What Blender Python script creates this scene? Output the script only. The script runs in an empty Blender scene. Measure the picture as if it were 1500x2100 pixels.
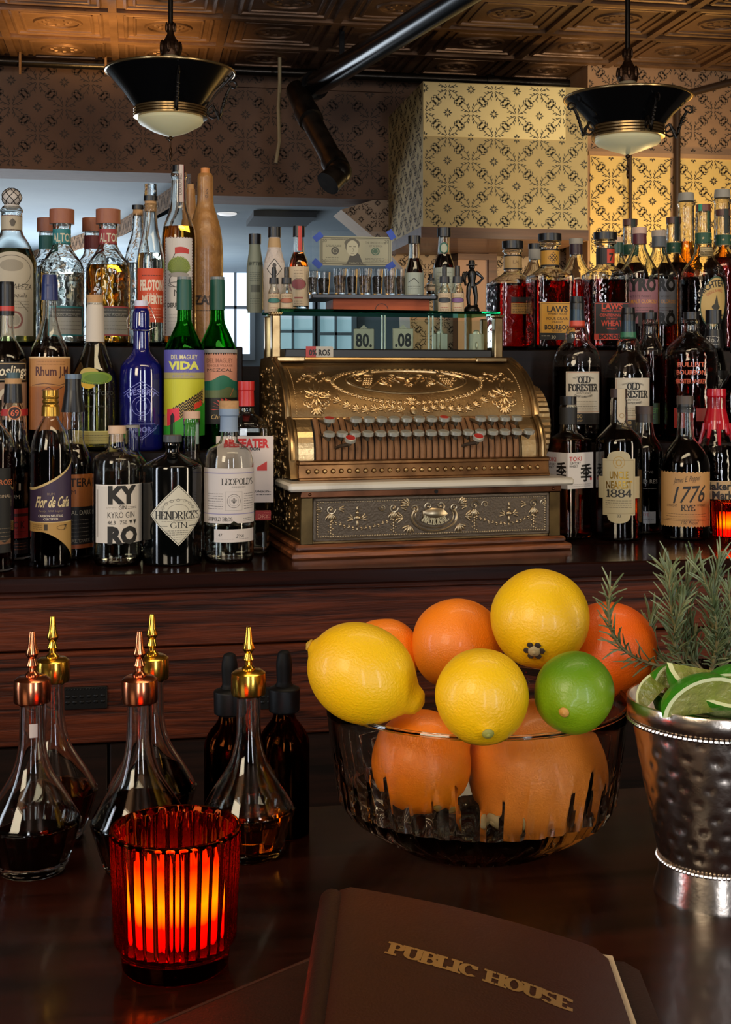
import bpy, math, random
from mathutils import Vector, Matrix
random.seed(7)
PI = math.pi
C = bpy.context.scene.collection
SC = bpy.context.scene
R_ = math.radians

# ---------------------------------------------------------------- camera
F, HC, YAW = 2640.0, 1.42, R_(10)        # focal length in px of the 1500x2100 frame, eye height, turn to the bar
cam_d = bpy.data.cameras.new('camera')
cam = bpy.data.objects.new('camera', cam_d); C.objects.link(cam)
cam.location = (0, 0, HC); cam.rotation_euler = (R_(90), 0, -YAW)
cam_d.sensor_fit = 'VERTICAL'; cam_d.sensor_height = 36; cam_d.lens = F / 2100 * 36
cam_d.shift_y = -280 / 2100; cam_d.clip_start = 0.05; cam_d.clip_end = 60
SC.camera = cam
SC.view_settings.view_transform = 'Standard'; SC.view_settings.look = 'None'
SC.view_settings.exposure = 0.0; SC.view_settings.gamma = 1; SC.view_settings.use_curve_mapping = False
cy = SC.cycles
cy.max_bounces = 14; cy.transmission_bounces = 12; cy.transparent_max_bounces = 12
cy.glossy_bounces = 4; cy.diffuse_bounces = 3; cy.sample_clamp_indirect = 4; cy.sample_clamp_direct = 30
cy.adaptive_threshold = 0.02; cy.use_denoising = True; cy.blur_glossy = 0.5

# ---------------------------------------------------------------- world and lights
w = bpy.data.worlds.new('world'); SC.world = w; w.use_nodes = True
w.node_tree.nodes['Background'].inputs[0].default_value = (0.55, 0.42, 0.32, 1)
w.node_tree.nodes['Background'].inputs[1].default_value = 0.04
def area(name, loc, aim, sx, sy, power, col):
    d = bpy.data.lights.new(name, 'AREA'); d.shape = 'RECTANGLE'; d.size = sx; d.size_y = sy
    d.energy = power; d.color = col
    o = bpy.data.objects.new(name, d); C.objects.link(o); o.location = loc
    o.rotation_euler = (Vector(aim) - Vector(loc)).to_track_quat('-Z', 'Y').to_euler()
    return o
def point(name, loc, power, col, rad=0.05):
    d = bpy.data.lights.new(name, 'POINT'); d.energy = power; d.color = col; d.shadow_soft_size = rad
    o = bpy.data.objects.new(name, d); C.objects.link(o); o.location = loc
    return o
def spot(name, loc, aim, power, col, ang, blend=0.5, rad=0.05):
    d = bpy.data.lights.new(name, 'SPOT'); d.energy = power; d.color = col; d.spot_size = R_(ang); d.spot_blend = blend; d.shadow_soft_size = rad
    o = bpy.data.objects.new(name, d); C.objects.link(o); o.location = loc
    o.rotation_euler = (Vector(aim) - Vector(loc)).to_track_quat('-Z', 'Y').to_euler()
    return o
# windows behind the camera, then added edge and overhead fills
area('window_light_key', (-1.5, -0.7, 2.35), (0.35, 1.5, 1.1), 0.9, 1.1, 42, (1.0, 0.82, 0.58))
area('window_light_tall', (1.55, -2.3, 1.45), (0.6, 2.2, 1.25), 0.32, 2.5, 44, (0.86, 0.92, 1.0))
area('window_light_mid', (-0.35, -2.7, 1.45), (0.3, 2.2, 1.25), 0.30, 2.5, 38, (0.92, 0.94, 1.0))
area('window_light_side', (-2.6, 0.9, 1.5), (0.2, 2.2, 1.2), 0.35, 2.0, 26, (0.80, 0.88, 1.0))  # added side light for edge highlights on the bottles
area('window_light_far_side', (3.0, 0.4, 1.5), (0.9, 2.2, 1.2), 0.30, 2.0, 26, (1.0, 0.84, 0.62))  # added opposite side light for bottle edges, source unseen
area('bar_light', (0.55, 1.25, 2.62), (0.5, 2.2, 1.2), 1.4, 0.25, 9, (1.0, 0.78, 0.50))  # added overhead fill to brighten the register lid and counter tops
# the far room: a mirror reflection, built as real space beyond the bar
area('far_window_light', (-0.9, 9.0, 1.3), (-0.4, 8.2, 2.4), 2.6, 1.0, 88, (0.80, 0.90, 1.0))
point('far_bulb_right', (2.55, 5.3, 1.58), 26, (1.0, 0.68, 0.25), 0.05)
point('far_bulb_behind_bottles', (1.98, 5.2, 1.50), 13, (1.0, 0.70, 0.28), 0.04)
spot('far_uplight', (-0.1, 5.2, 2.0), (-0.15, 5.4, 3.0), 150, (1.0, 0.60, 0.2), 80, 1.0, 0.05)
spot('far_room_wash', (2.05, 3.3, 2.0), (2.0, 5.4, 2.25), 110, (1.0, 0.84, 0.56), 46, 0.9, 0.15)  # added spot to brighten the pier and right wall, source unseen

# ---------------------------------------------------------------- picture-to-place helpers (used once, to survey positions)
CO, SI = math.cos(YAW), math.sin(YAW)
def dep(px, Y):
    return Y / (CO - (px - 750) / F * SI)
def sc_(px, Y):
    return dep(px, Y) / F
def at(px, py, Y):
    d = dep(px, Y); k = (px - 750) / F
    return Vector((d * (k * CO + SI), Y, HC - (py - 770) * d / F))
def atd(px, py, d):
    k = (px - 750) / F
    return Vector((d * (k * CO + SI), d * (CO - k * SI), HC - (py - 770) * d / F))
def onz(px, py, z):
    return atd(px, py, (HC - z) * F / (py - 770))

# ---------------------------------------------------------------- objects
def tag(o, label, cat, group=None, kind=None):
    o['label'] = label; o['category'] = cat
    if group: o['group'] = group
    if kind: o['kind'] = kind
    return o
def thing(name, label, cat, loc=(0, 0, 0), rotz=0, group=None):
    o = bpy.data.objects.new(name, None); C.objects.link(o); o.empty_display_size = 0.02
    o.location = loc; o.rotation_euler = (0, 0, rotz)
    return tag(o, label, cat, group)
class MB:
    def __init__(s): s.v = []; s.f = []; s.m = []
    def add(s, vs, fs, m=0):
        b = len(s.v); s.v += [tuple(v) for v in vs]; s.f += [tuple(b + i for i in f) for f in fs]; s.m += [m] * len(fs); return b
    def box(s, x0, x1, y0, y1, z0, z1, m=0, M=None):
        vs = [Vector((x, y, z)) for z in (z0, z1) for y in (y0, y1) for x in (x0, x1)]
        if M: vs = [M @ v for v in vs]
        s.add(vs, [(0, 2, 3, 1), (4, 5, 7, 6), (0, 1, 5, 4), (2, 6, 7, 3), (0, 4, 6, 2), (1, 3, 7, 5)], m); return s
    def bbox(s, x0, x1, y0, y1, z0, z1, b=0.002, m=0, M=None):   # box with bevelled edges
        vs = []; idx = {}
        for i, x in enumerate((x0, x1)):
            for j, y in enumerate((y0, y1)):
                for k, z in enumerate((z0, z1)):
                    dx, dy, dz = (b if i == 0 else -b), (b if j == 0 else -b), (b if k == 0 else -b)
                    idx[i, j, k] = len(vs); vs += [Vector((x, y + dy, z + dz)), Vector((x + dx, y, z + dz)), Vector((x + dx, y + dy, z))]
        f = []
        for a, ax in enumerate(((1, 2), (0, 2), (0, 1))):
            for e in (0, 1):
                c = []
                for p, q in ((0, 0), (1, 0), (1, 1), (0, 1)):
                    t = [0, 0, 0]; t[a] = e; t[ax[0]] = p; t[ax[1]] = q; c.append(idx[tuple(t)] + a)
                f.append(tuple(c))
        for a in range(3):
            o1, o2 = [q for q in range(3) if q != a]
            for p in (0, 1):
                for q in (0, 1):
                    t0 = [0] * 3; t1 = [0] * 3; t0[a] = 0; t1[a] = 1; t0[o1] = t1[o1] = p; t0[o2] = t1[o2] = q
                    f.append((idx[tuple(t0)] + o1, idx[tuple(t0)] + o2, idx[tuple(t1)] + o2, idx[tuple(t1)] + o1))
        for k in idx: f.append((idx[k], idx[k] + 1, idx[k] + 2))
        if M: vs = [M @ v for v in vs]
        s.add(vs, f, m); return s
    def lathe(s, prof, seg=40, m=0, M=None, shape=None, cap0=True, cap1=True, close=False):
        """prof: [(r,z)] ; shape(i,theta)->(x,y) multiplier of r"""
        vs = []; n = len(prof)
        for i, (r, z) in enumerate(prof):
            for k in range(seg):
                t = 2 * PI * k / seg
                cx, cy_ = shape(i, t) if shape else (math.cos(t), math.sin(t))
                vs.append(Vector((r * cx, r * cy_, z)))
        f = []
        for i in range(n - 1 + (1 if close else 0)):
            a, b = i * seg, ((i + 1) % n) * seg
            for k in range(seg):
                k2 = (k + 1) % seg
                f.append((a + k, a + k2, b + k2, b + k))
        if not close:
            if cap0: f.append(tuple(range(seg))[::-1])
            if cap1: f.append(tuple((n - 1) * seg + k for k in range(seg)))
        if M: vs = [M @ v for v in vs]
        s.add(vs, f, m); return s
    def tube(s, path, rad, seg=8, m=0, caps=True, M=None):
        P = [Vector(p) for p in path]; n = len(P)
        rr = rad if isinstance(rad, (list, tuple)) else [rad] * n
        up = None; vs = []
        for i in range(n):
            t = (P[min(i + 1, n - 1)] - P[max(i - 1, 0)]).normalized()
            if up is None:
                up = t.orthogonal().normalized()
            up = (up - t * up.dot(t))
            up = up.normalized() if up.length > 1e-6 else t.orthogonal().normalized()
            w_ = t.cross(up)
            for k in range(seg):
                a = 2 * PI * k / seg
                vs.append(P[i] + (up * math.cos(a) + w_ * math.sin(a)) * rr[i])
        f = []
        for i in range(n - 1):
            for k in range(seg):
                k2 = (k + 1) % seg
                f.append((i * seg + k, i * seg + k2, (i + 1) * seg + k2, (i + 1) * seg + k))
        if caps: f += [tuple(range(seg))[::-1], tuple((n - 1) * seg + k for k in range(seg))]
        if M: vs = [M @ v for v in vs]
        s.add(vs, f, m); return s
    def ball(s, c, r, m=0, seg=10, rings=6, M=None):
        r3 = r if isinstance(r, (list, tuple)) else (r, r, r)
        vs = [Vector((0, 0, -1))]; f = []
        for i in range(1, rings):
            a = PI * i / rings - PI / 2
            for k in range(seg):
                t = 2 * PI * k / seg; vs.append(Vector((math.cos(a) * math.cos(t), math.cos(a) * math.sin(t), math.sin(a))))
        vs.append(Vector((0, 0, 1))); L = len(vs) - 1
        for k in range(seg):
            k2 = (k + 1) % seg
            f.append((0, 1 + k2, 1 + k)); f.append((L, L - seg + k, L - seg + k2))
            for i in range(rings - 2):
                a = 1 + i * seg; f.append((a + k, a + k2, a + seg + k2, a + seg + k))
        vs = [Vector((v.x * r3[0], v.y * r3[1], v.z * r3[2])) for v in vs]
        vs = [(M @ v) if M else v for v in vs]
        vs = [v + Vector(c) for v in vs]
        s.add(vs, f, m); return s
    def build(s, name, mats, parent=None, smooth=True, angle=38, loc=None, rotz=None):
        me = bpy.data.meshes.new(name); me.from_pydata(s.v, [], s.f)
        if not isinstance(mats, (list, tuple)): mats = [mats]
        for m_ in mats: me.materials.append(m_)
        me.polygons.foreach_set('material_index', s.m)
        if smooth:
            me.polygons.foreach_set('use_smooth', [True] * len(s.f))
            me.set_sharp_from_angle(angle=R_(angle))
        me.update()
        o = bpy.data.objects.new(name, me); C.objects.link(o)
        if parent: o.parent = parent
        if loc is not None: o.location = loc
        if rotz is not None: o.rotation_euler = (0, 0, rotz)
        return o
def struct(o):
    o['kind'] = 'structure'; return o
def copy_tree(o, parent=None):
    c = o.copy(); C.objects.link(c)
    if parent: c.parent = parent
    for ch in list(o.children): copy_tree(ch, c)
    return c
def fillet(pts, n=4):
    """pts [(a,b,f)] -> [(a,b)] with rounded corners"""
    out = []; N = len(pts)
    for i, p in enumerate(pts):
        f = p[2] if len(p) > 2 else 0
        if i in (0, N - 1) or f <= 0: out.append((p[0], p[1])); continue
        A = Vector(pts[i - 1][:2]); B = Vector(p[:2]); D = Vector(pts[i + 1][:2])
        la, lb = (A - B).length, (D - B).length
        if la < 1e-9 or lb < 1e-9: out.append((p[0], p[1])); continue
        t = min(f, la * 0.48, lb * 0.48); a = B + (A - B) * t / la; b = B + (D - B) * t / lb
        for k in range(n + 1):
            u = k / n; q = a * (1 - u) ** 2 + B * 2 * u * (1 - u) + b * u * u; out.append((q.x, q.y))
    return out

# ---------------------------------------------------------------- materials
def hx(h):
    h = h.lstrip('#'); c = [int(h[i:i + 2], 16) / 255 for i in (0, 2, 4)]
    return tuple((x / 12.92 if x <= 0.04045 else ((x + 0.055) / 1.055) ** 2.4) for x in c) + (1,)
_M = {}
def mat(name, col, rough=0.5, metal=0.0, coat=0.0, spec=0.5, bump=None, var=None, emis=None, es=0, trans=0, sss=0):
    if name in _M: return _M[name]
    m = bpy.data.materials.new(name); m.use_nodes = True; nt = m.node_tree; p = nt.nodes['Principled BSDF']
    c = hx(col) if isinstance(col, str) else tuple(col) + (1,)
    p.inputs['Base Color'].default_value = c; p.inputs['Roughness'].default_value = rough
    p.inputs['Metallic'].default_value = metal; p.inputs['Coat Weight'].default_value = coat
    p.inputs['Specular IOR Level'].default_value = spec; p.inputs['Coat Roughness'].default_value = 0.1
    p.inputs['Transmission Weight'].default_value = trans
    if sss: p.inputs['Subsurface Weight'].default_value = sss; p.inputs['Subsurface Radius'].default_value = (0.01, 0.005, 0.002)
    if emis: p.inputs['Emission Color'].default_value = hx(emis) if isinstance(emis, str) else tuple(emis) + (1,); p.inputs['Emission Strength'].default_value = es
    tc = nt.nodes.new('ShaderNodeTexCoord')
    if bump:
        sc, st = bump[:2]; n = nt.nodes.new('ShaderNodeTexNoise' if len(bump) < 3 or bump[2] == 'n' else 'ShaderNodeTexVoronoi')
        n.inputs['Scale'].default_value = sc
        if 'Detail' in n.inputs: n.inputs['Detail'].default_value = 4
        b = nt.nodes.new('ShaderNodeBump'); b.inputs['Strength'].default_value = st; b.inputs['Distance'].default_value = 0.01 if len(bump) < 4 else bump[3]
        nt.links.new(tc.outputs['Object'], n.inputs['Vector']); nt.links.new(n.outputs[0], b.inputs['Height']); nt.links.new(b.outputs[0], p.inputs['Normal'])
    if var:
        sc, c2, lo, hi = var; n = nt.nodes.new('ShaderNodeTexNoise'); n.inputs['Scale'].default_value = sc; n.inputs['Detail'].default_value = 6
        r = nt.nodes.new('ShaderNodeMapRange'); r.inputs[1].default_value = lo; r.inputs[2].default_value = hi
        x = nt.nodes.new('ShaderNodeMix'); x.data_type = 'RGBA'; x.inputs[6].default_value = c; x.inputs[7].default_value = hx(c2)
        nt.links.new(tc.outputs['Object'], n.inputs['Vector']); nt.links.new(n.outputs[0], r.inputs[0]); nt.links.new(r.outputs[0], x.inputs[0]); nt.links.new(x.outputs[2], p.inputs['Base Color'])
    _M[name] = m; return m
def glass(name, col, ior=1.45, rough=0.0, bump=None):
    if name in _M: return _M[name]
    m = bpy.data.materials.new(name); m.use_nodes = True; nt = m.node_tree; nt.nodes.clear()
    o = nt.nodes.new('ShaderNodeOutputMaterial'); g = nt.nodes.new('ShaderNodeBsdfGlass')
    g.inputs['Color'].default_value = hx(col) if isinstance(col, str) else tuple(col) + (1,)
    g.inputs['IOR'].default_value = ior; g.inputs['Roughness'].default_value = rough
    if bump:
        tc = nt.nodes.new('ShaderNodeTexCoord'); n = nt.nodes.new('ShaderNodeTexNoise'); n.inputs['Scale'].default_value = bump[0]; n.inputs['Detail'].default_value = 1.5
        b = nt.nodes.new('ShaderNodeBump'); b.inputs['Strength'].default_value = bump[1]; b.inputs['Distance'].default_value = 0.01
        nt.links.new(tc.outputs['Object'], n.inputs['Vector']); nt.links.new(n.outputs[0], b.inputs['Height']); nt.links.new(b.outputs[0], g.inputs['Normal'])
    nt.links.new(g.outputs[0], o.inputs[0]); _M[name] = m; return m
def thin_glass(name, col=(1, 1, 1), refl=1.0, rough=0.02):
    """window-pane glass: straight-through transparency plus a Fresnel reflection"""
    if name in _M: return _M[name]
    m = bpy.data.materials.new(name); m.use_nodes = True; nt = m.node_tree; nt.nodes.clear()
    o = nt.nodes.new('ShaderNodeOutputMaterial'); t = nt.nodes.new('ShaderNodeBsdfTransparent'); g = nt.nodes.new('ShaderNodeBsdfGlossy')
    t.inputs[0].default_value = tuple(col) + (1,); g.inputs['Roughness'].default_value = rough
    fr = nt.nodes.new('ShaderNodeFresnel'); fr.inputs[0].default_value = 1.45 * refl; x = nt.nodes.new('ShaderNodeMixShader')
    nt.links.new(fr.outputs[0], x.inputs[0]); nt.links.new(t.outputs[0], x.inputs[1]); nt.links.new(g.outputs[0], x.inputs[2]); nt.links.new(x.outputs[0], o.inputs[0])
    _M[name] = m; return m
def wood(name, c1, c2, scale=(3, 60, 60), rough=0.35, bump=0.25, coat=0.2, dist=3.0):
    if name in _M: return _M[name]
    m = mat(name, c1, rough, coat=coat); nt = m.node_tree; p = nt.nodes['Principled BSDF']
    tc = nt.nodes.new('ShaderNodeTexCoord'); mp = nt.nodes.new('ShaderNodeMapping'); mp.inputs['Scale'].default_value = scale
    n = nt.nodes.new('ShaderNodeTexNoise'); n.inputs['Scale'].default_value = 1.0; n.inputs['Detail'].default_value = 8; n.inputs['Roughness'].default_value = 0.65; n.inputs['Distortion'].default_value = dist * 0.1
    cr = nt.nodes.new('ShaderNodeValToRGB'); cr.color_ramp.elements[0].position = 0.38; cr.color_ramp.elements[1].position = 0.62
    cr.color_ramp.elements[0].color = hx(c2); cr.color_ramp.elements[1].color = hx(c1)
    b = nt.nodes.new('ShaderNodeBump'); b.inputs['Strength'].default_value = bump; b.inputs['Distance'].default_value = 0.002
    nt.links.new(tc.outputs['Object'], mp.inputs[0]); nt.links.new(mp.outputs[0], n.inputs['Vector']); nt.links.new(n.outputs[0], cr.inputs[0])
    nt.links.new(cr.outputs[0], p.inputs['Base Color']); nt.links.new(n.outputs[0], b.inputs['Height']); nt.links.new(b.outputs[0], p.inputs['Normal'])
    return m
def ink(col, rough=0.55, metal=0.0):
    return mat('ink_' + col.strip('#') + ('_foil' if metal else ''), col, rough, metal)

# ---------------------------------------------------------------- flat drawing: labels, lettering, printed patterns
_T = {}
def font_polys(s, bold=0.0):
    k = (s, bold)
    if k not in _T:
        c = bpy.data.curves.new('lettering', 'FONT'); c.body = s; c.resolution_u = 2; c.offset = bold
        o = bpy.data.objects.new('lettering', c); me = o.to_mesh()
        vs = [(v.co.x, v.co.y) for v in me.vertices]; fs = [tuple(p.vertices) for p in me.polygons]
        o.to_mesh_clear(); bpy.data.objects.remove(o); bpy.data.curves.remove(c)
        _T[k] = (vs, fs, max([v[0] for v in vs] or [0]))
    return _T[k]
# slab/serif stroke letters on a 1-high grid: (width, strokes); '!' after a stroke: no serifs
def _arc(cx, cy_, rx, ry, a0, a1, n=12):
    return [(cx + rx * math.cos(R_(a0 + (a1 - a0) * i / n)), cy_ + ry * math.sin(R_(a0 + (a1 - a0) * i / n))) for i in range(n + 1)]
G = {
 'A': (.78, [([(.06, 0), (.39, 1)], 1), ([(.39, 1), (.72, 0)], 1), ([(.17, .35), (.61, .35)], 0)]),
 'B': (.66, [([(.12, 0), (.12, 1)], 1), ([(.05, 1)] + _arc(.33, .76, .22, .24, 90, -90) + [(.1, .52)], 0), ([(.1, .52)] + _arc(.35, .26, .25, .26, 90, -90) + [(.05, 0)], 0)]),
 'C': (.68, [(_arc(.38, .5, .3, .5, 48, 312, 18), 0), ([(.6, .72), (.6, 1)], 0)]),
 'D': (.74, [([(.12, 0), (.12, 1)], 1), ([(.05, 1), (.3, 1)] + _arc(.3, .5, .36, .5, 90, -90) + [(.05, 0)], 0)]),
 'E': (.62, [([(.12, 0), (.12, 1)], 1), ([(.05, 1), (.54, 1), (.54, .8)], 0), ([(.12, .5), (.42, .5)], 0), ([(.05, 0), (.56, 0), (.56, .22)], 0)]),
 'F': (.6, [([(.12, 0), (.12, 1)], 1), ([(.05, 1), (.54, 1), (.54, .78)], 0), ([(.12, .5), (.42, .5)], 0)]),
 'G': (.74, [(_arc(.38, .5, .3, .5, 48, 330, 18), 0), ([(.62, .05), (.62, .42)], 0), ([(.45, .42), (.72, .42)], 0)]),
 'H': (.8, [([(.14, 0), (.14, 1)], 1), ([(.66, 0), (.66, 1)], 1), ([(.14, .5), (.66, .5)], 0)]),
 'I': (.34, [([(.17, 0), (.17, 1)], 1)]),
 'J': (.5, [([(.34, 1), (.34, .2)] + _arc(.2, .2, .14, .2, 0, -150, 8), 0), ([(.2, 1), (.46, 1)], 0)]),
 'K': (.74, [([(.12, 0), (.12, 1)], 1), ([(.6, 1), (.16, .42)], 1), ([(.3, .58), (.64, 0)], 1)]),
 'L': (.6, [([(.12, 0), (.12, 1)], 1), ([(.05, 0), (.54, 0), (.54, .24)], 0)]),
 'M': (.92, [([(.1, 0), (.14, 1)], 1), ([(.14, 1), (.46, .1)], 0), ([(.46, .1), (.78, 1)], 0), ([(.78, 1), (.82, 0)], 1)]),
 'N': (.8, [([(.12, 0), (.12, 1)], 1), ([(.12, 1), (.68, 0)], 0), ([(.68, 0), (.68, 1)], 1)]),
 'O': (.76, [(_arc(.38, .5, .3, .5, 0, 360, 24), 0)]),
 'P': (.62, [([(.12, 0), (.12, 1)], 1), ([(.05, 1), (.3, 1)] + _arc(.3, .74, .24, .26, 90, -90) + [(.12, .48)], 0)]),
 'R': (.74, [([(.12, 0), (.12, 1)], 1), ([(.05, 1), (.3, 1)] + _arc(.3, .75, .24, .25, 90, -90) + [(.12, .5)], 0), ([(.32, .5), (.64, 0)], 1)]),
 'S': (.58, [(_arc(.28, .74, .2, .25, 40, 225, 10) + [(.28, .52)] + _arc(.28, .26, .22, .26, 60, -150, 12), 0)]),
 'T': (.7, [([(.35, 0), (.35, 1)], 1), ([(.05, .78), (.05, 1), (.65, 1), (.65, .78)], 0)]),
 'U': (.78, [([(.14, 1), (.14, .3)] + _arc(.39, .3, .25, .3, 180, 360, 12) + [(.64, 1)], 1)]),
 'V': (.74, [([(.06, 1), (.37, 0)], 1), ([(.37, 0), (.68, 1)], 1)]),
 'W': (1.0, [([(.05, 1), (.27, 0)], 1), ([(.27, 0), (.5, .9)], 0), ([(.5, .9), (.73, 0)], 0), ([(.73, 0), (.95, 1)], 1)]),
 'Y': (.72, [([(.06, 1), (.36, .45)], 1), ([(.66, 1), (.36, .45)], 1), ([(.36, .45), (.36, 0)], 1)]),
 '0': (.6, [(_arc(.3, .5, .21, .5, 0, 360, 20), 0)]),
 '1': (.4, [([(.1, .8), (.22, 1), (.22, 0)], 0), ([(.06, 0), (.38, 0)], 0)]),
 '3': (.58, [(_arc(.27, .75, .2, .25, 150, -90, 10) + _arc(.27, .25, .22, .25, 90, -150, 12), 0)]),
 '4': (.6, [([(.42, 0), (.42, 1), (.05, .3), (.56, .3)], 0)]),
 '6': (.6, [([(.48, .95), (.2, .7)] + _arc(.3, .28, .22, .28, 160, 520, 18), 0)]),
 '7': (.56, [([(.05, .8), (.05, 1), (.52, 1), (.2, 0)], 0)]),
 '8': (.6, [(_arc(.3, .74, .19, .25, -90, 270, 16), 0), (_arc(.3, .25, .23, .26, 90, 450, 18), 0)]),
 "'": (.22, [([(.1, 1), (.1, .72)], 0)]), '.': (.24, [([(.12, 0), (.12, .1)], 0)]), ' ': (.4, []), '-': (.4, [([(.06, .5), (.34, .5)], 0)]),
 'a': (.54, [(_arc(.24, .24, .18, .24, 0, 360, 14), 0), ([(.43, .5), (.43, 0)], 1)]),
 'k': (.58, [([(.12, 0), (.12, .9)], 1), ([(.46, .5), (.14, .22)], 1), ([(.24, .32), (.5, 0)], 1)]),
}
class Draw:
    """polygons in px units: u to the right, v downwards"""
    def __init__(s): s.P = []
    def poly(s, pts, m, L=1): s.P.append((list(pts), m, L))
    def rect(s, u0, u1, v0, v1, m, L=1): s.P.append(([(u0, v0), (u1, v0), (u1, v1), (u0, v1)], m, L))
    def rrect(s, u0, u1, v0, v1, r, m, L=1):
        pts = []
        for cu, cv, a in ((u1 - r, v0 + r, -90), (u1 - r, v1 - r, 0), (u0 + r, v1 - r, 90), (u0 + r, v0 + r, 180)):
            pts += [(cu + r * math.cos(R_(a + q)), cv + r * math.sin(R_(a + q))) for q in (0, 30, 60, 90)]
        s.P.append((pts, m, L))
    def frame(s, u0, u1, v0, v1, t, m, L=1):
        s.rect(u0, u1, v0, v0 + t, m, L); s.rect(u0, u1, v1 - t, v1, m, L); s.rect(u0, u0 + t, v0, v1, m, L); s.rect(u1 - t, u1, v0, v1, m, L)
    def ell(s, u, v, a, b, m, L=1, n=28, rot=0):
        c, q = math.cos(rot), math.sin(rot)
        s.P.append(([(u + a * math.cos(t) * c - b * math.sin(t) * q, v + a * math.cos(t) * q + b * math.sin(t) * c) for t in [2 * PI * i / n for i in range(n)]], m, L))
    def ring(s, u, v, a, b, t, m, L=1, n=32, rot=0):
        p = lambda i, d: (u + (a - d) * math.cos(2 * PI * i / n) * math.cos(rot) - (b - d) * math.sin(2 * PI * i / n) * math.sin(rot), v + (a - d) * math.cos(2 * PI * i / n) * math.sin(rot) + (b - d) * math.sin(2 * PI * i / n) * math.cos(rot))
        for i in range(n): s.P.append(([p(i, 0), p(i + 1, 0), p(i + 1, t), p(i, t)], m, L))
    def band(s, u0, u1, top, bot, m, L=1, n=16):
        for i in range(n):
            a, b = u0 + (u1 - u0) * i / n, u0 + (u1 - u0) * (i + 1) / n
            s.P.append(([(a, top(a)), (b, top(b)), (b, bot(b)), (a, bot(a))], m, L))
    def line(s, pts, w1, m, L=1, w2=None):
        w2 = w1 if w2 is None else w2          # w1: width across for vertical strokes, w2: for horizontal ones
        for (a, b), (c, d) in zip(pts, pts[1:]):
            du, dv = c - a, d - b; l = math.hypot(du, dv)
            if l < 1e-9: continue
            nu, nv = -dv / l * w1 / 2, du / l * w2 / 2; eu, ev = du / l * w2 * .2, dv / l * w2 * .2
            s.P.append(([(a + nu - eu, b + nv - ev), (c + nu + eu, d + nv + ev), (c - nu + eu, d - nv + ev), (a - nu - eu, b - nv - ev)], m, L))
    def taper(s, pts, w, m, L=1):
        n = len(pts) - 1
        for i in range(n):
            (a, b), (c, d) = pts[i], pts[i + 1]; du, dv = c - a, d - b; l = math.hypot(du, dv) or 1
            p, q = w * (1 - i / n) / 2, w * (1 - (i + 1) / n) / 2; nu, nv = -dv / l, du / l
            s.P.append(([(a + nu * p, b + nv * p), (c + nu * q, d + nv * q), (c - nu * q, d - nv * q), (a - nu * p, b - nv * p)], m, L))
    def text(s, t, u, v, h, m, width=None, al='c', sh=0, bold=0.0, rot=0, L=2, arc=0):
        """v: baseline; h: capital height; width: total width"""
        vs, fs, W = font_polys(t, bold); k = h / 0.70; kx = (width / W) if width else k
        off = {'c': -W / 2, 'l': 0, 'r': -W}[al]; c, q = math.cos(rot), math.sin(rot)
        def T(p):
            x = (p[0] + off) * kx + p[1] * k * sh; y = -p[1] * k
            if arc: a = x / arc; x, y = (arc + -y) * math.sin(a), arc - (arc - y) * math.cos(a)
            return (u + x * c - y * q, v + x * q + y * c)
        for f in fs: s.P.append(([T(vs[i]) for i in f], m, L))
    def serif(s, t, u, v, h, m, width=None, al='c', thick=.15, thin=.06, sh=0, rot=0, L=2, arc=0, slab=.2):
        W = sum(G[ch][0] for ch in t); kx = (width / W) if width else h
        x = {'c': -W / 2, 'l': 0, 'r': -W}[al]; c, q = math.cos(rot), math.sin(rot); D = Draw()
        for ch in t:
            gw, st = G[ch]
            for pts, sf in st:
                pp = [((x + a) * kx / h, b) for a, b in pts]
                D.line(pp, thick, m, L, thin)
                if sf:
                    for e in (pp[0], pp[-1]):
                        if e[1] in (0, 1): D.line([(e[0] - slab * .8 * kx / h, e[1]), (e[0] + slab * .8 * kx / h, e[1])], thin, m, L, thin * 1.3)
            x += gw
        def T(p):
            X = p[0] * h + p[1] * h * sh; Y = -p[1] * h
            if arc: a = X / arc; X, Y = (arc - Y) * math.sin(a), arc - (arc - Y) * math.cos(a)
            return (u + X * c - Y * q, v + X * q + Y * c)
        for P, mm, LL in D.P: s.P.append(([T(p) for p in P], mm, LL))
    def lines(s, u0, u1, v, n, dv, m, h=1.0, L=2, seed=1):
        r = random.Random(seed)
        for i in range(n):
            u = u0
            while u < u1:
                w_ = min(r.uniform(2, 7), u1 - u); s.rect(u, u + w_, v + i * dv, v + i * dv + h, m, L); u += w_ + 1.2
    def xf(s, fn):
        s.P = [([fn(*p) for p in P], m, L) for P, m, L in s.P]; return s
    def merge(s, o): s.P += o.P; return s
    def mb(s, mp, step=None):
        """mp(u,v,L)->Vector. step: cut polygons in strips of that width"""
        mats = []; B = MB()
        for P, m, L in s.P:
            if m not in mats: mats.append(m)
            mi = mats.index(m); us = [p[0] for p in P]
            if step and max(us) - min(us) > step * 1.2:
                n = int((max(us) - min(us)) / step) + 1; a0 = min(us); da = (max(us) - a0) / n
                for i in range(n):
                    Q = _clip(_clip(P, a0 + i * da, 1), a0 + (i + 1) * da, -1)
                    if len(Q) > 2: B.add([mp(u, v, L) for u, v in Q], [tuple(range(len(Q)))[::-1]], mi)
            else: B.add([mp(u, v, L) for u, v in P], [tuple(range(len(P)))[::-1]], mi)
        return B, mats
def _clip(P, a, sgn):
    out = []
    for i in range(len(P)):
        p, q = P[i], P[(i + 1) % len(P)]; ip, iq = (p[0] - a) * sgn >= 0, (q[0] - a) * sgn >= 0
        if ip: out.append(p)
        if ip != iq: t = (a - p[0]) / (q[0] - p[0]); out.append((a, p[1] + (q[1] - p[1]) * t))
    return out

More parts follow.
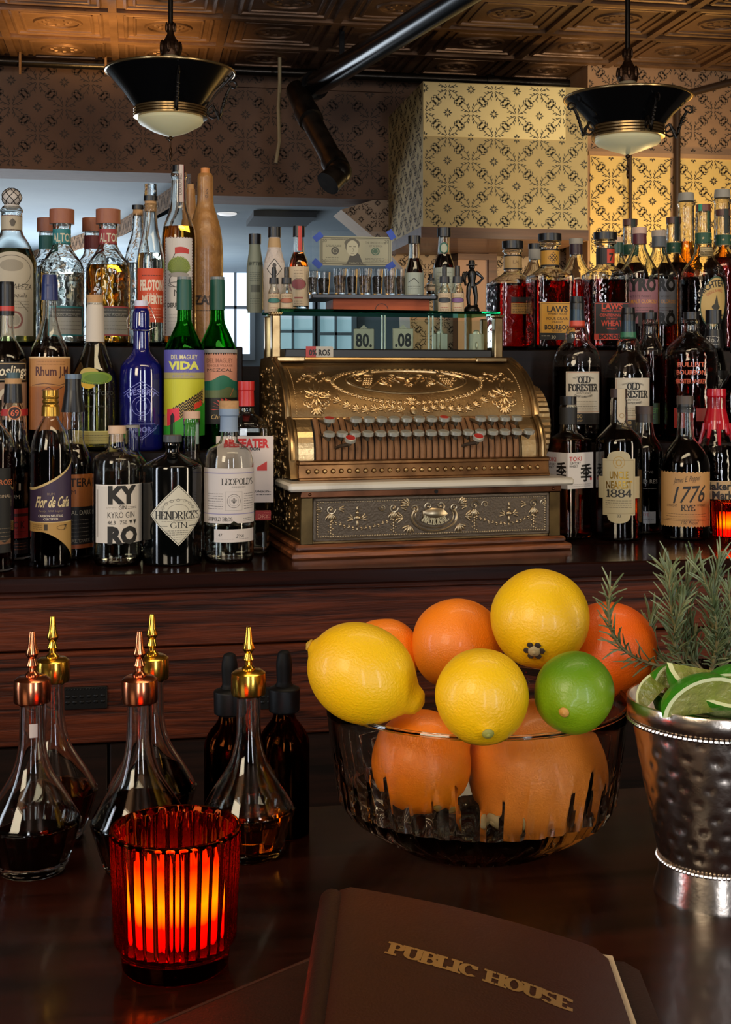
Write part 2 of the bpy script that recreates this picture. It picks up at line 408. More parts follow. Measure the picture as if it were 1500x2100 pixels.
# ================================================================ THE ROOM
ZB, ZC, Z2, Z3 = HC - 0.352, HC - 0.317, HC - 0.138, HC + 0.055     # bar top, back counter, second tier, third tier
dark_oak = wood('dark_oak', '#612b16', '#1e0b06', (3, 75, 75), 0.42, 0.8, 0.05, 9)
counter_wood = wood('counter_wood', '#2a120c', '#150907', (2, 50, 50), 0.18, 0.1, 0.3)
bar_wood = wood('bar_wood', '#2e120a', '#140704', (3, 40, 40), 0.26, 0.12, 0.12)
black_wood = wood('black_wood', '#1e0e08', '#0b0503', (2, 40, 40), 0.5, 0.2, 0.0)
for m_ in (black_wood, bar_wood, dark_oak): m_.node_tree.nodes['Principled BSDF'].inputs['Specular IOR Level'].default_value = .2
bar_wood.node_tree.nodes['Principled BSDF'].inputs['Specular IOR Level'].default_value = .1
tin = mat('pressed_tin', '#7a5a42', 0.40, 0.5, bump=(9, 0.35, 'n', 0.02), var=(3.5, '#46301f', 0.35, 0.7))
plaster = mat('cool_plaster', '#8b969b', 0.7, bump=(6, 0.1), var=(1.2, '#6d7c86', 0.3, 0.7))
paper_dark = mat('wallpaper_brown', '#7a5a45', 0.75, bump=(18, 0.25), var=(2.2, '#553d2e', 0.3, 0.75))
paper_pale = mat('wallpaper_cream', '#bfa873', 0.7, bump=(20, 0.15), var=(3, '#a8905f', 0.3, 0.75))
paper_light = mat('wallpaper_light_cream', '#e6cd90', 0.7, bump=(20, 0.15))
paper_peach = mat('wallpaper_peach', '#a5805f', 0.7, bump=(20, 0.15), var=(2, '#8a6549', 0.3, 0.75))
paper_gold = mat('wallpaper_straw', '#d3b26c', 0.7, bump=(20, 0.12))
paper_ink = mat('wallpaper_print', '#453f30', 0.7)
paper_ink2 = mat('wallpaper_print_brown', '#3b2c20', 0.7)
def motif():
    D = Draw(); m = None
    def leaf(u, v, a, l, w_):
        c, q = math.cos(a), math.sin(a)
        D.P.append(([(u, v), (u + l * .45 * c - w_ * q, v + l * .45 * q + w_ * c), (u + l * c, v + l * q), (u + l * .45 * c + w_ * q, v + l * .45 * q - w_ * c)], 0, 1))
    for nx, ny in ((.5, 0), (0, .5)):
        for sx in (1, -1):
            for sy in (1, -1):
                a0 = math.atan2(sy, sx)
                for side in (1, -1):
                    pts = []
                    for i in range(7):
                        t = i / 6; r = .04 + .34 * t; off = side * (.010 + .050 * math.sin(PI * t * .8))
                        pts.append((nx + r * math.cos(a0) - off * math.sin(a0), ny + r * math.sin(a0) + off * math.cos(a0)))
                    D.taper([(p[0], p[1]) for p in pts], .019, 0)
                    for i, (sg, l) in enumerate(((side, .07), (side * 1.2, .09), (-side, .05), (side, .10), (side * 1.3, .08), (-side, .06))):
                        p = pts[min(i + 1, 6)]; q = pts[min(i, 5)]; d = math.atan2(p[1] - q[1], p[0] - q[0])
                        leaf(p[0], p[1], d + sg * .7, l, .0135)
                    e = pts[-1]; f = pts[-2]; d = math.atan2(e[1] - f[1], e[0] - f[0])
                    for g in (-.5, 0, .5): leaf(e[0], e[1], d + g, .07, .013)
    for cx, cy_ in ((0, 0), (.5, .5)):
        for k in range(8): leaf(cx + .02 * math.cos(k * PI / 4), cy_ + .02 * math.sin(k * PI / 4), k * PI / 4, .085 if k % 2 == 0 else .07, .020)
    return D.P
MOTIF = motif()
def inside(u, v, poly):
    r = False
    for i in range(len(poly)):
        (a, b), (c, d) = poly[i], poly[i - 1]
        if (b > v) != (d > v) and u < (c - a) * (v - b) / (d - b) + a: r = not r
    return r
def papered(B, O, U, V, N, poly, T, mi, off=(0, 0), gap=0.0015):
    """print the damask on the plane O+u*U+v*V inside poly (metres)"""
    O, U, V, N = map(Vector, (O, U, V, N))
    us = [p[0] for p in poly]; vs = [p[1] for p in poly]
    for i in range(int(math.floor((min(us) - off[0]) / T)) - 1, int((max(us) - off[0]) / T) + 2):
        for j in range(int(math.floor((min(vs) - off[1]) / T)) - 1, int((max(vs) - off[1]) / T) + 2):
            for P, _, _ in MOTIF:
                Q = [((i + p[0]) * T + off[0], (j + p[1]) * T + off[1]) for p in P]
                if all(inside(a, b, poly) for a, b in Q): B.add([O + U * a + V * b + N * gap for a, b in Q], [tuple(range(len(Q)))], mi)
def X_(px, Y): return at(px, 0, Y).x
def Z_(px, py, Y): return at(px, py, Y).z

CZ = HC + 1.42
# ceiling of pressed tin panels
B = MB(); B.box(-4.5, 5.5, -3.2, 7.0, CZ, CZ + .05)
T = 0.44
for i in range(-4, 10):
    x = i * T - .1; B.box(x - .016, x + .016, 2.4, 6.4, CZ - .016, CZ + .002)
for j in range(0, 10):
    y = 2.45 + j * T; B.box(-2.0, 4.2, y - .016, y + .016, CZ - .0165, CZ + .002)
for i in range(-4, 9):
    for j in range(0, 9):
        x0, y0 = i * T - .1, 2.45 + j * T
        if y0 + T > 6.05: continue
        for q, h in ((.05, .011), (.085, .008)):
            a, b, c, d = x0 + q, x0 + T - q, y0 + q, y0 + T - q
            for P in (((a, c), (b, c)), ((b, c), (b, d)), ((b, d), (a, d)), ((a, d), (a, c))):
                B.tube([(P[0][0], P[0][1], CZ), (P[1][0], P[1][1], CZ)], h, 6)
        cx, cy_ = x0 + T / 2, y0 + T / 2
        B.tube([(cx + .09 * math.cos(t * PI / 9), cy_ + .075 * math.sin(t * PI / 9), CZ) for t in range(19)], .009, 6)
        for k in range(8): B.ball((cx + .05 * math.cos(k * PI / 4), cy_ + .04 * math.sin(k * PI / 4), CZ), (.016, .012, .007), 0, 6, 4)
struct(B.build('ceiling', tin))
struct(MB().box(-4.5, 5.5, -3.2, 11, -.05, 0).build('floor', mat('floor_boards', '#24150e', 0.5)))

# far walls of the room reflected in the back-bar mirror, built behind it
YF = 6.0
xs = X_(392, YF); xl = X_(-260, YF); xp = X_(868, 5.25)
zl, zr = Z_(150, 350, YF), Z_(560, 404, YF)
B = MB(); B.box(xl, xs, YF, YF + .3, zl, CZ); B.box(xs, X_(1300, YF), YF, YF + .3, zr, CZ)
papered(B, (0, YF, 0), (1, 0, 0), (0, 0, 1), (0, -1, 0), [(xl, zl + .01), (xs, zl + .01), (xs, zr + .01), (X_(1300, YF), zr + .01), (X_(1300, YF), CZ - .01), (xl, CZ - .01)], .235, 1, (.02, .05))
B.box(xs - .35, X_(800, YF), YF - .02, YF, Z_(400, 176, YF), Z_(400, 168, YF))
struct(B.build('wall_far', [paper_dark, paper_ink2]))
# pier with pale paper
x0, x1 = X_(868, 5.25), X_(1206, 5.25); zt, zb = Z_(1000, 172, 5.25), Z_(1000, 468, 5.25)
B = MB(); B.box(x0, x1, 5.25, YF, zb, zt)
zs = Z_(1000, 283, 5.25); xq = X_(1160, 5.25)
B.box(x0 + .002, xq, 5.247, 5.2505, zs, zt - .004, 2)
papered(B, (0, 5.25, 0), (1, 0, 0), (0, 0, 1), (0, -1, 0), [(x0, zb), (x1, zb), (x1, zs), (x0, zs)], .2, 1, (x0 + .105, zs - .1), .001)
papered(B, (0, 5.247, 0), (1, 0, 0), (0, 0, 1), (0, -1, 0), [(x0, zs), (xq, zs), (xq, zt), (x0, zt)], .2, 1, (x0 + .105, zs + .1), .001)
papered(B, (0, 5.25, 0), (1, 0, 0), (0, 0, 1), (0, -1, 0), [(xq, zs), (x1, zs), (x1, zt), (xq, zt)], .2, 1, (x0 + .105, zs + .1), .001)
papered(B, (x0, 0, 0), (0, 1, 0), (0, 0, 1), (-1, 0, 0), [(5.26, zb), (YF - .01, zb), (YF - .01, zt), (5.26, zt)], .2, 3, (.05, .05), .001)
B.box(x0 - .01, x1, 5.24, YF, zb - .045, zb, 4)
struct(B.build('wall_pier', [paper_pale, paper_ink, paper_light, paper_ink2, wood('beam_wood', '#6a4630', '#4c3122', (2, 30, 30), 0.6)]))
# side face under the soffit (papered stair enclosure)
pts = [(700, 430), (868, 380), (1240, 430), (1240, 760), (846, 760), (836, 560), (764, 484)]
W3 = [at(px, py, YF + .02) for px, py in pts]
B = MB(); n = len(W3); B.add(W3, [tuple(range(n))]); B.add([v + Vector((0, .25, 0)) for v in W3], [tuple(range(n))[::-1]])
for i in range(n): B.add([W3[i], W3[(i + 1) % n], W3[(i + 1) % n] + Vector((0, .25, 0)), W3[i] + Vector((0, .25, 0))], [(0, 1, 2, 3)])
papered(B, (0, YF + .02, 0), (1, 0, 0), (0, 0, 1), (0, -1, 0), [(v.x, v.z) for v in W3], .16, 1, (0, 0))
zq = Z_(960, 560, 5.9)
B.box(X_(940, 5.9), X_(1003, 5.9), 5.9, 6.0, 0.2, Z_(970, 492, 5.9), 2)
B.box(X_(1003, 5.88), X_(1020, 5.88), 5.88, 6.0, 0.2, Z_(970, 485, 5.88), 3)
B.box(X_(940, 5.88), X_(1003, 5.88), 5.88, 6.0, Z_(960, 532, 5.88), Z_(960, 520, 5.88), 3)
struct(B.build('wall_stair', [mat('wallpaper_rose', '#b49a80', 0.75, bump=(20, 0.2)), paper_ink2, mat('pink_board', '#a5806a', 0.6), _M['beam_wood']]))
# wall on the right with straw-coloured paper
YR = 5.6; x0, x1 = X_(1206, YR), X_(1760, YR)
B = MB(); B.box(x0, x1, YR, YR + .3, 0, CZ)
zt = Z_(1300, 322, YR); zm = Z_(1400, 470, YR)
B.box(x0 + .01, X_(1375, YR), YR - .004, YR, 0.4, zt, 2); B.box(X_(1394, YR), x1, YR - .004, YR, 0.4, Z_(1400, 320, YR), 2)
papered(B, (0, YR - .004, 0), (1, 0, 0), (0, 0, 1), (0, -1, 0), [(x0, .9), (x1, .9), (x1, zt), (x0, zt)], .2, 1, (x0 + .11, .02), .001)
papered(B, (0, YR, 0), (1, 0, 0), (0, 0, 1), (0, -1, 0), [(x0, zt + .03), (x1, zt + .03), (x1, CZ), (x0, CZ)], .2, 1, (x0 + .11, .05), .001)
B.box(x0, x1, YR - .012, YR, zt, zt + .02, 0)
struct(B.build('wall_right', [paper_peach, paper_ink2, paper_gold]))
# the lower, plastered ceiling of the next room with a papered step in it
zA, zBb = zl, zr
p = [at(392, 350, YF), atd(250, 445, 7.7)]
B = MB(); B.box(-4.5, 5.5, YF + .002, 10.6, zA + .001, zA + .05)
B.add([(xs, YF + .3, zBb), (4.5, YF + .3, zBb), (4.5, 10.6, zBb), (p[1].x - .9, 10.6, zBb), (p[1].x, p[1].y, zBb)], [(0, 1, 2, 3, 4)])
struct(B.build('ceiling_next_room', plaster))
B = MB()
a, b, c = Vector((xs, YF + .01, 0)), Vector((p[1].x, p[1].y, 0)), Vector((p[1].x - .9, 10.6, 0))
for s, e in ((a, b), (b, c)):
    B.add([s + Vector((0, 0, zBb)), e + Vector((0, 0, zBb)), e + Vector((0, 0, zA)), s + Vector((0, 0, zA))], [(0, 1, 2, 3)])
    L = (e - s).length; Ud = (e - s) / L; Nn = Vector((Ud.y, -Ud.x, 0)); Nn = Nn if Nn.x < 0 else -Nn
    papered(B, s, Ud, (0, 0, 1), Nn, [(0, zBb), (L, zBb), (L, zA), (0, zA)], .16, 1, (0, .02), .002)
struct(B.build('wall_ceiling_step', [paper_peach, paper_ink2]))
# ceiling fittings of the next room
B = MB(); q = at(585, 412, 6.5); zf = zBb
B.box(q.x - .16, q.x + .16, 6.5, 6.95, zf - .03, zf, 0)
tag(B.build('ceiling_vent', mat('vent_grey', '#2e3338', 0.6)), 'dark rectangular vent set in the pale ceiling of the next room', 'vent')
B = MB(); q = atd(466, 437, (zf - HC) * F / (770 - 437)); B.lathe([(.035, -.012), (.05, -.006), (.05, 0)], 20, M=Matrix.Translation((q.x, q.y, zf)))
tag(B.build('ceiling_spotlight', mat('spot_white', '#d8dce0', 0.4, emis='#ffffff', es=.6)), 'small round white recessed light in the ceiling of the next room', 'light')
# far end wall and its windows
YW = 10.5
B = MB(); B.box(-4.5, 5.5, YW, YW + .1, 0, 2.9); struct(B.build('wall_end', mat('end_wall', '#93a0a6', 0.7, var=(1.1, '#707c86', .3, .7))))
day = mat('daylight', '#ffffff', 0.5, emis='#cfe6ff', es=1.6)
day2 = mat('daylight_dim', '#ffffff', 0.5, emis='#8fb4c4', es=.55)
for i, (a, b, t, m_) in enumerate(((452, 512, 536, 726), (560, 640, 600, 760), (90, 215, 470, 700), (655, 720, 610, 760))):
    fr = MB(); xa, xb = X_(a, YW), X_(b, YW); za, zb_ = Z_((a + b) / 2, m_, YW), Z_((a + b) / 2, t, YW)
    for u0, u1, v0, v1 in ((xa - .04, xa, za, zb_), (xb, xb + .04, za, zb_), (xa - .04, xb + .04, zb_, zb_ + .04), (xa - .04, xb + .04, za - .05, za), (xa, xb, (za + zb_) / 2 - .012, (za + zb_) / 2 + .012), ((xa + xb) / 2 - .01, (xa + xb) / 2 + .01, za, zb_)):
        fr.box(u0, u1, YW - .05, YW - .01, v0, v1)
    w_ = struct(fr.build('window_%d' % (i + 1), mat('window_frame', '#8b959c', 0.5)))
    struct(MB().box(xa, xb, YW - .02, YW - .005, za, zb_).build('window_pane', day if i in (0, 2) else day2, w_))

# pipes under the ceiling
iron = mat('dark_iron', '#2b2622', 0.28, 0.8, bump=(30, .1))
B = MB(); YS = 5.86; a, b = at(-60, 128, YS), at(1560, 184, YS)
a.z = b.z = (a.z + b.z) / 2 - .0
B.tube([a, b], .022, 14)
for px in (395, 1010, 1400): q = X_(px, YS); B.tube([(q - .03, YS, a.z), (q + .03, YS, a.z)], .03, 14); B.box(q - .006, q + .006, YS - .01, YS + .01, a.z, CZ)
tag(B.build('sprinkler_pipe', iron), 'long thin metal pipe running across under the tin ceiling', 'pipe')
B = MB(); a, b = atd(960, -20, 4.1), atd(628, 205, 5.55); b.z = a.z = (a.z + b.z) / 2 + .02
drn = Vector((b - a)).normalized()
B.tube([a - drn * .6, b], .05, 20); B.tube([b - drn * .12, b + drn * .02], .062, 20)
B.box(b.x + .1, b.x + .12, b.y - .3, b.y - .28, b.z, CZ)
dp = thing('drain_pipe', 'thick black pipe slanting away under the ceiling towards the papered soffit', 'pipe'); B.build('slanting_pipe', mat('black_pipe', '#191a1d', 0.22, 0.6), dp)
B = MB(); c0 = atd(632, 235, 5.3); c1 = atd(692, 345, 5.0)
B.tube([c0, c1], .042, 18); dd = (c1 - c0).normalized(); B.tube([c0 - dd * .03, c0 + dd * .05], .052, 18); B.tube([c1 - dd * .06, c1 + dd * .0], .05, 18)
B.ball(c1 + dd * .03, .05, 0, 16, 10); B.tube([c1 + dd * .03, c1 + dd * .03 + Vector((-.05, -.03, -.05))], [.045, .05], 16)
B.tube([c0 - dd * .03, c0 - dd * .12 + Vector((0, .1, .06)), b + Vector((0, 0, -.02))], .048, 16)
B.build('pipe_elbow', mat('black_pipe_worn', '#3a322b', 0.32, 0.6, var=(12, '#1b1816', .4, .6)), dp)
B = MB(); B.tube([at(574, 165, 5.7), at(571, 220, 5.7), at(573, 290, 5.7), at(566, 334, 5.7)], .008, 8)
B.tube([at(574, 190, 5.7), Vector((at(574, 190, 5.7).x, 5.7, CZ))], .008, 8)
tag(B.build('hanging_cord', mat('cord_ivory', '#a08f6c', 0.5)), 'short ivory cord hanging in front of the dark papered soffit', 'cord')
for px, y0, y1, r, lb in ((1389, 205, 560, .016, 'vertical brown conduit on the wall behind the tall corked bottles'), (1293, 318, 520, .008, 'thin vertical conduit below the pendant with two scroll brackets')):
    q = at(px, 300, YR - .02); z1 = Z_(px, y0, YR - .02)
    tag(MB().tube([(q.x, q.y, .5), (q.x, q.y, z1)] + ([(q.x + .05, q.y, z1 + .03), (q.x + .5, q.y, z1 + .16)] if r > .01 else []), r, 10).build('wall_conduit', mat('conduit_brown', '#3c2b20', 0.5, .3)), lb, 'conduit')
for px in (42, 217):
    q = at(px, 112, YS); tag(MB().tube([(q.x, YS - .026, Z_(px, 155, YS)), (q.x, YS - .026, CZ)], .006, 6).build('pipe_hanger', mat('hanger_tan', '#8c6a4a', 0.5, .3)), 'thin tan strap holding the long pipe, ' + ('at the dark corner of the soffit' if px < 100 else 'beside the pendant with one scroll bracket'), 'hanger')

# ---------------------------------------------------------------- pendant lamps, built where the mirror shows their reflections
brass_l = mat('lamp_brass', '#b09468', 0.25, 0.9); black_e = mat('black_enamel', '#0a0b0d', 0.16, 0.0, coat=.6); frost = mat('frosted_glass', '#cfc8a4', 0.45, emis='#d8cfa0', es=.16, sss=.2)
bronze = mat('lamp_bronze', '#3f2a1b', 0.35, 0.8, bump=(60, .4)); sock = mat('socket_glass', '#9a8a6c', 0.35)
def pendant(px, ytop, ybot, yb2, ytip, Y, label, brackets, rimw):
    o0 = at(px, 0, Y); s = sc_(px, Y); z = lambda py: HC - (py - 770) * s
    t = thing('pendant_lamp', label, 'lamp', (o0.x, Y, z(yb2)), 0, 'pendant lamps under the tin ceiling'); b = z(yb2); Z = lambda py: z(py) - b
    R = rimw * s; r1 = 74 * s
    MB().lathe([(r1 - .002, Z(ybot)), (R * .72, Z(ybot - (ybot - ytop) * .42)), (R, Z(ytop)), (R - .001, Z(ytop) + .003), (R * .72, Z(ybot - (ybot - ytop) * .42) + .006), (r1 - .004, Z(ybot) + .004)], 56, close=True).build('lamp_shade', black_e, t)
    MB().tube([(R * math.cos(a * PI / 24), R * math.sin(a * PI / 24), Z(ytop) + .002) for a in range(49)], .0045, 8, caps=False).build('shade_rim', brass_l, t)
    B = MB(); pr = [(r1 - 6 * s, Z(ybot - 3))]
    for k in range(4): h = (yb2 - ybot) / 4; y_ = ybot + k * h; pr += [(r1 - 4 * s, Z(y_)), (r1 + 1 * s, Z(y_ + h * .2)), (r1 + 1 * s, Z(y_ + h * .8)), (r1 - 4 * s, Z(y_ + h))]
    B.lathe(pr[::-1], 48).build('brass_band', brass_l, t)
    g = [(66 * s, Z(yb2)), (67 * s, Z(yb2 + 6)), (63 * s, Z(yb2 + 12)), (36 * s, Z(ytip - 9)), (10 * s, Z(ytip)), (0.0005, Z(ytip + 1))]
    MB().lathe(g[::-1], 48).build('glass_diffuser', frost, t)
    B = MB(); zt = Z(ytip); B.ball((0, 0, zt - 5 * s), 5 * s); B.tube([(0, 0, zt), (0, 0, zt - 26 * s)], 1.4 * s, 6); B.ball((0, 0, zt - 30 * s), (3.5 * s, 3.5 * s, 7 * s)); B.ball((0, 0, zt - 42 * s), (3 * s, 3 * s, 9 * s)); B.build('finial', bronze, t)
    B = MB(); zz = Z(ytop); B.lathe([(18 * s, zz - 8 * s), (18 * s, zz + 38 * s), (16 * s, zz + 42 * s)], 24); B.build('socket_sleeve', sock, t)
    B = MB(); B.lathe([(19 * s, zz + 34 * s), (21 * s, zz + 44 * s), (19 * s, zz + 58 * s), (11 * s, zz + 72 * s), (7 * s, zz + 80 * s), (8 * s, zz + 92 * s), (6 * s, zz + 100 * s)], 20)
    for k in range(7):
        a = k * 2 * PI / 7; B.ball((19 * s * math.cos(a), 19 * s * math.sin(a), zz + 52 * s), (5 * s, 5 * s, 14 * s), 0, 8, 6); B.ball((9 * s * math.cos(a), 9 * s * math.sin(a), zz + 94 * s), (3 * s, 3 * s, 10 * s), 0, 6, 5)
    B.build('leaf_collar', bronze, t)
    MB().tube([(0, 0, zz + 95 * s), (0, 0, CZ - b)], 5.2 * s, 12).build('hanging_rod', iron, t)
    for a in brackets:
        B = MB(); c, q = math.cos(a), math.sin(a)
        def P(u, v): return (u * s * c, u * s * q, Z(v))
        R2 = rimw; yb = (ybot + yb2) / 2
        pts = [P(74, yb)]
        for k in range(15): th = R_(200 + 30 * k); rr = 3 + k * .9; pts.append(P(89 + rr * math.cos(th), yb - 2 + rr * math.sin(th)))
        mid = [P(100 + (R2 - 108) * k / 8, yb + 12 - (yb + 12 - ytop - 26) * (k / 8) ** .9 - 6 * math.sin(k / 8 * PI)) for k in range(9)]
        end = [P(R2 - 3 + (11 - k) * math.cos(R_(200 + 40 * k)), ytop + 24 + (11 - k) * math.sin(R_(200 + 40 * k))) for k in range(9)]
        B.tube(pts[:1] + pts[1:][::1], 2.4 * s, 7); B.tube([pts[-1]] + mid + end, [3 * s] * 10 + [2.2 * s] * 9, 7)
        for k in range(4): B.ball(mid[2 + k], 4.2 * s, 0, 6, 5)
        B.build('scroll_bracket', mat('bracket_black', '#17120f', 0.4, .5), t)
    return t
pendant(350, 150, 222, 243, 279, 4.05, 'wide black pendant lamp with a single dark scroll bracket, before the brown wallpaper', (-.12, -PI / 2 + .1), 131)
pendant(1288, 203, 260, 284, 316, 3.92, 'wide black pendant lamp with curled brackets on both sides, before the pale wallpaper', (.17 - .35, PI + .1, -PI / 2 + .1), 129)

# ================================================================ THE BACK BAR
XL, XR = -.95, 1.75
B = MB(); B.bbox(XL, XR, 2.085, 3.10, ZC - .026, ZC, .003)
struct_counter = tag(B.build('back_counter', counter_wood), 'long dark polished wooden back bar counter carrying the till and bottles', 'counter')
t = thing('back_bar_cabinet', 'dark oak cabinet front with wide drawers under the bottle counter', 'cabinet', (.4, 2.5, 0))
o = lambda v: v
def cb(name, x0, x1, y0, y1, z0, z1, m, b=.002, par=t):
    return MB().bbox(x0 - .4, x1 - .4, y0 - 2.5, y1 - 2.5, z0, z1, b).build(name, m, par)
cb('carcass', XL, XR, 2.14, 3.09, 0.06, ZC - .026, black_wood)
cb('top_rail', XL, XR, 2.105, 2.14, ZC - .037, ZC - .026, dark_oak)
cb('apron_board', XL, XR, 2.118, 2.14, HC - .4405, ZC - .037, dark_oak)
for i, (a, b) in enumerate(((XL, .93), (.934, XR))):
    dr = cb('drawer', a, b, 2.116, 2.14, HC - .592, HC - .4435, dark_oak)
for px in (176, 560, 1200):
    q = at(px, 1430, 2.116); D = Draw(); B = MB(); B.bbox(q.x - .4 - .034, q.x - .4 + .034, 2.110 - 2.5, 2.1165 - 2.5, q.z - .018, q.z + .018, .001)
    for k in range(12): B.ball((q.x - .4 - .028 + (k % 6) * .011, 2.110 - 2.5, q.z - .006 + (k // 6) * .009), (.004, .002, .003), 0, 6, 4)
    for k in range(14): B.ball((q.x - .4 - .031 + k * .0047, 2.110 - 2.5, q.z + .0145), .0013, 0, 5, 4)
    B.build('drawer_pull', mat('pull_black', '#0b0908', 0.45, .4), t)
for a, b in ((XL, -.05), (-.046, .93), (.934, XR)): cb('cupboard_door', a, b, 2.122, 2.14, .14, HC - .596, black_wood)
cb('plinth', XL, XR, 2.16, 3.08, 0, .06, black_wood)
struct(MB().box(-2.5, 3.2, 3.105, 3.15, 0, HC + .022).build('wall_back_bar', black_wood))
B = MB(); B.bbox(XL, .197, 2.355, 3.10, ZC, Z2, .002); tag(B.build('bottle_riser', black_wood), 'dark wooden step under the middle bottles beside the tequilas', 'riser', 'wooden steps under the bottles')
B = MB(); B.bbox(XL, .197, 2.475, 3.10, Z2, Z3, .002); tag(B.build('bottle_riser', black_wood), 'dark wooden top step carrying the tequila and clay bottles', 'riser', 'wooden steps under the bottles')
B = MB(); B.bbox(.80, XR, 2.505, 2.6598, ZC, Z2, .002); tag(B.build('bottle_riser', black_wood), 'dark wooden step under the middle row of whiskey bottles', 'riser', 'wooden steps under the bottles')
B = MB(); B.bbox(.735, XR, 2.66, 3.10, ZC, Z3, .002)
tag(B.build('bottle_riser', black_wood), 'dark wooden top step carrying the square ruby whiskey bottles', 'riser', 'wooden steps under the bottles')

# the bar in front
bt = thing('bar_counter', 'dark polished wooden bar with fruit bowl, candle and menus on it', 'bar')
B = MB(); B.bbox(-1.2, 1.6, .42, 1.046, ZB - .045, ZB, .004); B.build('bar_top', bar_wood, bt)
B = MB(); B.bbox(-1.2, 1.6, .5, 1.0, 0, ZB - .045, .003); B.build('bar_base', black_wood, bt)

# ================================================================ THE CASH REGISTER
brass = mat('register_brass', '#8c7048', 0.42, 0.85, bump=(220, .25, 'n', 0.002), var=(14, '#63492c', 0.3, 0.75))
brass_hi = mat('register_brass_trim', '#b3986c', 0.28, 0.95, var=(25, '#7d6240', 0.3, 0.75))
relief_m = mat('register_relief', '#c8a878', 0.30, 0.95, bump=(150, .3, 'n', .002))
nickel = mat('drawer_nickel', '#5c5043', 0.42, 0.8, bump=(260, .4, 'n', 0.002))
nickel_hi = mat('drawer_relief', '#a59478', 0.30, 0.9)
copper_d = mat('drawer_copper_rail', '#7a4a30', 0.3, 0.9, var=(20, '#4a2d1c', .3, .7))
marble = mat('marble', '#c9c2b4', 0.22, var=(9, '#8f877b', 0.5, 0.72))
base_oak = wood('register_base_oak', '#8a4f2b', '#3d1f10', (8, 80, 80), 0.45, 0.5, 0.1)
slot_m = mat('key_bank_felt', '#8a6240', 0.6, .3, bump=(300, .4, 'n', .002)); slot_d = mat('slot_black', '#050403', 0.8)
chrome = mat('key_chrome', '#c4c4ba', 0.32, 0.6); key_red = mat('key_red', '#a3221c', 0.35); steel_d = mat('key_lever', '#6d675c', 0.35, 0.8)
RG0 = onz(617, 1146, ZC)
reg = thing('cash_register', 'ornate antique brass cash register with marble ledge on a wooden base', 'cash register', RG0, R_(5.5))
RW = .485
def curve_pts(P, n=24):
    out = []
    for i in range(len(P) - 1):
        p0, p1, p2, p3 = [Vector(P[max(0, min(len(P) - 1, i + k))]) for k in (-1, 0, 1, 2)]
        for k in range(n):
            t = k / n; out.append(.5 * ((2 * p1) + (-p0 + p2) * t + (2 * p0 - 5 * p1 + 4 * p2 - p3) * t * t + (-p0 + 3 * p1 - 3 * p2 + p3) * t ** 3))
    out.append(Vector(P[-1])); return out
LID = curve_pts([(.098, .236), (.104, .262), (.126, .295), (.165, .323), (.222, .343)], 8)
KEY = curve_pts([(.066, .166), (.067, .190), (.076, .214), (.096, .236)], 8)
def surf(curve):
    L = [0]
    for a, b in zip(curve, curve[1:]): L.append(L[-1] + (b - a).length)
    def S(x, v, h=0):                      # v: arc length from the bottom
        v = max(0, min(L[-1], v))
        for i in range(len(L) - 1):
            if v <= L[i + 1] + 1e-9: break
        t = (v - L[i]) / (L[i + 1] - L[i]); p = curve[i].lerp(curve[i + 1], t); d = (curve[i + 1] - curve[i]).normalized()
        return Vector((x, p.x - d.y * h, p.y + d.x * h))
    return S, L[-1]
LS, LL = surf(LID); KS, KL = surf(KEY)
class Relief:
    """raised ornament laid on a surface S(x,v,h)"""
    def __init__(s, S): s.S = S; s.B = MB()
    def tube(s, pts, r, seg=6):
        n = len(pts); rr = r if isinstance(r, list) else [r] * n
        s.B.tube([s.S(p[0], p[1], rr[i] * .35) for i, p in enumerate(pts)], rr, seg)
    def blob(s, x, v, a, b, ang=0, h=None):
        h = h or min(a, b) * .9; X = s.S(x, v, 0); ex = s.S(x + 1e-4, v, 0) - X; ev = s.S(x, v + 1e-4, 0) - s.S(x, v - 1e-4, 0)
        ex.normalize(); ev.normalize(); n = s.S(x, v, 1) - X; n.normalize()
        p, q = ex * math.cos(ang) + ev * math.sin(ang), -ex * math.sin(ang) + ev * math.cos(ang)
        M = Matrix((p, q, n)).transposed(); s.B.ball(X + n * h * .25, (a, b, h), 0, 7, 5, M)
    def scroll(s, x, v, r, a0, turns, sg=1, w=.0018, n=20):
        pts = []; 
        for i in range(n + 1):
            t = i / n; a = a0 + sg * turns * 2 * PI * t; q = r * (1 - .85 * t); pts.append((x + q * math.cos(a), v + q * math.sin(a)))
        s.tube(pts, [w * (1 - .3 * i / n) for i in range(n + 1)]); s.blob(pts[-1][0], pts[-1][1], w * 1.5, w * 1.5)
        return pts[0]
    def leafs(s, x, v, ang, n, l, spread=.5, w=.35):
        for k in range(n):
            a = ang + (k - (n - 1) / 2) * spread; s.blob(x + l * .5 * math.cos(a), v + l * .5 * math.sin(a), l * .5, l * .5 * w, a)
    def palmette(s, x, v, k=1.0, d=1):
        s.leafs(x, v, PI / 2 * d, 5, .016 * k, .5); s.leafs(x, v, -PI / 2 * d, 3, .014 * k, .5)
        for e in (1, -1):
            s.scroll(x + e * .009 * k, v + .002 * k * d, .006 * k, R_(180 if e > 0 else 0), 1.1, e * d, .0014 * k, 12)
            s.scroll(x + e * .012 * k, v - .010 * k * d, .005 * k, R_(90), 1.0, -e * d, .0012 * k, 12); s.blob(x + e * .005 * k, v - .016 * k * d, .0018 * k, .0018 * k)
            s.blob(x + e * .017 * k, v + .006 * k * d, .002 * k, .002 * k)
        s.blob(x, v, .004 * k, .004 * k)
rb = lambda name, B, m, par=reg: B.build(name, m, par)
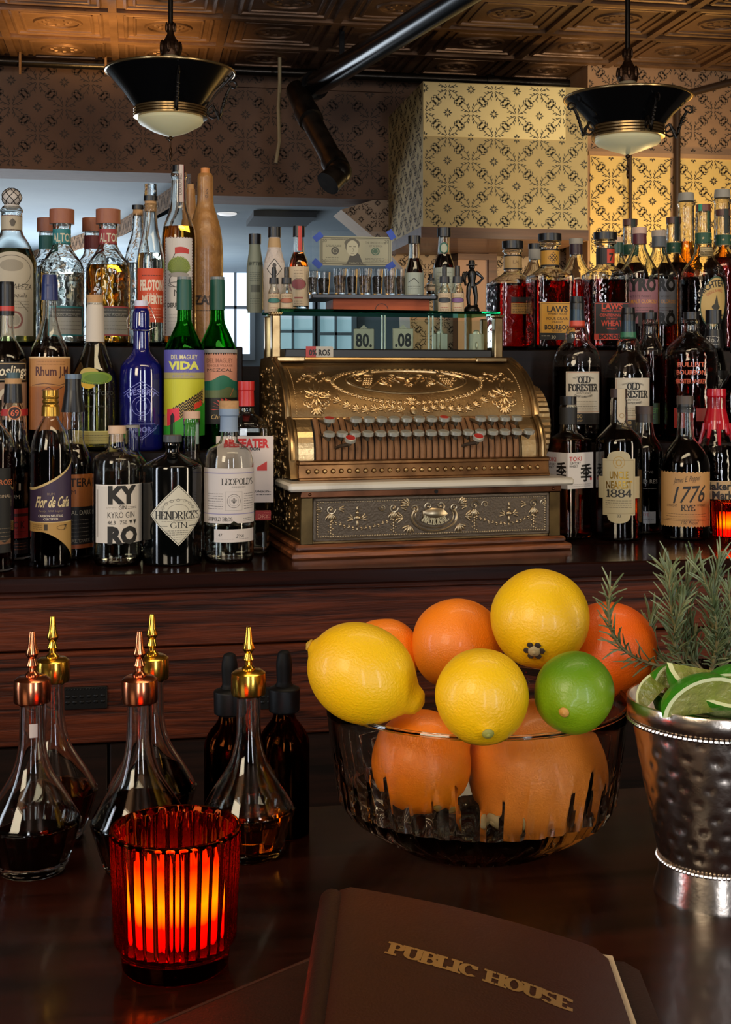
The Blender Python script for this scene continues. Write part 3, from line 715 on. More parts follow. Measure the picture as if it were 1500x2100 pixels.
# wooden base, drawer case
B = MB(); B.bbox(-.018, RW + .018, -.016, .355, 0, .012, .003); B.bbox(-.010, RW + .010, -.008, .345, .012, .024, .004); rb('wooden_base', B, base_oak)
B = MB(); B.bbox(0, RW, .004, .335, .024, .114, .001); rb('drawer_case', B, brass)
B = MB(); B.bbox(.022, RW - .022, -.001, .006, .029, .104, .0015)
B.bbox(.022, RW - .022, -.004, .002, .0985, .104, .001); B.bbox(.022, RW - .022, -.004, .002, .029, .034, .001); B.bbox(.022, .027, -.004, .002, .029, .104, .001); B.bbox(RW - .027, RW - .022, -.004, .002, .029, .104, .001)
dw = rb('cash_drawer', B, nickel)
for x in (.0, RW - .021): B = MB(); B.bbox(x, x + .021, -.003, .004, .024, .105, .001); rb('corner_plate', B, mat('corner_brass', '#6b5634', .35, .9, var=(20, '#3d2f1b', .3, .7)))
B = MB(); B.bbox(-.001, RW + .001, -.006, .006, .105, .117, .0015); B.ball((.015, -.006, .111), .003); B.ball((RW - .015, -.006, .111), .003); rb('copper_rail', B, copper_d)
rb('keyhole', MB().lathe([(.0035, 0), (.0035, .001)], 12, M=Matrix.Translation((.245, -.0061, .111)) @ Matrix.Rotation(PI / 2, 4, 'X')), slot_d)
# drawer relief
Rf = Relief(lambda x, v, h=0: Vector((x, -.001 - h, v)))
for k in range(96): Rf.blob(.031 + k * .00446, .0365, .0021, .0016); Rf.blob(.031 + k * .00446, .0962, .0018, .0012)
for k in range(13): Rf.blob(.0295, .041 + k * .0043, .0016, .002); Rf.blob(RW - .0295, .041 + k * .0043, .0016, .002)
cx = .243
Rf.tube([(cx + .042 * math.cos(R_(150 + 240 * i / 24)), .066 + .026 * math.sin(R_(150 + 240 * i / 24))) for i in range(25)], .0022)
Rf.tube([(cx + .036 * math.cos(R_(155 + 230 * i / 24)), .067 + .021 * math.sin(R_(155 + 230 * i / 24))) for i in range(25)], .0012)
Rf.blob(cx, .071, .026, .012, 0, .006)
for e in (1, -1):
    Rf.scroll(cx + e * .011, .085, .009, R_(-90), 1.1, e, .002); Rf.scroll(cx + e * .038, .082, .008, R_(-90), 1.2, -e, .002)
    Rf.leafs(cx + e * .046, .088, R_(90 - e * 60), 4, .018, .4); Rf.leafs(cx + e * .046, .052, R_(-90 + e * 20), 5, .016, .45); Rf.leafs(cx + e * .058, .066, R_(90 - e * 90), 4, .015, .5)
    for j, xx in enumerate((.076, .142, .19)):
        X = cx + e * xx
        if j == 1: 
            Rf.blob(X, .068, .007, .005); Rf.blob(X, .077, .004, .004); Rf.blob(X, .084, .0025, .005); Rf.blob(X, .058, .003, .007); Rf.blob(X, .048, .002, .003); Rf.leafs(X - .007, .066, R_(160), 3, .012, .6); Rf.leafs(X + .007, .066, R_(20), 3, .012, .6)
        else:
            Rf.scroll(X, .084, .009, 0, 1.2, e, .0018); Rf.scroll(X + e * .02, .085, .007, R_(180), 1.1, -e, .0015); Rf.leafs(X, .078, -PI / 2, 5, .016, .35); 
            for k in range(5): Rf.blob(X, .062 - k * .005, .0026 - k * .0003, .003); Rf.blob(X + .004 * (-1) ** k, .06 - k * .005, .002, .002)
            Rf.leafs(X - e * .014, .084, R_(90 + e * 90), 3, .012, .5)
    for k in range(15):
        t = k / 14; x = cx + e * (.08 + .108 * t); v = .064 - .05 * t * (1 - t) * 1.15
        if abs(x - cx - e * .142) > .006: Rf.blob(x, v, .0033, .0024, R_(40 * (-1) ** k)); Rf.blob(x, v + .003 * (-1) ** k, .0018, .0018)
rb('drawer_ornament', Rf.B, nickel_hi, dw)
D = Draw(); D.serif('NATIONAL', 0, 0, 10, mat('letter_bright', '#d8c8a0', .3, .7), width=54, thick=.22, thin=.16, arc=-44)
B, ms = D.mb(lambda u, v, L: Vector((cx + u * .001, -.0078, .053 - v * .001)), 3); n0 = len(B.v)
rb('maker_lettering', B, ms, dw)
# marble ledge
B = MB(); B.bbox(-.024, RW + .022, -.018, .11, .117, .131, .004)
rb('marble_ledge', B, marble)
# lower body behind the ledge, key bank
prof = [(.05, .131)] + [(p.x, p.y) for p in KEY] + [(p.x, p.y) for p in LID] + [(.245, .350), (.32, .350), (.335, .33), (.335, .131)]
def slab(B, pr, x0, x1, m=0):
    n = len(pr); B.add([(x0, a, b) for a, b in pr] + [(x1, a, b) for a, b in pr], [tuple(range(n)), tuple(range(n, 2 * n))[::-1]] + [(i, (i + 1) % n, n + (i + 1) % n, n + i) for i in range(n)], m)
B = MB(); slab(B, prof, .004, RW - .012); rb('case_body', B, brass)
# side cheeks with thick brass rims
def offs(pr, d): return [(a - d, b + d * .3) if a < .24 else (a, b + d) for a, b in pr]
for x0, x1 in ((-.008, .006), (RW - .014, RW + .0)):
    B = MB(); slab(B, [(a - .006, b + .003) if a < .3 else (a + .004, b) for a, b in prof], x0, x1); rb('side_cheek', B, brass)
for x in (-.001, RW - .007):
    pts = [KS(x, v * KL / 6, .006) for v in range(7)] + [LS(x, v * LL / 10, .006) for v in range(11)]
    B = MB(); B.tube(pts, .0048, 8); rb('rim_moulding', B, brass_hi)
Rs = Relief(lambda x, v, h=0: Vector((-.008 - h, .335 - x, v)))
rnd = random.Random(5)
for k in range(330):
    y, z = rnd.uniform(.02, .262), rnd.uniform(.13, .33)
    if (y - .262) / -.0 if False else z > .2 and y > .262 - (z - .2) * .9: continue
    Rs.blob(y, z, rnd.uniform(.002, .006), rnd.uniform(.0015, .003), rnd.uniform(0, PI))
for k in range(9):
    Rs.scroll(.03 + .028 * k, .16 + .022 * (k % 3), .011, rnd.uniform(0, 6), 1.3, 1, .002)
rb('side_ornament', Rs.B, relief_m)
Rs = Relief(lambda x, v, h=0: Vector((0 - h, .335 - x, v)))
for k in range(120): Rs.blob(rnd.uniform(.02, .315), rnd.uniform(.036, .104), rnd.uniform(.002, .006), rnd.uniform(.0015, .003), rnd.uniform(0, PI))
for k in range(60): Rs.blob(.015 + k * .0052, .031, .002, .0016)
rb('side_ornament', Rs.B, relief_m)
# bead strip
B = MB(); B.bbox(.004, RW - .004, .038, .068, .131, .160, .0015); B.bbox(.004, RW - .004, .033, .066, .1585, .1665, .002); B.bbox(.004, RW - .004, .033, .066, .131, .1365, .0015)
rb('bead_rail', B, mat('rail_copper', '#93663c', .3, .9, var=(30, '#5f3f24', .3, .7)))
for k in range(31): pass
Rf = Relief(lambda x, v, h=0: Vector((x, .038 - h, v)))
for k in range(30): Rf.blob(.022 + k * .0150, .1475, .0048, .0048, 0, .0045)
rb('bead_stud_row', Rf.B, brass_hi)
# key bank slats and slots
B = MB(); nk = 32; xk0, xk1 = .042, RW - .052; dx = (xk1 - xk0) / nk
for i in range(nk):
    for j in range(8):
        a, b = KL * j / 8, KL * (j + 1) / 8; x = xk0 + i * dx
        q = [KS(x + dx * .82 * u, v, .004 + .003 * math.sin(PI * u)) for v in (a, b) for u in (0, .25, .5, .75, 1)]
        B.add(q, [(k, k + 1, k + 6, k + 5) for k in range(4)])
        for u in (0, 1): B.add([KS(x + dx * .82 * u, a, .0042), KS(x + dx * .82 * u, b, .0042), KS(x + dx * .82 * u, b, 0), KS(x + dx * .82 * u, a, 0)], [(0, 1, 2, 3)])
B.build('key_bank_slats', slot_m, reg)
B = MB()
for j in range(8): B.add([KS(xk0 - .003, KL * j / 8, .0012), KS(xk1, KL * j / 8, .0012), KS(xk1, KL * (j + 1) / 8, .0012), KS(xk0 - .003, KL * (j + 1) / 8, .0012)], [(0, 1, 2, 3)])
rb('key_bank_gap', B, slot_d)
for x in (.024, RW - .034):
    B = MB()
    for j in range(8):
        q = [KS(x + a, KL * (j + b) / 8, .004) for a, b in ((-.014, 0), (.014, 0), (.014, 1), (-.014, 1))]; B.add(q, [(0, 1, 2, 3)])
    R2 = Relief(KS); R2.B = B
    for k in range(7): R2.palmette(x, .008 + k * .0125, .55, 1)
    rb('side_plaque', B, relief_m)
# keys
def key(x, tier, red=False):
    B = MB(); s = {0: (.030, .060), 1: (.052, .082), 2: (.004, .034)}[tier]
    root = KS(x, {0: .045, 1: .076, 2: .02}[tier], .002); 
    tip = Vector((x + .006 + (.010 if tier == 2 else 0), {0: .030, 1: .045, 2: .016}[tier], {0: .2135, 1: .238, 2: .2045}[tier]))
    up = Vector((0, -.55 if tier == 2 else -.28, 1)).normalized(); M = Matrix.Translation(tip) @ up.to_track_quat('Z', 'Y').to_matrix().to_4x4()
    B.lathe([(.0085, -.0035), (.0102, -.003), (.0102, .0028), (.0086, .0038)], 20, 0, M); B.lathe([(.0086, .0036), (.0082, .0042)], 20, 1, M)
    under = tip - up * .004
    B.tube([under, under - up * .006, root.lerp(under, .3), root], [.0035, .004, .0032, .0026], 6, 2)
    B.build('key', [chrome, key_red if red else mat('key_face', '#8f8c80', .35, .3), steel_d], reg)
for i in range(17): key(.052 + i * .0237, 0)
for i in (0, 2, 3, 4, 5, 6, 7, 8, 9, 10, 12, 13, 14, 15): key(.056 + i * .0237 + (.002 if i else 0), 1, i in (0, 9))
key(.077, 2, True); key(.317, 2, True)
# lid ornament
Rf = Relief(LS); mx = .236
B = Rf.B
for s_, w_ in ((1.0, .0022), (.955, .0015)):
    Rf.tube([(mx + .118 * s_ * math.cos(i * PI / 32), .085 + .034 * s_ * math.sin(i * PI / 32)) for i in range(65)], w_)
for i in range(76):
    a = i * 2 * PI / 76; x, v = mx + .146 * math.cos(a), .080 + .048 * math.sin(a)
    if v > LL - .004: continue
    tn = math.atan2(.048 * math.cos(a), -.146 * math.sin(a)); Rf.blob(x, v, .0062, .0026, tn + R_(35)); Rf.blob(x, v, .0055, .0022, tn - R_(35)); Rf.blob(x + .001, v - .004, .0022, .0022)
for e in (1, -1):
    # inside the oval: big scrolls, grapes
    Rf.scroll(mx + e * .026, .094, .012, R_(-90), 1.3, e, .0022); Rf.scroll(mx + e * .05, .083, .013, R_(90), 1.3, e, .0022); Rf.scroll(mx + e * .092, .089, .009, R_(90), 1.2, -e, .0018)
    Rf.tube([(mx + e * (.015 + .075 * t / 10), .078 + .016 * math.sin(t / 10 * 5)) for t in range(11)], .002)
    Rf.leafs(mx + e * .064, .1, R_(90 - e * 50), 4, .018, .4); Rf.leafs(mx + e * .036, .08, R_(-90 + e * 40), 4, .014, .5); Rf.leafs(mx + e * .08, .074, R_(-90), 3, .012, .5)
    for k in range(16): Rf.blob(mx + e * (.068 + .0045 * (k % 4) + .002 * (k // 4)), .090 - .0052 * (k // 4), .0026, .0026)
    # corners
    X = mx + e * .183
    Rf.palmette(X, .046, 1.5, 1); Rf.scroll(X - e * .01, .026, .008, R_(90), 1.2, e, .002); Rf.scroll(X + e * .012, .028, .007, R_(90), 1.2, -e, .002)
    Rf.leafs(X, .024, -PI / 2, 5, .018, .4); Rf.tube([(X, .05), (X, .074)], .0018)
    for k in range(14): Rf.blob(X + e * (-.03 + .0045 * k), .088 + .006 * math.sin(k * 1.3), .0036, .0022, k)
    Rf.leafs(X - e * .004, .098, R_(90 - e * 10), 5, .014, .5); Rf.scroll(X + e * .012, .105, .006, 0, 1.1, e, .0015); Rf.scroll(X - e * .02, .11, .006, 0, 1.1, -e, .0015); Rf.leafs(X - e * .024, .088, R_(90 + e * 80), 4, .016, .4)
    for k in range(9):
        x = mx + e * (.02 + .017 * k); v = .016 + .004 * math.sin(k) + .00016 * k * k * k * .3
        Rf.leafs(x, v, R_(90 - e * 60), 4, .014, .5); Rf.blob(x, v - .005, .002, .002); Rf.scroll(x, v + .004, .004, 0, 1, e, .0012, 8)
    for k in range(26): Rf.blob(mx + e * .221, .006 + k * .0052, .0012, .0022, .5)
Rf.leafs(mx, .086, PI / 2, 7, .024, .35); Rf.leafs(mx, .078, -PI / 2, 5, .012, .5); Rf.blob(mx, .084, .006, .008); Rf.leafs(mx, .034, PI / 2, 5, .014, .5)
Rf.scroll(mx - .004, .03, .006, 0, 1.2, 1, .0018); Rf.blob(mx, .02, .007, .007, 0, .005)
rb('lid_ornament', B, relief_m)
B = MB(); B.tube([LS(x, .0015, .003) for x in (.006, RW - .016)], .0032, 8); B.tube([LS(x, LL - .001, .003) for x in (.006, RW - .016)], .0028, 8); rb('lid_moulding', B, brass_hi)
kq = LS(mx, .014, .005); rb('lid_lock', MB().lathe([(.006, 0), (.006, .003), (.002, .0035)], 14, M=Matrix.Translation(kq) @ Matrix.Rotation(R_(75), 4, 'X')), brass_hi)
# glass display on top
TZ0, TZ1 = .350, .428
green_edge = glass('green_plate_glass', '#79c9ae', 1.5); pane_m = thin_glass('display_pane', (.86, .95, .93))
B = MB(); B.bbox(.02, RW - .045, .225, .3, TZ0 - .005, TZ0 + .018, .002); rb('display_sill', B, mat('display_black', '#14120f', .4))
B = MB(); B.bbox(.0, .055, .205, .222, .343, .353, .002); B.bbox(RW - .085, RW - .02, .205, .222, .343, .353, .002); B.tube([(.0, .212, .348), (RW - .03, .212, .348)], .004, 8); rb('display_frame', B, brass_hi)
for x in (-.006, RW - .040):
    B = MB(); B.bbox(x, x + .017, .222, .24, .335, TZ1 + .004, .002); B.bbox(x - .003, x + .020, .219, .243, TZ1 + .004, TZ1 + .010, .002); B.bbox(x - .002, x + .019, .220, .242, .345, .352, .002)
    for k in range(5): B.tube([(x - .002 + k * .0045, .2185, TZ1 + .0045), (x + .001 + k * .0045, .2185, TZ1 + .0095)], .0010, 5)
    rb('display_post', B, brass_hi)
    B = MB(); B.bbox(x + .002, x + .015, .30, .315, .335, TZ1 + .004, .002); rb('display_post', B, brass_hi)
B = MB(); B.add([(.011, .231, TZ0 + .0), (RW - .040, .231, TZ0), (RW - .040, .231, TZ1), (.011, .231, TZ1)], [(0, 1, 2, 3)]); rb('display_glass', B, pane_m)
B = MB(); B.add([(.011, .308, TZ0 + .0), (RW - .040, .308, TZ0), (RW - .040, .308, TZ1), (.011, .308, TZ1)], [(0, 1, 2, 3)]); rb('display_glass', B, pane_m)
TZ2 = TZ1 + .016
B = MB(); B.bbox(.006, RW - .030, .216, .385, TZ1 + .010, TZ2, .001)
rb('glass_shelf', B, green_edge)
B = MB()
for px in (.012, RW - .05):
    B.box(px, px + .012, .36, .372, .33, TZ1 + .010)
rb('shelf_bracket', B, brass)
num = mat('tag_cream', '#bdb79c', .5)
def numtag(x, y, s, flip=False):
    D = Draw(); D.band(-25, 25, lambda u: -34 - (9 * max(0, 1 - abs(u) / 10)), lambda u: 14, num, 1, 20); D.text(s, 0, 8, 30, ink('#1b1a18'), width=40, bold=.03); D.frame(-25, 25, -34, 14, 1, ink('#6b6350'))
    if flip: D.xf(lambda u, v: (-u, v))
    B, ms = D.mb(lambda u, v, L: Vector((x + u * .00085, y - .0012 - .0003 * L, TZ0 + .031 - v * .00085)))
    B.box(x - .021, x + .021, y - .001, y + .0005, TZ0 + .019, TZ0 + .06, len(ms)); ms.append(num)
    B.box(x - .003, x + .003, y, y + .002, TZ0 - .002, TZ0 + .02, len(ms) - 1)
    rb('amount_tag', B, ms)
numtag(.262, .25, '.08'); numtag(.193, .29, '.08', True)  # reversed tag is the first one's mirror image, built as a tag
B = MB()
for x in (.222, .228, .32, .328, .345): B.box(x, x + .0025, .262, .266, TZ0, TZ1 + .008)
for x in (.352, .43): B.bbox(x - .016, x + .016, .285, .288, TZ0, TZ0 + .052, .001); B.ball((x, .284, TZ0 + .028), (.003, .001, .007)); B.ball((x, .2865, TZ0 + .052), (.008, .0015, .008))
rb('flag_rod', B, mat('rod_cream', '#a8a58c', .35, .6))
D = Draw(); D.rrect(0, 60, -12, 12, 3, ink('#a9a49a'), 1); D.rect(0, 22, -12, 12, ink('#a23a3a'), 2); D.text('0% ROS', 30, 7, 12, ink('#1a1a1a'), width=46, bold=.04, L=3)
B, ms = D.mb(lambda u, v, L: Vector((.06 + u * .0009, .2235 - .0003 * L, .362 - v * .0009))); rb('sticker', B, ms)
# ribbed drum on the right side
B = MB(); N = 44
M = Matrix.Translation((RW + .0, .205, .215)) @ Matrix.Rotation(PI / 2, 4, 'Y')
B.lathe([(.02, 0), (.074, 0), (.080, .004), (.080, .036), (.074, .040), (.02, .040)], 88, 0, M, shape=lambda i, t: (math.cos(t) * (1 + .03 * (round(t / (2 * PI) * 88) % 2)), math.sin(t) * (1 + .03 * (round(t / (2 * PI) * 88) % 2))))
rb('ribbed_drum', B, relief_m)

# ================================================================ BOTTLES
clear = glass('clear_glass', (.97, .98, .97), 1.45); green_g = glass('green_glass', (.10, .62, .12), 1.45)
cobalt = mat('cobalt_glass', '#10125a', 0.08, coat=.5, spec=.7); black_g = mat('black_glass', '#050606', 0.06, coat=.5)
amber_g = glass('amber_glass', (.30, .09, .02), 1.45); hammered = glass('hammered_glass', (.97, .97, .95), 1.45, 0, (38, .6))
textured = glass('embossed_clear_glass', (.97, .97, .96), 1.45, 0, (60, .12))
lq_clear = glass('liquid_clear', (.93, .94, .92), 1.33); lq_gold = glass('liquid_gold', (.80, .50, .12), 1.33); lq_pale = glass('liquid_pale_straw', (.86, .84, .50), 1.33)
lq_ruby = glass('liquid_ruby', (.48, .032, .010), 1.33); lq_whiskey = glass('liquid_whiskey', (.32, .055, .014), 1.33); lq_dark = glass('liquid_dark', (.07, .012, .006), 1.33); lq_amber = glass('liquid_amber', (.62, .22, .04), 1.33)
cork_m = mat('cork', '#b48a5c', .7, bump=(90, .3)); wood_cap = mat('cap_wood', '#8a5138', .5, bump=(60, .2)); pale_cap = mat('cap_pale_wood', '#cfae90', .55); black_cap = mat('cap_black', '#101012', .35); grey_cap = mat('cap_grey', '#9a958a', .6)
cream = ink('#cdbf9f'); white_l = ink('#d8d3cc'); blk = ink('#15120f'); tan = ink('#d19a4a')
def prof_m(prof, s, z0, t=0, base=8, fbase=9):
    """[(py,hw,fil)] from the mouth down -> [(r,z)] from the base up, inset by t px"""
    h = lambda py: (HC - (py - 770) * s) - z0
    p = [(max(q[1] - t, 1) * s, h(q[0]), (q[2] if len(q) > 2 else 0) * s) for q in prof]
    hb = p[-1][0]; p.append((hb, t * .0 + base * s, fbase * s)); p.append((0.0008, base * s, 0))
    return fillet(p, 5)[::-1]
def cut(pr, zl):
    out = []
    for (a, b), (c, d) in zip(pr, pr[1:]):
        out.append((a, b))
        if b <= zl < d:
            t = (zl - b) / (d - b); out.append((a + (c - a) * t, zl)); return out
    return out + [pr[-1]]
def sqshape(pr, zsq, n=7, ay=1.0):
    def f(i, t):
        r, z = pr[i]; c, s = math.cos(t), math.sin(t)
        if z > zsq: return c, s
        e = 2 / n; return math.copysign(abs(c) ** e, c), ay * math.copysign(abs(s) ** e, s)
    return f
def bottle(label, px, Y, z0, prof, liq=None, lm=None, gm=None, caps=(), items=(), group=None, sq=None, rot=0, cat='bottle', name='liquor_bottle', ay=1, base=0, t=2.2, fb=9, seg=40, solid=False):
    o0 = at(px, 0, Y); s = sc_(px, Y); gm = gm or clear
    face = math.atan2(-o0.x, o0.y)
    T_ = thing(name, label, cat, (o0.x, Y, z0), face + R_(rot), group)
    hz = lambda py: (HC - (py - 770) * s) - z0
    out = prof_m(prof, s, z0, 0, 0, fb)
    zs = hz(sq) if sq else -9
    B = MB(); sh = sqshape(out, zs, ay=ay) if sq else None
    if solid: B.lathe(out, seg, shape=sh); B.build('glass_body', gm, T_)
    else:
        inn = prof_m(prof, s, z0, t, 7, fb)
        both = out + [(a, b) for a, b in inn[::-1]]
        shb = None
        if sq: so, si = sqshape(out, zs, ay=ay), sqshape(inn, zs, ay=ay); no, ni = len(out), len(inn); shb = lambda i, th: so(i, th) if i < no else si(no + ni - 1 - i, th)
        B.lathe(both, seg, shape=shb, close=False); B.build('glass_body', gm, T_)
        if liq:
            lp = cut(prof_m(prof, s, z0, t + .35, 7.4, fb), hz(liq)); lp.append((0.0008, lp[-1][1]))
            B = MB(); B.lathe(lp, seg, shape=sqshape(lp, zs, ay=ay) if sq else None); B.build('liquid', lm or lq_clear, T_)
    for c in caps:
        nm, m, pts = c[:3]; f = [(max(q[1], .5) * s, hz(q[0]), (q[2] if len(q) > 2 else 1) * s) for q in pts]
        f = fillet(f, 3)[::-1]; f = f if f[0][1] < f[-1][1] else f[::-1]
        B = MB(); B.lathe(f, 28, M=Matrix.Translation(((c[3] if len(c) > 3 else 0) * s, 0, 0))); B.build(nm, m, T_)
    for it in items:
        nm, R, dr = it[:3]; flat = len(it) > 3 and it[3]
        if flat == 'flat':
            yaw = R_(it[4]) if len(it) > 4 else 0; ox = it[5] * s if len(it) > 5 else 0
            def mp(u, v, L): return Matrix.Rotation(yaw, 3, 'Z') @ Vector((u * s + ox, -(R * s + .0003 + .00018 * L), hz(v)))
            st = None
        else:
            r0 = R * s + .0003
            def mp(u, v, L): a = u * s / r0; rr = r0 + .00014 * L; return Vector((rr * math.sin(a), -rr * math.cos(a), hz(v)))
            st = 5
        B, ms = dr.mb(mp, st); B.build(nm, ms, T_, smooth=False)
    return T_
def wrap(R, v0, v1, m, a=2.9):
    D = Draw(); D.rect(-R * a, R * a, v0, v1, m, 0); return D
def bot(px, Y, z): return 770 + (HC - z) / sc_(px, Y)

# ---- left, front row on the counter
YA, YB2 = 2.20, 2.295
D = Draw(); D.rect(-40, 40, 958, 1130, ink('#0c0b0b'), 0); D.text('ROSS', 28, 992, 11, ink('#c06a3c'), width=34); D.text('RIGINAL', 20, 1018, 6, ink('#b09a80'), width=36); D.lines(-30, 40, 1080, 4, 8, ink('#7c6a55')); D.band(10, 40, lambda u: 1105 - 4 * math.sin(u * .2), lambda u: 1112, ink('#6e4a30'), 1)
bottle('dark red rum bottle with black wrap label, half out of the picture on the counter', -14, 2.16, ZC, [(840, 15, 0), (868, 16, 4), (900, 42, 16)], 925, lq_whiskey, caps=[('stopper', black_cap, [(820, 17), (842, 17)])], items=[('label', 42, D)])
D = Draw(); D.text('T I', 0, 1003, 14, ink('#d0c0a8'), width=30, bold=.02); D.text('RUM', 0, 1020, 8, ink('#b8a88e'), width=26); D.rect(-34, 34, 1040, 1100, ink('#9c1e16'), 0); D.rect(-34, 34, 1050, 1056, ink('#3c1210'), 1); D.text('B L C K', 0, 1080, 14, ink('#4a1512'), width=50, bold=.03); D.lines(-28, 28, 1086, 2, 5, ink('#3c1210')); D.rect(-34, 34, 1104, 1132, ink('#1a0d0b'), 0); D.lines(-28, 28, 1110, 3, 6, ink('#b06038')); D.line([(0, 1020), (0, 1034)], 2, ink('#c8b8a0'), 2)
E = Draw(); E.rect(-60, 60, 838, 852, ink('#a31a14'), 0); E.ell(3, 846, 14, 14, ink('#2a120f'), 1); E.ring(3, 846, 14, 14, 2, ink('#c87a4a'), 2); E.text('69', 3, 852, 12, ink('#d0603c'), L=3, bold=.02)
bottle('dark rum bottle with red band and round red neck seal, cork under a teal cap', 27, YB2, ZC, [(785, 14, 0), (825, 16, 4), (850, 26, 14), (905, 29, 8), (925, 37, 12)], 915, lq_dark, gm=textured, caps=[('screw_cap', mat('cap_teal', '#39535a', .4), [(764, 14), (776, 14)]), ('cork_collar', cork_m, [(776, 17), (787, 17)]), ('foil', black_cap, [(787, 17), (820, 19), (826, 19)])], items=[('label', 37, D), ('neck_seal', 29, E)])
D = Draw(); P1, P2, P3 = ink('#cbb27a'), ink('#3a2b45'), ink('#b08a4c')
top = lambda u: 1002 - 22 * max(0, (u + 42) / 84) ** 1.5 * 1.9 + 0
D.band(-66, 66, lambda u: top(u) - 5, lambda u: top(u), P1, 1, 24); D.band(-66, 66, top, lambda u: 1066, P2, 0, 24); D.rect(-66, 66, 1066, 1068, P1, 1); D.band(-66, 66, lambda u: 1068, lambda u: 1086 + 42 * max(0, (u + 20) / 66) ** 1.6, P3, 0, 24)
D.text('Flor de Caña', 4, 1036, 21, ink('#dcc99a'), width=76, sh=.25, bold=.025); D.text('RUM', 0, 1012, 5, ink('#8f7c66')); D.text('CARBON NEUTRAL', 0, 1056, 4.6, ink('#d8cdb8'), width=52, bold=.02); D.text('CERTIFIED', 0, 1062.5, 4.4, ink('#d8cdb8'), width=30, bold=.02); D.text('Family  1890  Legacy', 0, 1046, 4, ink('#8f7c66'), width=50, sh=.2); D.text('7', 30, 1083, 11, ink('#33271c'), bold=.02, sh=.2); D.ring(24, 1078, 12, 5, 1, ink('#6d5530'), 2); D.rrect(-13, -6, 1071, 1083, 1, ink('#3a2d1c'), 2); D.lines(-40, -18, 1072, 3, 4, ink('#6d5530'))
bottle('dark rum bottle with gold cap and purple and gold swooping label', 104, YA, ZC, [(838, 14, 0), (858, 16, 6), (884, 32, 14), (918, 41, 14)], 925, lq_dark, caps=[('screw_cap', mat('cap_gold', '#b58b3a', .28, .85), [(800, 16), (812, 16), (814, 17.5), (818, 15), (824, 17.5), (829, 15), (834, 18), (853, 19)])], items=[('label', 41, D)])
D = Draw(); D.rect(-60, 60, 970, 1036, ink('#b5682c'), 0); D.text('PANTERA', -2, 995, 17, ink('#2a160c'), width=92, bold=.02); D.text('RUM', -8, 1010, 9, ink('#4a2814')); D.rect(-60, 60, 1036, 1118, ink('#17110e'), 0); D.text('ORIGINAL DARK', 0, 1052, 9, ink('#c0b49c'), width=84); D.lines(-10, 34, 1062, 6, 8, ink('#8f8270')); D.text('ORIGINAL DARK', 0, 1108, 7, ink('#8f8270'), width=80); D.rect(-60, 60, 1112, 1120, ink('#9a4a1c'), 1); D.line([(-6, 1014), (-6, 1030)], 3, ink('#8a4a20'))
bottle('dark rum bottle with black foil neck and orange over black label, behind the gold-capped bottle', 150, YB2, ZC, [(795, 16, 0), (845, 22, 6), (905, 22, 8), (945, 40, 16)], 912, lq_dark, gm=textured, caps=[('screw_cap', mat('cap_blue_grey', '#5f6f80', .4, .3), [(767, 17), (777, 17)]), ('foil', black_cap, [(777, 16), (800, 17), (845, 24)])], items=[('label', 40, D)])
D = Draw(); D.rect(-50, 82, 990, 1108, ink('#cfc6ba'), 0); D.rect(-50, 82, 990, 993, ink('#e0d8cc'), 1)
D.text('KY', 12, 1027, 33, blk, width=62, bold=.06); D.text('GIN', 11, 1040, 8, blk, width=16); D.lines(-22, -1, 1035, 2, 3, ink('#5a5450'), .7); D.lines(22, 44, 1035, 2, 3, ink('#5a5450'), .7); D.text('KYRÖ GIN', 9, 1057, 12, ink('#4b4642'), width=58); D.text('46.3', -11, 1070, 7.5, blk, width=16); D.text('750', 13, 1070, 7.5, blk, width=15); D.poly([(25, 1062), (33, 1062), (29, 1071)], blk, 2); D.poly([(35, 1062), (43, 1062), (39, 1071)], blk, 2)
D.text('RO', 13, 1108, 32, blk, width=66, bold=.06); D.rect(-46.5, -42, 1000, 1096, ink('#a59c90'), 1)
bottle('clear gin bottle with pale stopper and white label bearing large black letters', 240, YA, ZC, [(888, 16, 0), (898, 17, 2), (922, 18, 8), (936, 48, 14), (958, 50, 8)], 962, lq_clear, caps=[('stopper', pale_cap, [(873, 18, 3), (889, 18, 2)]), ('stopper_plug', pale_cap, [(889, 13), (906, 13)])], items=[('label', 50, D)], fb=14)
bottle('clear bottle with open rim showing only its neck behind the white-labelled gin', 272, YB2 + .01, ZC, [(874, 14, 0), (882, 15, 3), (930, 15, 10), (950, 36, 12)], 990, lq_clear, caps=[('pour_ring', grey_cap, [(872, 14.5), (877, 14.5)])])
D = Draw(); hc = ink('#c9c4b2')
def dia(k): return [(13 * 0 + 12, 1050 - 61 * k), (64 * k + 12, 1047), (14, 1050 + 62 * k), (12 - 62 * k, 1050)]
def dsh(k, m, L):
    n = 24; c = 12
    D.band(c - 61 * k, c + 61 * k, lambda u: 1050 - 61 * k * (1 - abs(u - c) / 61 / k) ** .92, lambda u: 1050 + 62 * k * (1 - abs(u - c) / 61 / k) ** .92, m, L, n)
dsh(1, hc, 0); dsh(.955, ink('#2b2a28'), 1); dsh(.93, hc, 2)
D.serif("HENDRICK'S", 13, 1058, 15, blk, width=98, thick=.17, thin=.06, L=3); D.serif('GIN', 13, 1076, 11, blk, width=36, thick=.18, thin=.06, L=3); D.ring(12, 1040, 33, 22, 1.2, ink('#8c877a'), 3); D.ring(12, 1042, 22, 14, 1, ink('#8c877a'), 3)
for k in range(7): D.ring(12 + 34 * math.cos(R_(200 + 23 * k)), 1044 + 24 * math.sin(R_(200 + 23 * k)), 4, 3, 1, ink('#77736a'), 3)
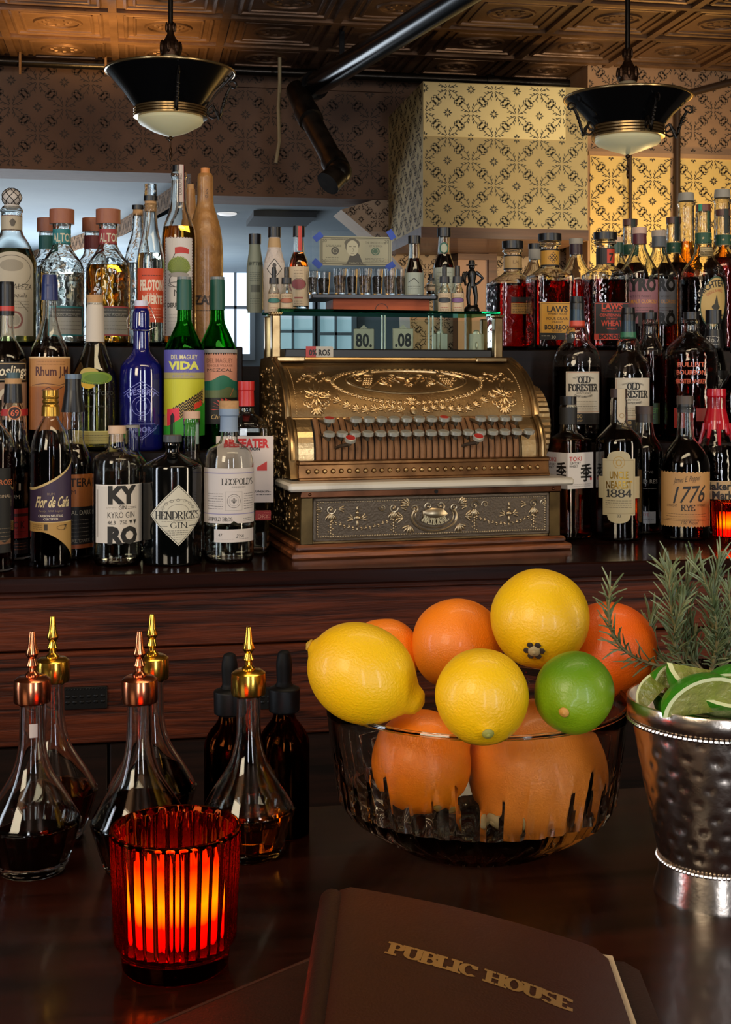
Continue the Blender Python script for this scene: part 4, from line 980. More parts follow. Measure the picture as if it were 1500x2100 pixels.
D.lines(-22, 46, 1062, 1, 3, ink('#8c877a'), .8, 3); D.lines(-14, 40, 1081, 3, 4, ink('#55524b'), 1, 3); D.lines(2, 24, 1094, 2, 4, ink('#55524b'), 1, 3); D.line([(-28, 1072), (-10, 1072)], 1.2, blk, 3); D.line([(34, 1072), (52, 1072)], 1.2, blk, 3)
bottle('squat black apothecary gin bottle with a cream diamond label', 354, YA + .005, ZC, [(905, 14, 0), (912, 16, 2), (920, 14, 2), (930, 15, 8), (952, 60, 12), (962, 61, 3)], caps=[('stopper', mat('cap_graphite', '#43464a', .45), [(892, 19), (906, 19)])], items=[('label', 61, D)], gm=black_g, solid=True, fb=7)
bottle('clear bottle with a pink-beige stopper rising behind the black gin bottle', 393, YB2 + .012, ZC, [(857, 17, 0), (868, 18, 2), (872, 16, 3), (945, 17, 10), (965, 36, 12)], 985, lq_clear, gm=textured, caps=[('stopper', mat('cap_blush', '#c9a48c', .5), [(843, 18, 2), (858, 18)])], items=[('neck_strip', 16.5, (lambda d: (d.rect(9, 18, 866, 910, ink('#8ba39a'), 0), d)[1])(Draw()))])
D = Draw(); lw = ink('#c8bfba'); D.band(-72, 72, lambda u: 957, lambda u: 1068 - max(0, 7 - abs(u - 10)) * .8, lw, 0, 48); D.rect(-72, 72, 966, 968, ink('#8d86a6'), 1); D.rect(-72, 72, 1048, 1050, ink('#8d86a6'), 1)
D.serif("LEOPOLD'S", 22, 990, 12, blk, width=74, thick=.16, thin=.055); D.text('SUMMER GIN', 20, 997, 4, ink('#8f8a88'), width=30); D.frame(-8, 28, 1004, 1042, .7, ink('#9c9694')); D.ring(10, 1023, 14, 14, .8, ink('#55504e')); D.ring(10, 1023, 10, 10, .5, ink('#8b8583'))
for k in range(6): D.line([(10, 1028), (10 + 6 * math.cos(R_(200 + 28 * k)), 1024 + 7 * math.sin(R_(200 + 28 * k)))], 1, ink('#55504e'))
D.lines(-50, -12, 1008, 7, 5, ink('#625d5b'), .9); D.lines(32, 62, 1008, 7, 5, ink('#625d5b'), .9, seed=3); D.serif('LEOPOLD BROS', -22, 1063, 7, blk, width=58, thick=.14, thin=.06); D.lines(30, 56, 1058, 2, 4, ink('#625d5b'), .8)
D.rect(-32, 66, 1080, 1106, lw, 0); D.text('47', -18, 1094, 6, blk); D.text('2YA', 22, 1097, 7, ink('#2b2724'), sh=.4); D.lines(-28, 44, 1099, 1, 3, ink('#8b8583'), .8)
bottle('clear gin bottle with cork-topped blue-grey neck wrap and a lilac-lined white label', 470, YA, ZC, [(838, 17, 0), (884, 17, 2), (906, 18, 8), (922, 46, 14), (945, 51, 10)], 1075, lq_clear, caps=[('stopper', cork_m, [(822, 20, 2), (839, 20)]), ('neck_wrap', mat('wax_blue_grey', '#7f92aa', .5), [(838, 20), (852, 20.5), (853, 18), (882, 18.5), (885, 20)])], items=[('label', 51, D)], fb=13)
D = Draw(); D.rect(-60, 55, 892, 1026, ink('#cdbfb8'), 0); D.text('BEEFEATER', 0, 915, 17, ink('#c01d1b'), width=92, bold=.05); D.text('LONDON', 8, 921, 6, blk, width=40, bold=.03); D.lines(20, 50, 1004, 2, 6, blk); D.text('LONDON', 30, 1006, 5, blk); D.rect(18, 50, 1042, 1062, ink('#9c1d17'), 1); D.frame(18, 50, 1042, 1062, 1, ink('#c86048')); D.text('DRY', 34, 1058, 8, ink('#d08a70')); D.lines(36, 50, 1046, 3, 5, ink('#c86048')); D.band(22, 42, lambda u: 955 - (u - 22) * .6, lambda u: 962, ink('#c0302a'), 1)
bottle('square-shouldered clear gin bottle with red cap and white label, beside the cash register', 505, 2.31, ZC, [(836, 16, 0), (848, 17, 8), (866, 46, 6), (880, 47, 3)], 1010, lq_clear, caps=[('screw_cap', mat('cap_red', '#b81f1e', .35), [(782, 17), (800, 17), (801, 16), (833, 17)])], items=[('label', 47, D, 'flat')], sq=872, ay=.8)

# ---- left, second tier
YM = 2.412
D = Draw(); D.rect(-60, 50, 742, 782, ink('#0c0a0a'), 0); D.frame(-60, 46, 745, 779, 1.4, ink('#a58b62'), 1); D.text('Goslings', 6, 770, 20, ink('#d8cdb2'), width=80, sh=.15, bold=.02)
D.rect(-60, 50, 784, 860, ink('#8a6a52'), 0); D.ell(4, 820, 24, 26, ink('#c2b49c'), 1); D.ell(0, 822, 12, 18, ink('#6e5444'), 2)
bottle('dark rum bottle with black cap ringed in red and a black band label', 14, YM, Z2, [(645, 14, 0), (690, 15, 10), (735, 42, 16)], 700, lq_dark, caps=[('screw_cap', black_cap, [(578, 14), (584, 15), (628, 15)]), ('cap_ring', mat('ring_red', '#b5342a', .4), [(628, 15.4), (638, 15.4)]), ('cap_skirt', black_cap, [(638, 15.2), (647, 15.2)])], items=[('label', 42, D)])
D = Draw(); D.rect(-66, 66, 732, 880, ink('#b37d47'), 0); D.rect(-66, 66, 732, 735, ink('#d8b382'), 1); D.text('Rhum J.M', 6, 770, 18, ink('#4a1c14'), width=74, bold=.02); D.lines(-28, 34, 741, 2, 6, ink('#8a5c34')); D.line([(-40, 790), (-10, 786), (20, 790), (44, 784)], 1.5, ink('#5a3420')); D.line([(-16, 800), (-2, 794), (10, 802), (30, 792)], 1.5, ink('#3a2014')); D.rect(-66, 66, 792, 880, ink('#a4602a'), 0.5)
bottle('rum bottle with dark blue cap, long clear neck and orange-tan handwritten label', 102, YM, Z2, [(612, 13, 0), (650, 14, 10), (685, 22, 18), (722, 41, 16)], 714, lq_amber, caps=[('screw_cap', mat('cap_navy', '#1d2a5c', .35), [(564, 14), (584, 16.5), (588, 16), (612, 17), (616, 17)])], items=[('label', 41, D)])
D = Draw(); D.ell(0, 775, 38, 13, ink('#6f8a1c'), 1); D.ell(-12, 766, 20, 12, ink('#b39a4a'), 0); D.ell(-14, 785, 16, 12, ink('#d2a41e'), 0); D.ell(4, 775, 26, 9, ink('#587718'), 2); D.line([(0, 785), (1, 830)], 2.4, ink('#33401a')); D.line([(-30, 782), (0, 788), (30, 781)], 1.6, ink('#33401a')); D.text('novo fogo', 0, 810, 13, ink('#1d1d14'), width=82); D.text('Silver Cachaça', 2, 834, 5, ink('#3c3a28'), width=48); D.rect(-66, 66, 884, 908, ink('#a89a55'), 0); D.lines(-30, 34, 890, 3, 5, ink('#5c5430')); D.rect(-66, 66, 882, 884, ink('#c8b96a'), 1)
bottle('clear cachaca bottle with white neck wrap, cork and a green tree print', 195, YM + .008, Z2, [(622, 16, 0), (700, 18, 8), (722, 26, 12), (768, 46, 18), (800, 46, 4)], 712, lq_pale, caps=[('stopper', cork_m, [(605, 16, 2), (621, 16)]), ('neck_wrap', mat('wrap_ivory', '#c2b7a8', .6), [(620, 15, 2), (632, 17.5), (698, 19), (701, 19)])], items=[('printed_label', 46, D)])
bv = ink('#6f74c0', .3)
D = Draw(); D.ring(0, 832, 20, 20, 1.2, bv, n=24); D.rect(-20, -18.5, 832, 862, bv); D.rect(18.5, 20, 832, 862, bv); D.ring(0, 832, 11, 13, 1, bv); D.line([(-30, 868), (30, 868)], 1.2, bv); D.line([(-40, 806), (0, 782), (40, 806)], 1.5, bv); D.line([(-40, 812), (0, 788), (40, 812)], 1, bv); D.line([(-34, 876), (0, 900), (34, 876)], 1.5, bv); D.line([(-38, 870), (0, 896), (38, 870)], 1, bv)
D.text('DESERT', 0, 808, 11, bv, width=60, bold=.02, arc=55); D.text('DOOR', 0, 884, 10, bv, width=42, bold=.02)
for k in range(5): D.line([(-9 + k, 846 + 4 * k), (9 - k, 846 + 4 * k)], 1, bv)
t_ = bottle('cobalt blue swing-top bottle embossed with an arched doorway', 290, YM, Z2, [(632, 13, 0), (640, 17, 3), (672, 19, 5), (680, 16, 4), (722, 17, 10), (748, 42, 16), (772, 44, 6)], gm=cobalt, solid=True, caps=[('swing_cap', mat('cap_porcelain', '#c7c6d8', .3), [(617, 14, 3), (628, 14)]), ('rubber_seal', mat('seal_red', '#a5221f', .5), [(628, 13.4), (633, 13.4)])], items=[('embossing', 44, D)])
s_ = sc_(290, YM); hz_ = lambda py: HC - (py - 770) * s_ - Z2
for e in (1, -1): MB().tube([(e * 15 * s_, 0, hz_(626)), (e * 21 * s_, -6 * s_, hz_(636)), (e * 29 * s_, -10 * s_, hz_(658)), (e * 28 * s_, -12 * s_, hz_(672)), (e * 14 * s_, -17 * s_, hz_(678)), (0, -19.5 * s_, hz_(678))], .9 * s_, 6).build('wire_bail', mat('wire_steel', '#9a9aa0', .25, .95), t_)
dgc = mat('capsule_green', '#0b4a3c', .45)
D = Draw(); D.rect(-60, 60, 718, 890, ink('#5b57a6'), 0); D.rect(-60, 60, 764, 778, ink('#a69a62'), 1); D.rect(-60, 60, 776, 850, ink('#c3c22c'), 1); D.text('DEL MAGUEY', 0, 737, 9, ink('#d8cf9c'), width=58, bold=.02); D.text('VIDA', 0, 757, 15, ink('#d6d65a'), width=66, bold=.05); D.text('SINGLE VILLAGE', 0, 765, 4.5, ink('#8a82a8')); D.text('MEZCAL', 0, 774, 5, ink('#8a82a8'), width=50)
D.band(-60, 60, lambda u: 845 - (u + 40) * .55, lambda u: 890, ink('#c9a85a'), 1.5, 20)
for i in range(11):
    for j in range(7):
        u = -22 + 6.5 * i; v = 838 - (u + 30) * .55 + 6 + j * 6
        if v < 862: D.line([(u - 3, v), (u, v - 5), (u + 3, v)], 2.2, blk, 2)
D.poly([(-40, 838), (-10, 836), (-8, 866), (-40, 880)], ink('#e2334a'), 3); D.poly([(-30, 852), (-24, 845), (-20, 852), (-20, 890), (-30, 890)], blk, 4); D.poly([(20, 828), (40, 820), (42, 834), (20, 838)], ink('#e2442c'), 3)
D.band(-60, 60, lambda u: 872 - max(0, u + 34) * .55, lambda u: 892, ink('#2f9a26'), 4, 16)
bottle('bright green mezcal bottle with purple and yellow village landscape label', 378, YM - .016, Z2, [(636, 14, 0), (662, 15, 8), (690, 28, 14), (716, 40, 12), (730, 41, 3)], None, gm=green_g, t=2.4, caps=[('capsule', dgc, [(573, 14), (574, 15), (588, 15.5), (636, 16)]), ('capsule_top', mat('cap_smoke', '#6a7070', .3), [(568, 14.5, 2), (575, 14.5)])], items=[('label', 41, D)], group=None)
D = Draw(); D.rect(-60, 60, 717, 868, ink('#c98a70'), 0); D.rect(-60, 60, 717, 724, ink('#8f8f8f'), 1)
for k in range(24): D.poly([(-60 + k * 5, 724), (-57.5 + k * 5, 729), (-55 + k * 5, 724)], blk, 2)
D.text('DEL MAGUEY', 6, 744, 9, ink('#96604a'), width=58, bold=.02); D.text('SINGLE VILLAGE', 6, 752, 4.5, ink('#7c4c3a'), width=56); D.text('MEZCAL', 6, 762, 6, blk, width=56)
D.band(-60, 60, lambda u: 782 - 13 * math.exp(-((u - 12) / 18) ** 2), lambda u: 812, ink('#1e6b52'), 1, 24); D.band(-60, 60, lambda u: 800 - 7 * math.exp(-((u - 24) / 12) ** 2), lambda u: 815, ink('#5d6b45'), 2, 24); D.rect(-60, 60, 812, 868, ink('#151513'), 1)
for k in range(9): a = R_(180 + 20 * k); D.poly([(14, 838), (14 + 26 * math.cos(a) - 3, 838 + 22 * math.sin(a)), (14 + 26 * math.cos(a) + 3, 838 + 22 * math.sin(a) + 2)], ink('#c5453c'), 3)
D.text('Chichicapa', 14, 858, 9, ink('#c9a86a'), sh=.2); D.line([(28, 812), (38, 796)], 1.4, ink('#d07a50'), 3)
bottle('bright green mezcal bottle with salmon label of green hills and a red agave', 446, YM + .03, Z2, [(636, 14, 0), (662, 15, 8), (690, 28, 14), (716, 39, 12), (730, 40, 3)], None, gm=green_g, t=2.4, caps=[('capsule', dgc, [(573, 14), (574, 15), (588, 15.5), (636, 16)]), ('capsule_top', mat('cap_smoke', '#6a7070', .3), [(568, 14.5, 2), (575, 14.5)])], items=[('label', 40, D)])

# ---- left, top tier
YT, YTB = 2.545, 2.66
D = Draw(); D.band(-52, 50, lambda u: 560 - 40 * math.sqrt(max(0, 1 - (u / 52) ** 2)), lambda u: 690, ink('#a69c88'), 0, 24)
D.ring(0, 560, 43, 33, 1.4, ink('#5c5446')); D.ell(0, 548, 24, 12, ink('#877e6c'), 1); D.text('FORTALEZA', 4, 596, 11, ink('#3b352c'), width=80, sh=.2); D.text('Tequila', 12, 612, 9, ink('#3b352c'), sh=.3); D.lines(-30, 36, 620, 3, 6, ink('#6f6757')); D.ring(6, 658, 17, 18, 4, ink('#7c4a40')); D.ell(6, 658, 10, 11, ink('#8f8776'), 1); D.line([(16, 622), (34, 640)], 2, ink('#6f6757'))
E = Draw(); E.rect(-40, 40, 443, 475, ink('#a69a84'), 0); E.poly([(2, 450), (9, 456), (5, 466), (-1, 466), (-5, 456)], ink('#4b4338'), 1); E.rect(-40, 40, 443, 445, ink('#6b4a38'), 1); E.rect(-40, 40, 473, 475, ink('#6b4a38'), 1)
t_ = bottle('tequila bottle with a cross-hatched pinecone stopper and arched cream label', 24, YT, Z3, [(424, 18, 0), (432, 24, 3), (438, 21, 3), (478, 21, 10), (500, 36, 16), (535, 51, 14)], 512, lq_pale, items=[('label', 51, D), ('neck_label', 21, E)])
s_ = sc_(24, YT); hz_ = lambda py: HC - (py - 770) * s_ - Z3
B = MB(); B.ball((0, 0, hz_(405)), (20 * s_, 20 * s_, 19 * s_), 0, 18, 12)
for k in range(7):
    for sg in (1, -1): B.tube([(20.4 * s_ * math.cos(a) * math.cos(b + sg * a * .9), 20.4 * s_ * math.cos(a) * math.sin(b + sg * a * .9), hz_(405) + 19.4 * s_ * math.sin(a)) for a in [R_(-75 + 15 * j) for j in range(11)] for b in (k * 2 * PI / 7,)], .8 * s_, 5, 1)
B.lathe([(15 * s_, hz_(428)), (16 * s_, hz_(421))], 16); B.build('pinecone_stopper', [mat('stopper_white', '#b5ada6', .5), blk], t_)
def altos(px, Y, bandm, lm, liq, lab, gm, back=False):
    D = Draw(); D.rect(-30, 52, 630, 690, ink('#8d8a80'), 0); D.rect(-30, 52, 632, 652, ink('#3d3d3a'), 1); D.frame(-30, 52, 630, 690, 3, bandm, 2); D.lines(-20, 44, 637, 2, 7, ink('#77756c'), 2); D.lines(-20, 44, 660, 3, 8, ink('#5a5850')); D.text('100% AGAVE', 10, 650, 6, ink('#8a887e'), width=50, L=3)
    E = Draw(); E.rect(-34, 34, 471, 503, bandm, 0); E.text('ALTOS', 2, 497, 17, ink('#b9b49c'), width=44, bold=.02)
    return bottle(lab, px, Y, Z3, [(460, 19, 0), (470, 18, 2), (504, 18, 8), (522, 28, 12), (545, 45, 14)], liq, lm, gm=gm, caps=[('stopper', wood_cap, [(430, 25, 3), (460, 25, 2)])], items=[('label', 45, D), ('neck_label', 18, E)])
altos(127, YT, ink('#1d6f74'), lq_clear, 560, 'clear hammered tequila bottle with wooden stopper and teal neck label', hammered)
altos(222, YT, ink('#8c3134'), lq_gold, 545, 'golden hammered tequila bottle with wooden stopper and red neck label', hammered)
for px, bm, lb in ((97, ink('#14524c'), 'tequila bottle with wooden stopper and dark green neck band behind the teal-labelled one'), (190, ink('#6b2a2c'), 'tequila bottle with wooden stopper and maroon neck band behind the golden one')):  # reflections of the two front tequilas, built as second-row bottles
    E = Draw(); E.rect(-30, 30, 484, 512, bm, 0)
    bottle(lb, px, YTB, Z3, [(475, 16, 0), (520, 17, 8), (560, 44, 14)], None, gm=textured, caps=[('stopper', wood_cap, [(448, 21, 3), (476, 21, 2)])], items=[('neck_label', 17, E)], seg=32)
D = Draw(); D.rect(-32, 32, 552, 662, ink('#c2441f'), 0); D.text('PELOTON', 2, 596, 20, ink('#d8c4b0'), width=50, bold=.05); D.text('DE LA', 4, 608, 6, ink('#d8c4b0')); D.text('MUERTE', 4, 624, 16, ink('#d8c4b0'), width=44, bold=.05); D.lines(-18, 24, 566, 1, 5, blk); D.lines(-16, 24, 634, 4, 6, ink('#e0b09a')); D.rect(-32, 32, 650, 653, ink('#8c2c12'), 1)
bottle('tall clear mezcal bottle with an orange label and black-banded glass stopper', 309, YT - .018, Z3, [(418, 12, 0), (424, 15, 2), (430, 12, 3), (470, 15, 12), (530, 29, 16)], 520, lq_clear, caps=[('glass_stopper', textured, [(378, 12, 3), (402, 13)]), ('stopper_band', black_cap, [(402, 14), (413, 14)]), ('cork_plug', cork_m, [(413, 12), (434, 11)])], items=[('label', 29, D)])
bottle('clear bottle with black cap and small cork behind the orange-labelled mezcal', 283, YTB, Z3, [(438, 10, 0), (478, 12, 10), (530, 28, 16)], 540, lq_clear, gm=textured, caps=[('cap', black_cap, [(421, 12), (430, 12)]), ('cork_plug', cork_m, [(430, 10), (442, 10)])], seg=32)
D = Draw(); D.rect(-31, 31, 490, 690, ink('#c2bcb8'), 0)
for k in range(33): D.rect(-31, -29.4, 490 + k * 6, 493 + k * 6, ink('#6b4a48'), 1); D.rect(29.4, 31, 490 + k * 6, 493 + k * 6, ink('#6b4a48'), 1)
for k in range(10): D.rect(-31 + k * 6.2, -28 + k * 6.2, 490, 491.6, ink('#6b4a48'), 1)
for k in range(25): a = R_(180 + 7.5 * k); D.poly([(0, 558), (25 * math.cos(a - .04), 556 + 27 * math.sin(a - .04)), (26 * math.cos(a + .04), 556 + 28 * math.sin(a + .04))], ink('#7f8f3c'), 3)
D.ell(0, 549, 24, 18, ink('#5f7030'), 1); D.ell(0, 566, 22, 5, ink('#8d8884'), 2); D.ring(0, 578, 21, 14, 1.4, ink('#4b4745')); D.ring(0, 586, 24, 6, 1.4, ink('#4b4745')); D.band(-8, 21, lambda u: 512 - 3 * math.sin((u + 8) / 29 * PI) + u * .1, lambda u: 524 - 2 * math.sin((u + 8) / 10), ink('#b02a24'), 2); D.line([(-12, 532), (-6, 520)], 1.4, blk)
D.text('DERRUMBES', 0, 632, 9, blk, width=50, bold=.02); D.text('M', -4, 610, 14, ink('#3c3836')); D.lines(-24, 24, 646, 5, 7, ink('#9c9794'))
E = Draw(); E.rect(0, 11, 340, 416, ink('#b8aaa2'), 0); E.text('DERRUMBES', 6, 380, 7, ink('#3c3432'), width=44, rot=-PI / 2); E.rect(0, 1.2, 340, 416, ink('#8c4040'), 1); E.rect(9.8, 11, 340, 416, ink('#8c4040'), 1)
bottle('tall clear mezcal bottle with white agave label and a paper seal over its cap', 367, YT + .028, Z3, [(352, 15, 0), (362, 17, 2), (368, 15, 3), (425, 17, 12), (468, 33, 16), (490, 36, 8)], 466, lq_gold, caps=[('cap', black_cap, [(340, 13, 2), (354, 13)])], items=[('label', 36, D), ('paper_seal', 17.6, E)])
clay = mat('clay_tan', '#a5753f', .42, bump=(70, .3), var=(50, '#8d6134', .35, .65), coat=.25)
D = Draw(); D.text('ZAL', -2, 626, 18, ink('#2b1d12'), width=40, bold=.03); D.lines(-22, 18, 638, 1, 5, ink('#2b1d12')); D.text('IZAN', 6, 402, 6, blk, width=18, rot=-PI / 2)
D.rect(-44, 44, 610, 612, ink('#7c5a3a'), 1)
bottle('tall slender tan clay mezcal bottle with an orange plug', 421, YTB - .02, Z3, [(356, 13, 2), (362, 16, 3), (420, 17, 12), (470, 33, 24), (520, 37, 20), (610, 36, 6)], gm=clay, solid=True, caps=[('stopper', mat('plug_orange', '#c07a3c', .55), [(345, 9, 2), (358, 9)])], items=[('lettering', 37, D)])
bottle('tan clay mezcal bottle mostly hidden behind the agave-labelled bottle', 391, YTB + .12, Z3, [(388, 9, 2), (440, 12, 12), (490, 24, 20), (540, 28, 20)], gm=clay, solid=True, caps=[('stopper', cork_m, [(378, 7, 2), (390, 7)])], seg=28)  # reflection of the clay bottle, built as a bottle behind it

# ---- right, top tier
YU, YUB = 2.745, 2.85
YW_ = ink('#c08c2c'); 
def laws(px, Y, hw, top_, capw, labm, txt, lines, lab, cap_y, lx0, lx1, rot, strip=None, nk=None, vis=None):
    D = Draw(); c = (lx0 + lx1) / 2; D.rrect(lx0, lx1, 622, 690, 3, labm, 0); D.frame(lx0 + 1.5, lx1 - 1.5, 624, 688, .8, txt, 1)
    for s, v, h, w in lines: D.text(s, c, v, h, txt, width=w, bold=.03 if h > 8 else .01)
    if strip: D.rect(lx0, lx1, 686, 698, strip, 2); D.text('BONDED', c, 696, 8.5, blk, width=56, bold=.04, L=4)
    else: D.rect(lx0, lx1, 684, 698, blk, 2); D.text('30', c - 8, 696, 7, ink('#b0a890'), L=3); D.lines(lx0 + 3, c - 16, 689, 1, 4, ink('#8a8270'), 2, 3)
    return bottle(lab, px, Y, Z3, [(cap_y + 15, capw - 4, 0), (cap_y + 22, capw, 2), (cap_y + 26, 17, 3), (cap_y + 68, 18, 5), (cap_y + 84, hw, 5), (cap_y + 96, hw, 2)], cap_y + 98, lq_ruby, gm=textured, sq=cap_y + 84.5, ay=1, rot=rot, caps=[('stopper', black_cap, [(cap_y, capw, 2), (cap_y + 15, capw, 2)])], items=[('label', hw, D, 'flat')] + ([nk] if nk else []))
E = Draw(); E.rect(-40, 40, 513, 546, ink('#b8862e'), 0); E.rect(-40, 40, 512, 515, blk, 1); E.rect(-40, 40, 544, 547, blk, 1)
for k in range(3):
    for j in range(3): E.ring(2 + (k - j) * 4, 530 + (k + j - 2) * 4, 4, 4, 1, blk, 2, 4)
laws(1128, YU - .006, 42, 480, 24, YW_, blk, (('LAWS', 642, 12, 44), ('WHISKEY HOUSE', 647.5, 3.6, 40), ('FOUR GRAIN', 658, 5.5, 46), ('STRAIGHT', 664, 3.4, 24), ('BOURBON', 677, 9, 54), ('WHISKEY', 682, 3, 22)), 'square whiskey bottle with yellow label and woven-knot neck band', 480, -34, 38, 18, nk=('neck_label', 18.5, E))
E = Draw(); E.rect(-40, 40, 510, 543, ink('#191615'), 0); E.rect(-2, 24, 512, 541, ink('#b8381f'), 1); E.text('7', 8, 536, 15, blk, bold=.04); 
laws(1242, YU - .024, 42, 477, 24, ink('#17120f'), ink('#c4442c'), (('LAWS', 636, 12, 44), ('WHISKEY HOUSE', 642, 3.6, 44), ('CENTENNIAL', 651, 5.5, 52), ('STRAIGHT', 657, 3.4, 24), ('WHEAT', 670, 11, 44), ('WHISKEY', 677, 3, 22)), 'square whiskey bottle with black label, red lettering and a red number on its neck', 477, -36, 38, 17, strip=ink('#b8381f'), nk=('neck_label', 18.5, E))
D = Draw(); D.rect(-20, 34, 612, 622, blk, 0); D.rect(-20, 34, 624, 646, ink('#a57c3c'), 0); D.lines(-17, 32, 627, 6, 3.2, ink('#4a3820'), 1.2, 1)
E = Draw(); E.rect(-34, 34, 526, 552, ink('#a98a58'), 0); E.rect(-34, 34, 524, 527, blk, 1); E.rect(-34, 34, 551, 554, blk, 1); E.text('LAJ', 0, 542, 7, ink('#6b5230'))
bottle('square whiskey bottle with tan neck label turned to show its back text, beside the figurine', 1052, YUB + .005, Z3, [(510, 18, 0), (516, 22, 2), (520, 17, 3), (560, 18, 5), (578, 46, 5), (588, 46, 2)], 584, lq_ruby, gm=textured, sq=578.5, rot=20, caps=[('stopper', black_cap, [(495, 22, 2), (510, 22, 2)])], items=[('neck_label', 18.5, E), ('label', 46, D, 'flat')])
for px, y0, cm, nm_, lb in ((1098, 500, black_cap, grey_cap, 'clear bottle with black stopper between the two square whiskeys near the figurine'), (1182, 490, grey_cap, mat('neck_plum', '#3c2b34', .4), 'grey-capped bottle with dark neck wrap between the yellow and black labelled whiskeys'), (1265, 487, pale_cap, mat('neck_teal', '#2c5148', .4), 'bottle with pale cap over a teal neck band behind the red-lettered whiskey')):
    bottle(lb, px, YUB + (.12 if px < 1150 else .02 if px > 1250 else 0), Z3, [(y0 + 26, 13, 0), (y0 + 38, 13, 3), (y0 + 52, 19, 10), (y0 + 80, 38, 14)], 575, lq_ruby, caps=[('stopper', cm, [(y0, 14, 2), (y0 + 11, 14)]), ('neck_wrap', nm_, [(y0 + 11, 13), (y0 + 32, 13.5)])], seg=32)
def kyro(px, Y, lm_, capm, nkm, y0, lab, hw, sh=0):
    D = Draw(); D.rect(-46, 46, 575, 665, lm_, 0); D.text('KYRÖ', 0, 598, 24, blk, width=76, bold=.06); D.text('MALT RYE WHISKY', 0, 612, 4, ink('#3b2c30'), width=50); D.text('KYRÖ MALT OLOROSO', 0, 624, 7.5, ink('#c98a3c', .3), width=80, bold=.02); D.lines(-28, 28, 632, 2, 6, ink('#5a464a')); D.text('KYRÖ', 0, 668, 24, blk, width=76, bold=.06)
    return bottle(lab, px, Y, Z3, [(y0 + 34, 13, 0), (y0 + 44, 14, 6), (y0 + 60, 22, 10), (y0 + 92, hw, 18), (y0 + 104, hw, 3)], 570, lq_whiskey, caps=[('stopper', capm, [(y0, 15, 2), (y0 + 13, 15, 1)]), ('neck_wrap', nkm, [(y0 + 13, 14), (y0 + 34, 15)])], items=[('label', hw, D)])
kyro(1352, YU + .12, ink('#77767a'), mat('cap_greige', '#a99a8c', .5), mat('neck_grey', '#5c6064', .4), 473, 'whiskey bottle with grey neck wrap and grey label with big black letters', 39)
kyro(1312, YU + .03, ink('#8e5f68'), mat('cap_pink', '#c2a090', .5), mat('neck_mauve', '#5a2b34', .4), 467, 'whiskey bottle with mauve neck wrap and dusty pink label with big black letters', 40)
grn = ink('#1c4a34')
def starband(v0, v1): 
    E = Draw(); E.rect(-44, 44, v0, v1, grn, 0); E.rect(-44, 44, v0, v0 + 1, ink('#8a7c4c'), 1); E.rect(-44, 44, v1 - 1, v1, ink('#8a7c4c'), 1)
    for u in (-18, 0, 18): E.poly([(u + (3.2 if k % 2 == 0 else 1.3) * math.sin(k * PI / 5), (v0 + v1) / 2 - (3.2 if k % 2 == 0 else 1.3) * math.cos(k * PI / 5)) for k in range(10)], ink('#b8a878'), 2)
    return E
D = Draw(); D.ell(24, 622, 30, 53, ink('#2c4a38'), 0, rot=.14); D.ell(24, 622, 28, 50, ink('#b89a5c'), 1, rot=.14)
D.text("MICHTER'S", 22, 592, 13, blk, width=62, bold=.03, rot=-.3, arc=44, L=3); D.text('SINGLE BARREL', 24, 602, 6, ink('#9c3a24'), width=36, rot=-.25, arc=30, L=3); D.ell(26, 632, 9, 6, ink('#2b2a20'), 3); D.poly([(22, 628), (28, 606), (32, 628)], ink('#2b2a20'), 3); D.text('STRAIGHT', 26, 660, 10, blk, width=44, bold=.02, rot=.05, arc=-50, L=3); D.text('KENTUCKY', 26, 650, 4.5, blk, L=3)
E2 = Draw(); E2.rect(-7, 30, 508, 528, ink('#a89468'), 0); E2.lines(-4, 26, 513, 3, 5, ink('#5a4a2c')); E2.frame(-7, 30, 508, 528, 1, ink('#3a3020'), 1)
bottle('whiskey bottle with green star band and a tilted oval tan label', 1443, YU, Z3, [(434, 15, 0), (478, 16, 2), (505, 17, 2), (526, 20, 10), (552, 42, 16), (575, 47, 10)], 570, lq_dark, gm=textured, caps=[('stopper', mat('cap_brick', '#6a3a2c', .45), [(420, 15), (434, 15)])], items=[('label', 47, D), ('neck_band', 16.6, starband(478, 502)), ('neck_label', 18.5, E2), ('tax_strip', 15.6, (lambda d: (d.rect(-10, -2, 420, 434, ink('#1f8a6a'), 0), d.rect(8, 15, 434, 478, ink('#1f4a34'), 0), d)[2])(Draw()))])
for px, y0, lb, Y_ in ((1382, 446, 'whiskey bottle with brown cap, dark strip and green star band beside the tall corked bottle', YUB + .115), (1484, 430, 'whiskey bottle with brown cap and green star band at the picture edge', YUB - .01), (1293, 450, 'slim whiskey bottle with brown cap behind the pink-labelled one', YUB + .115)):
    bottle(lb, px, Y_, Z3, [(y0 + 12, 14, 0), (y0 + 50, 15, 2), (y0 + 78, 15, 10), (y0 + 110, 40, 16)], 540 if px < 1400 else 530, lq_whiskey, gm=textured, caps=[('stopper', mat('cap_brown', '#5c3a30', .45), [(y0, 15), (y0 + 13, 15)])], items=[('neck_band', 15.6, starband(y0 + 52, y0 + 74)), ('tax_strip', 15.4, (lambda d: (d.rect(2, 12, y0, y0 + 50, ink('#16221c'), 0), d)[1])(Draw()))], seg=32)
for px, y0, lb in ((1408, 396, 'tall clear bottle with domed grey cork, beside the vertical conduit'), (1482, 389, 'tall clear bottle with domed grey cork above the oval-labelled whiskey')):
    bottle(lb, px, YUB + .20, Z3, [(y0 + 17, 15, 0), (y0 + 23, 19, 3), (y0 + 28, 16, 3), (y0 + 110, 17, 12), (y0 + 160, 34, 16)], y0 + 100, lq_gold, gm=textured, caps=[('stopper', grey_cap, [(y0, 15, 8), (y0 + 17, 17, 4)])], seg=32)

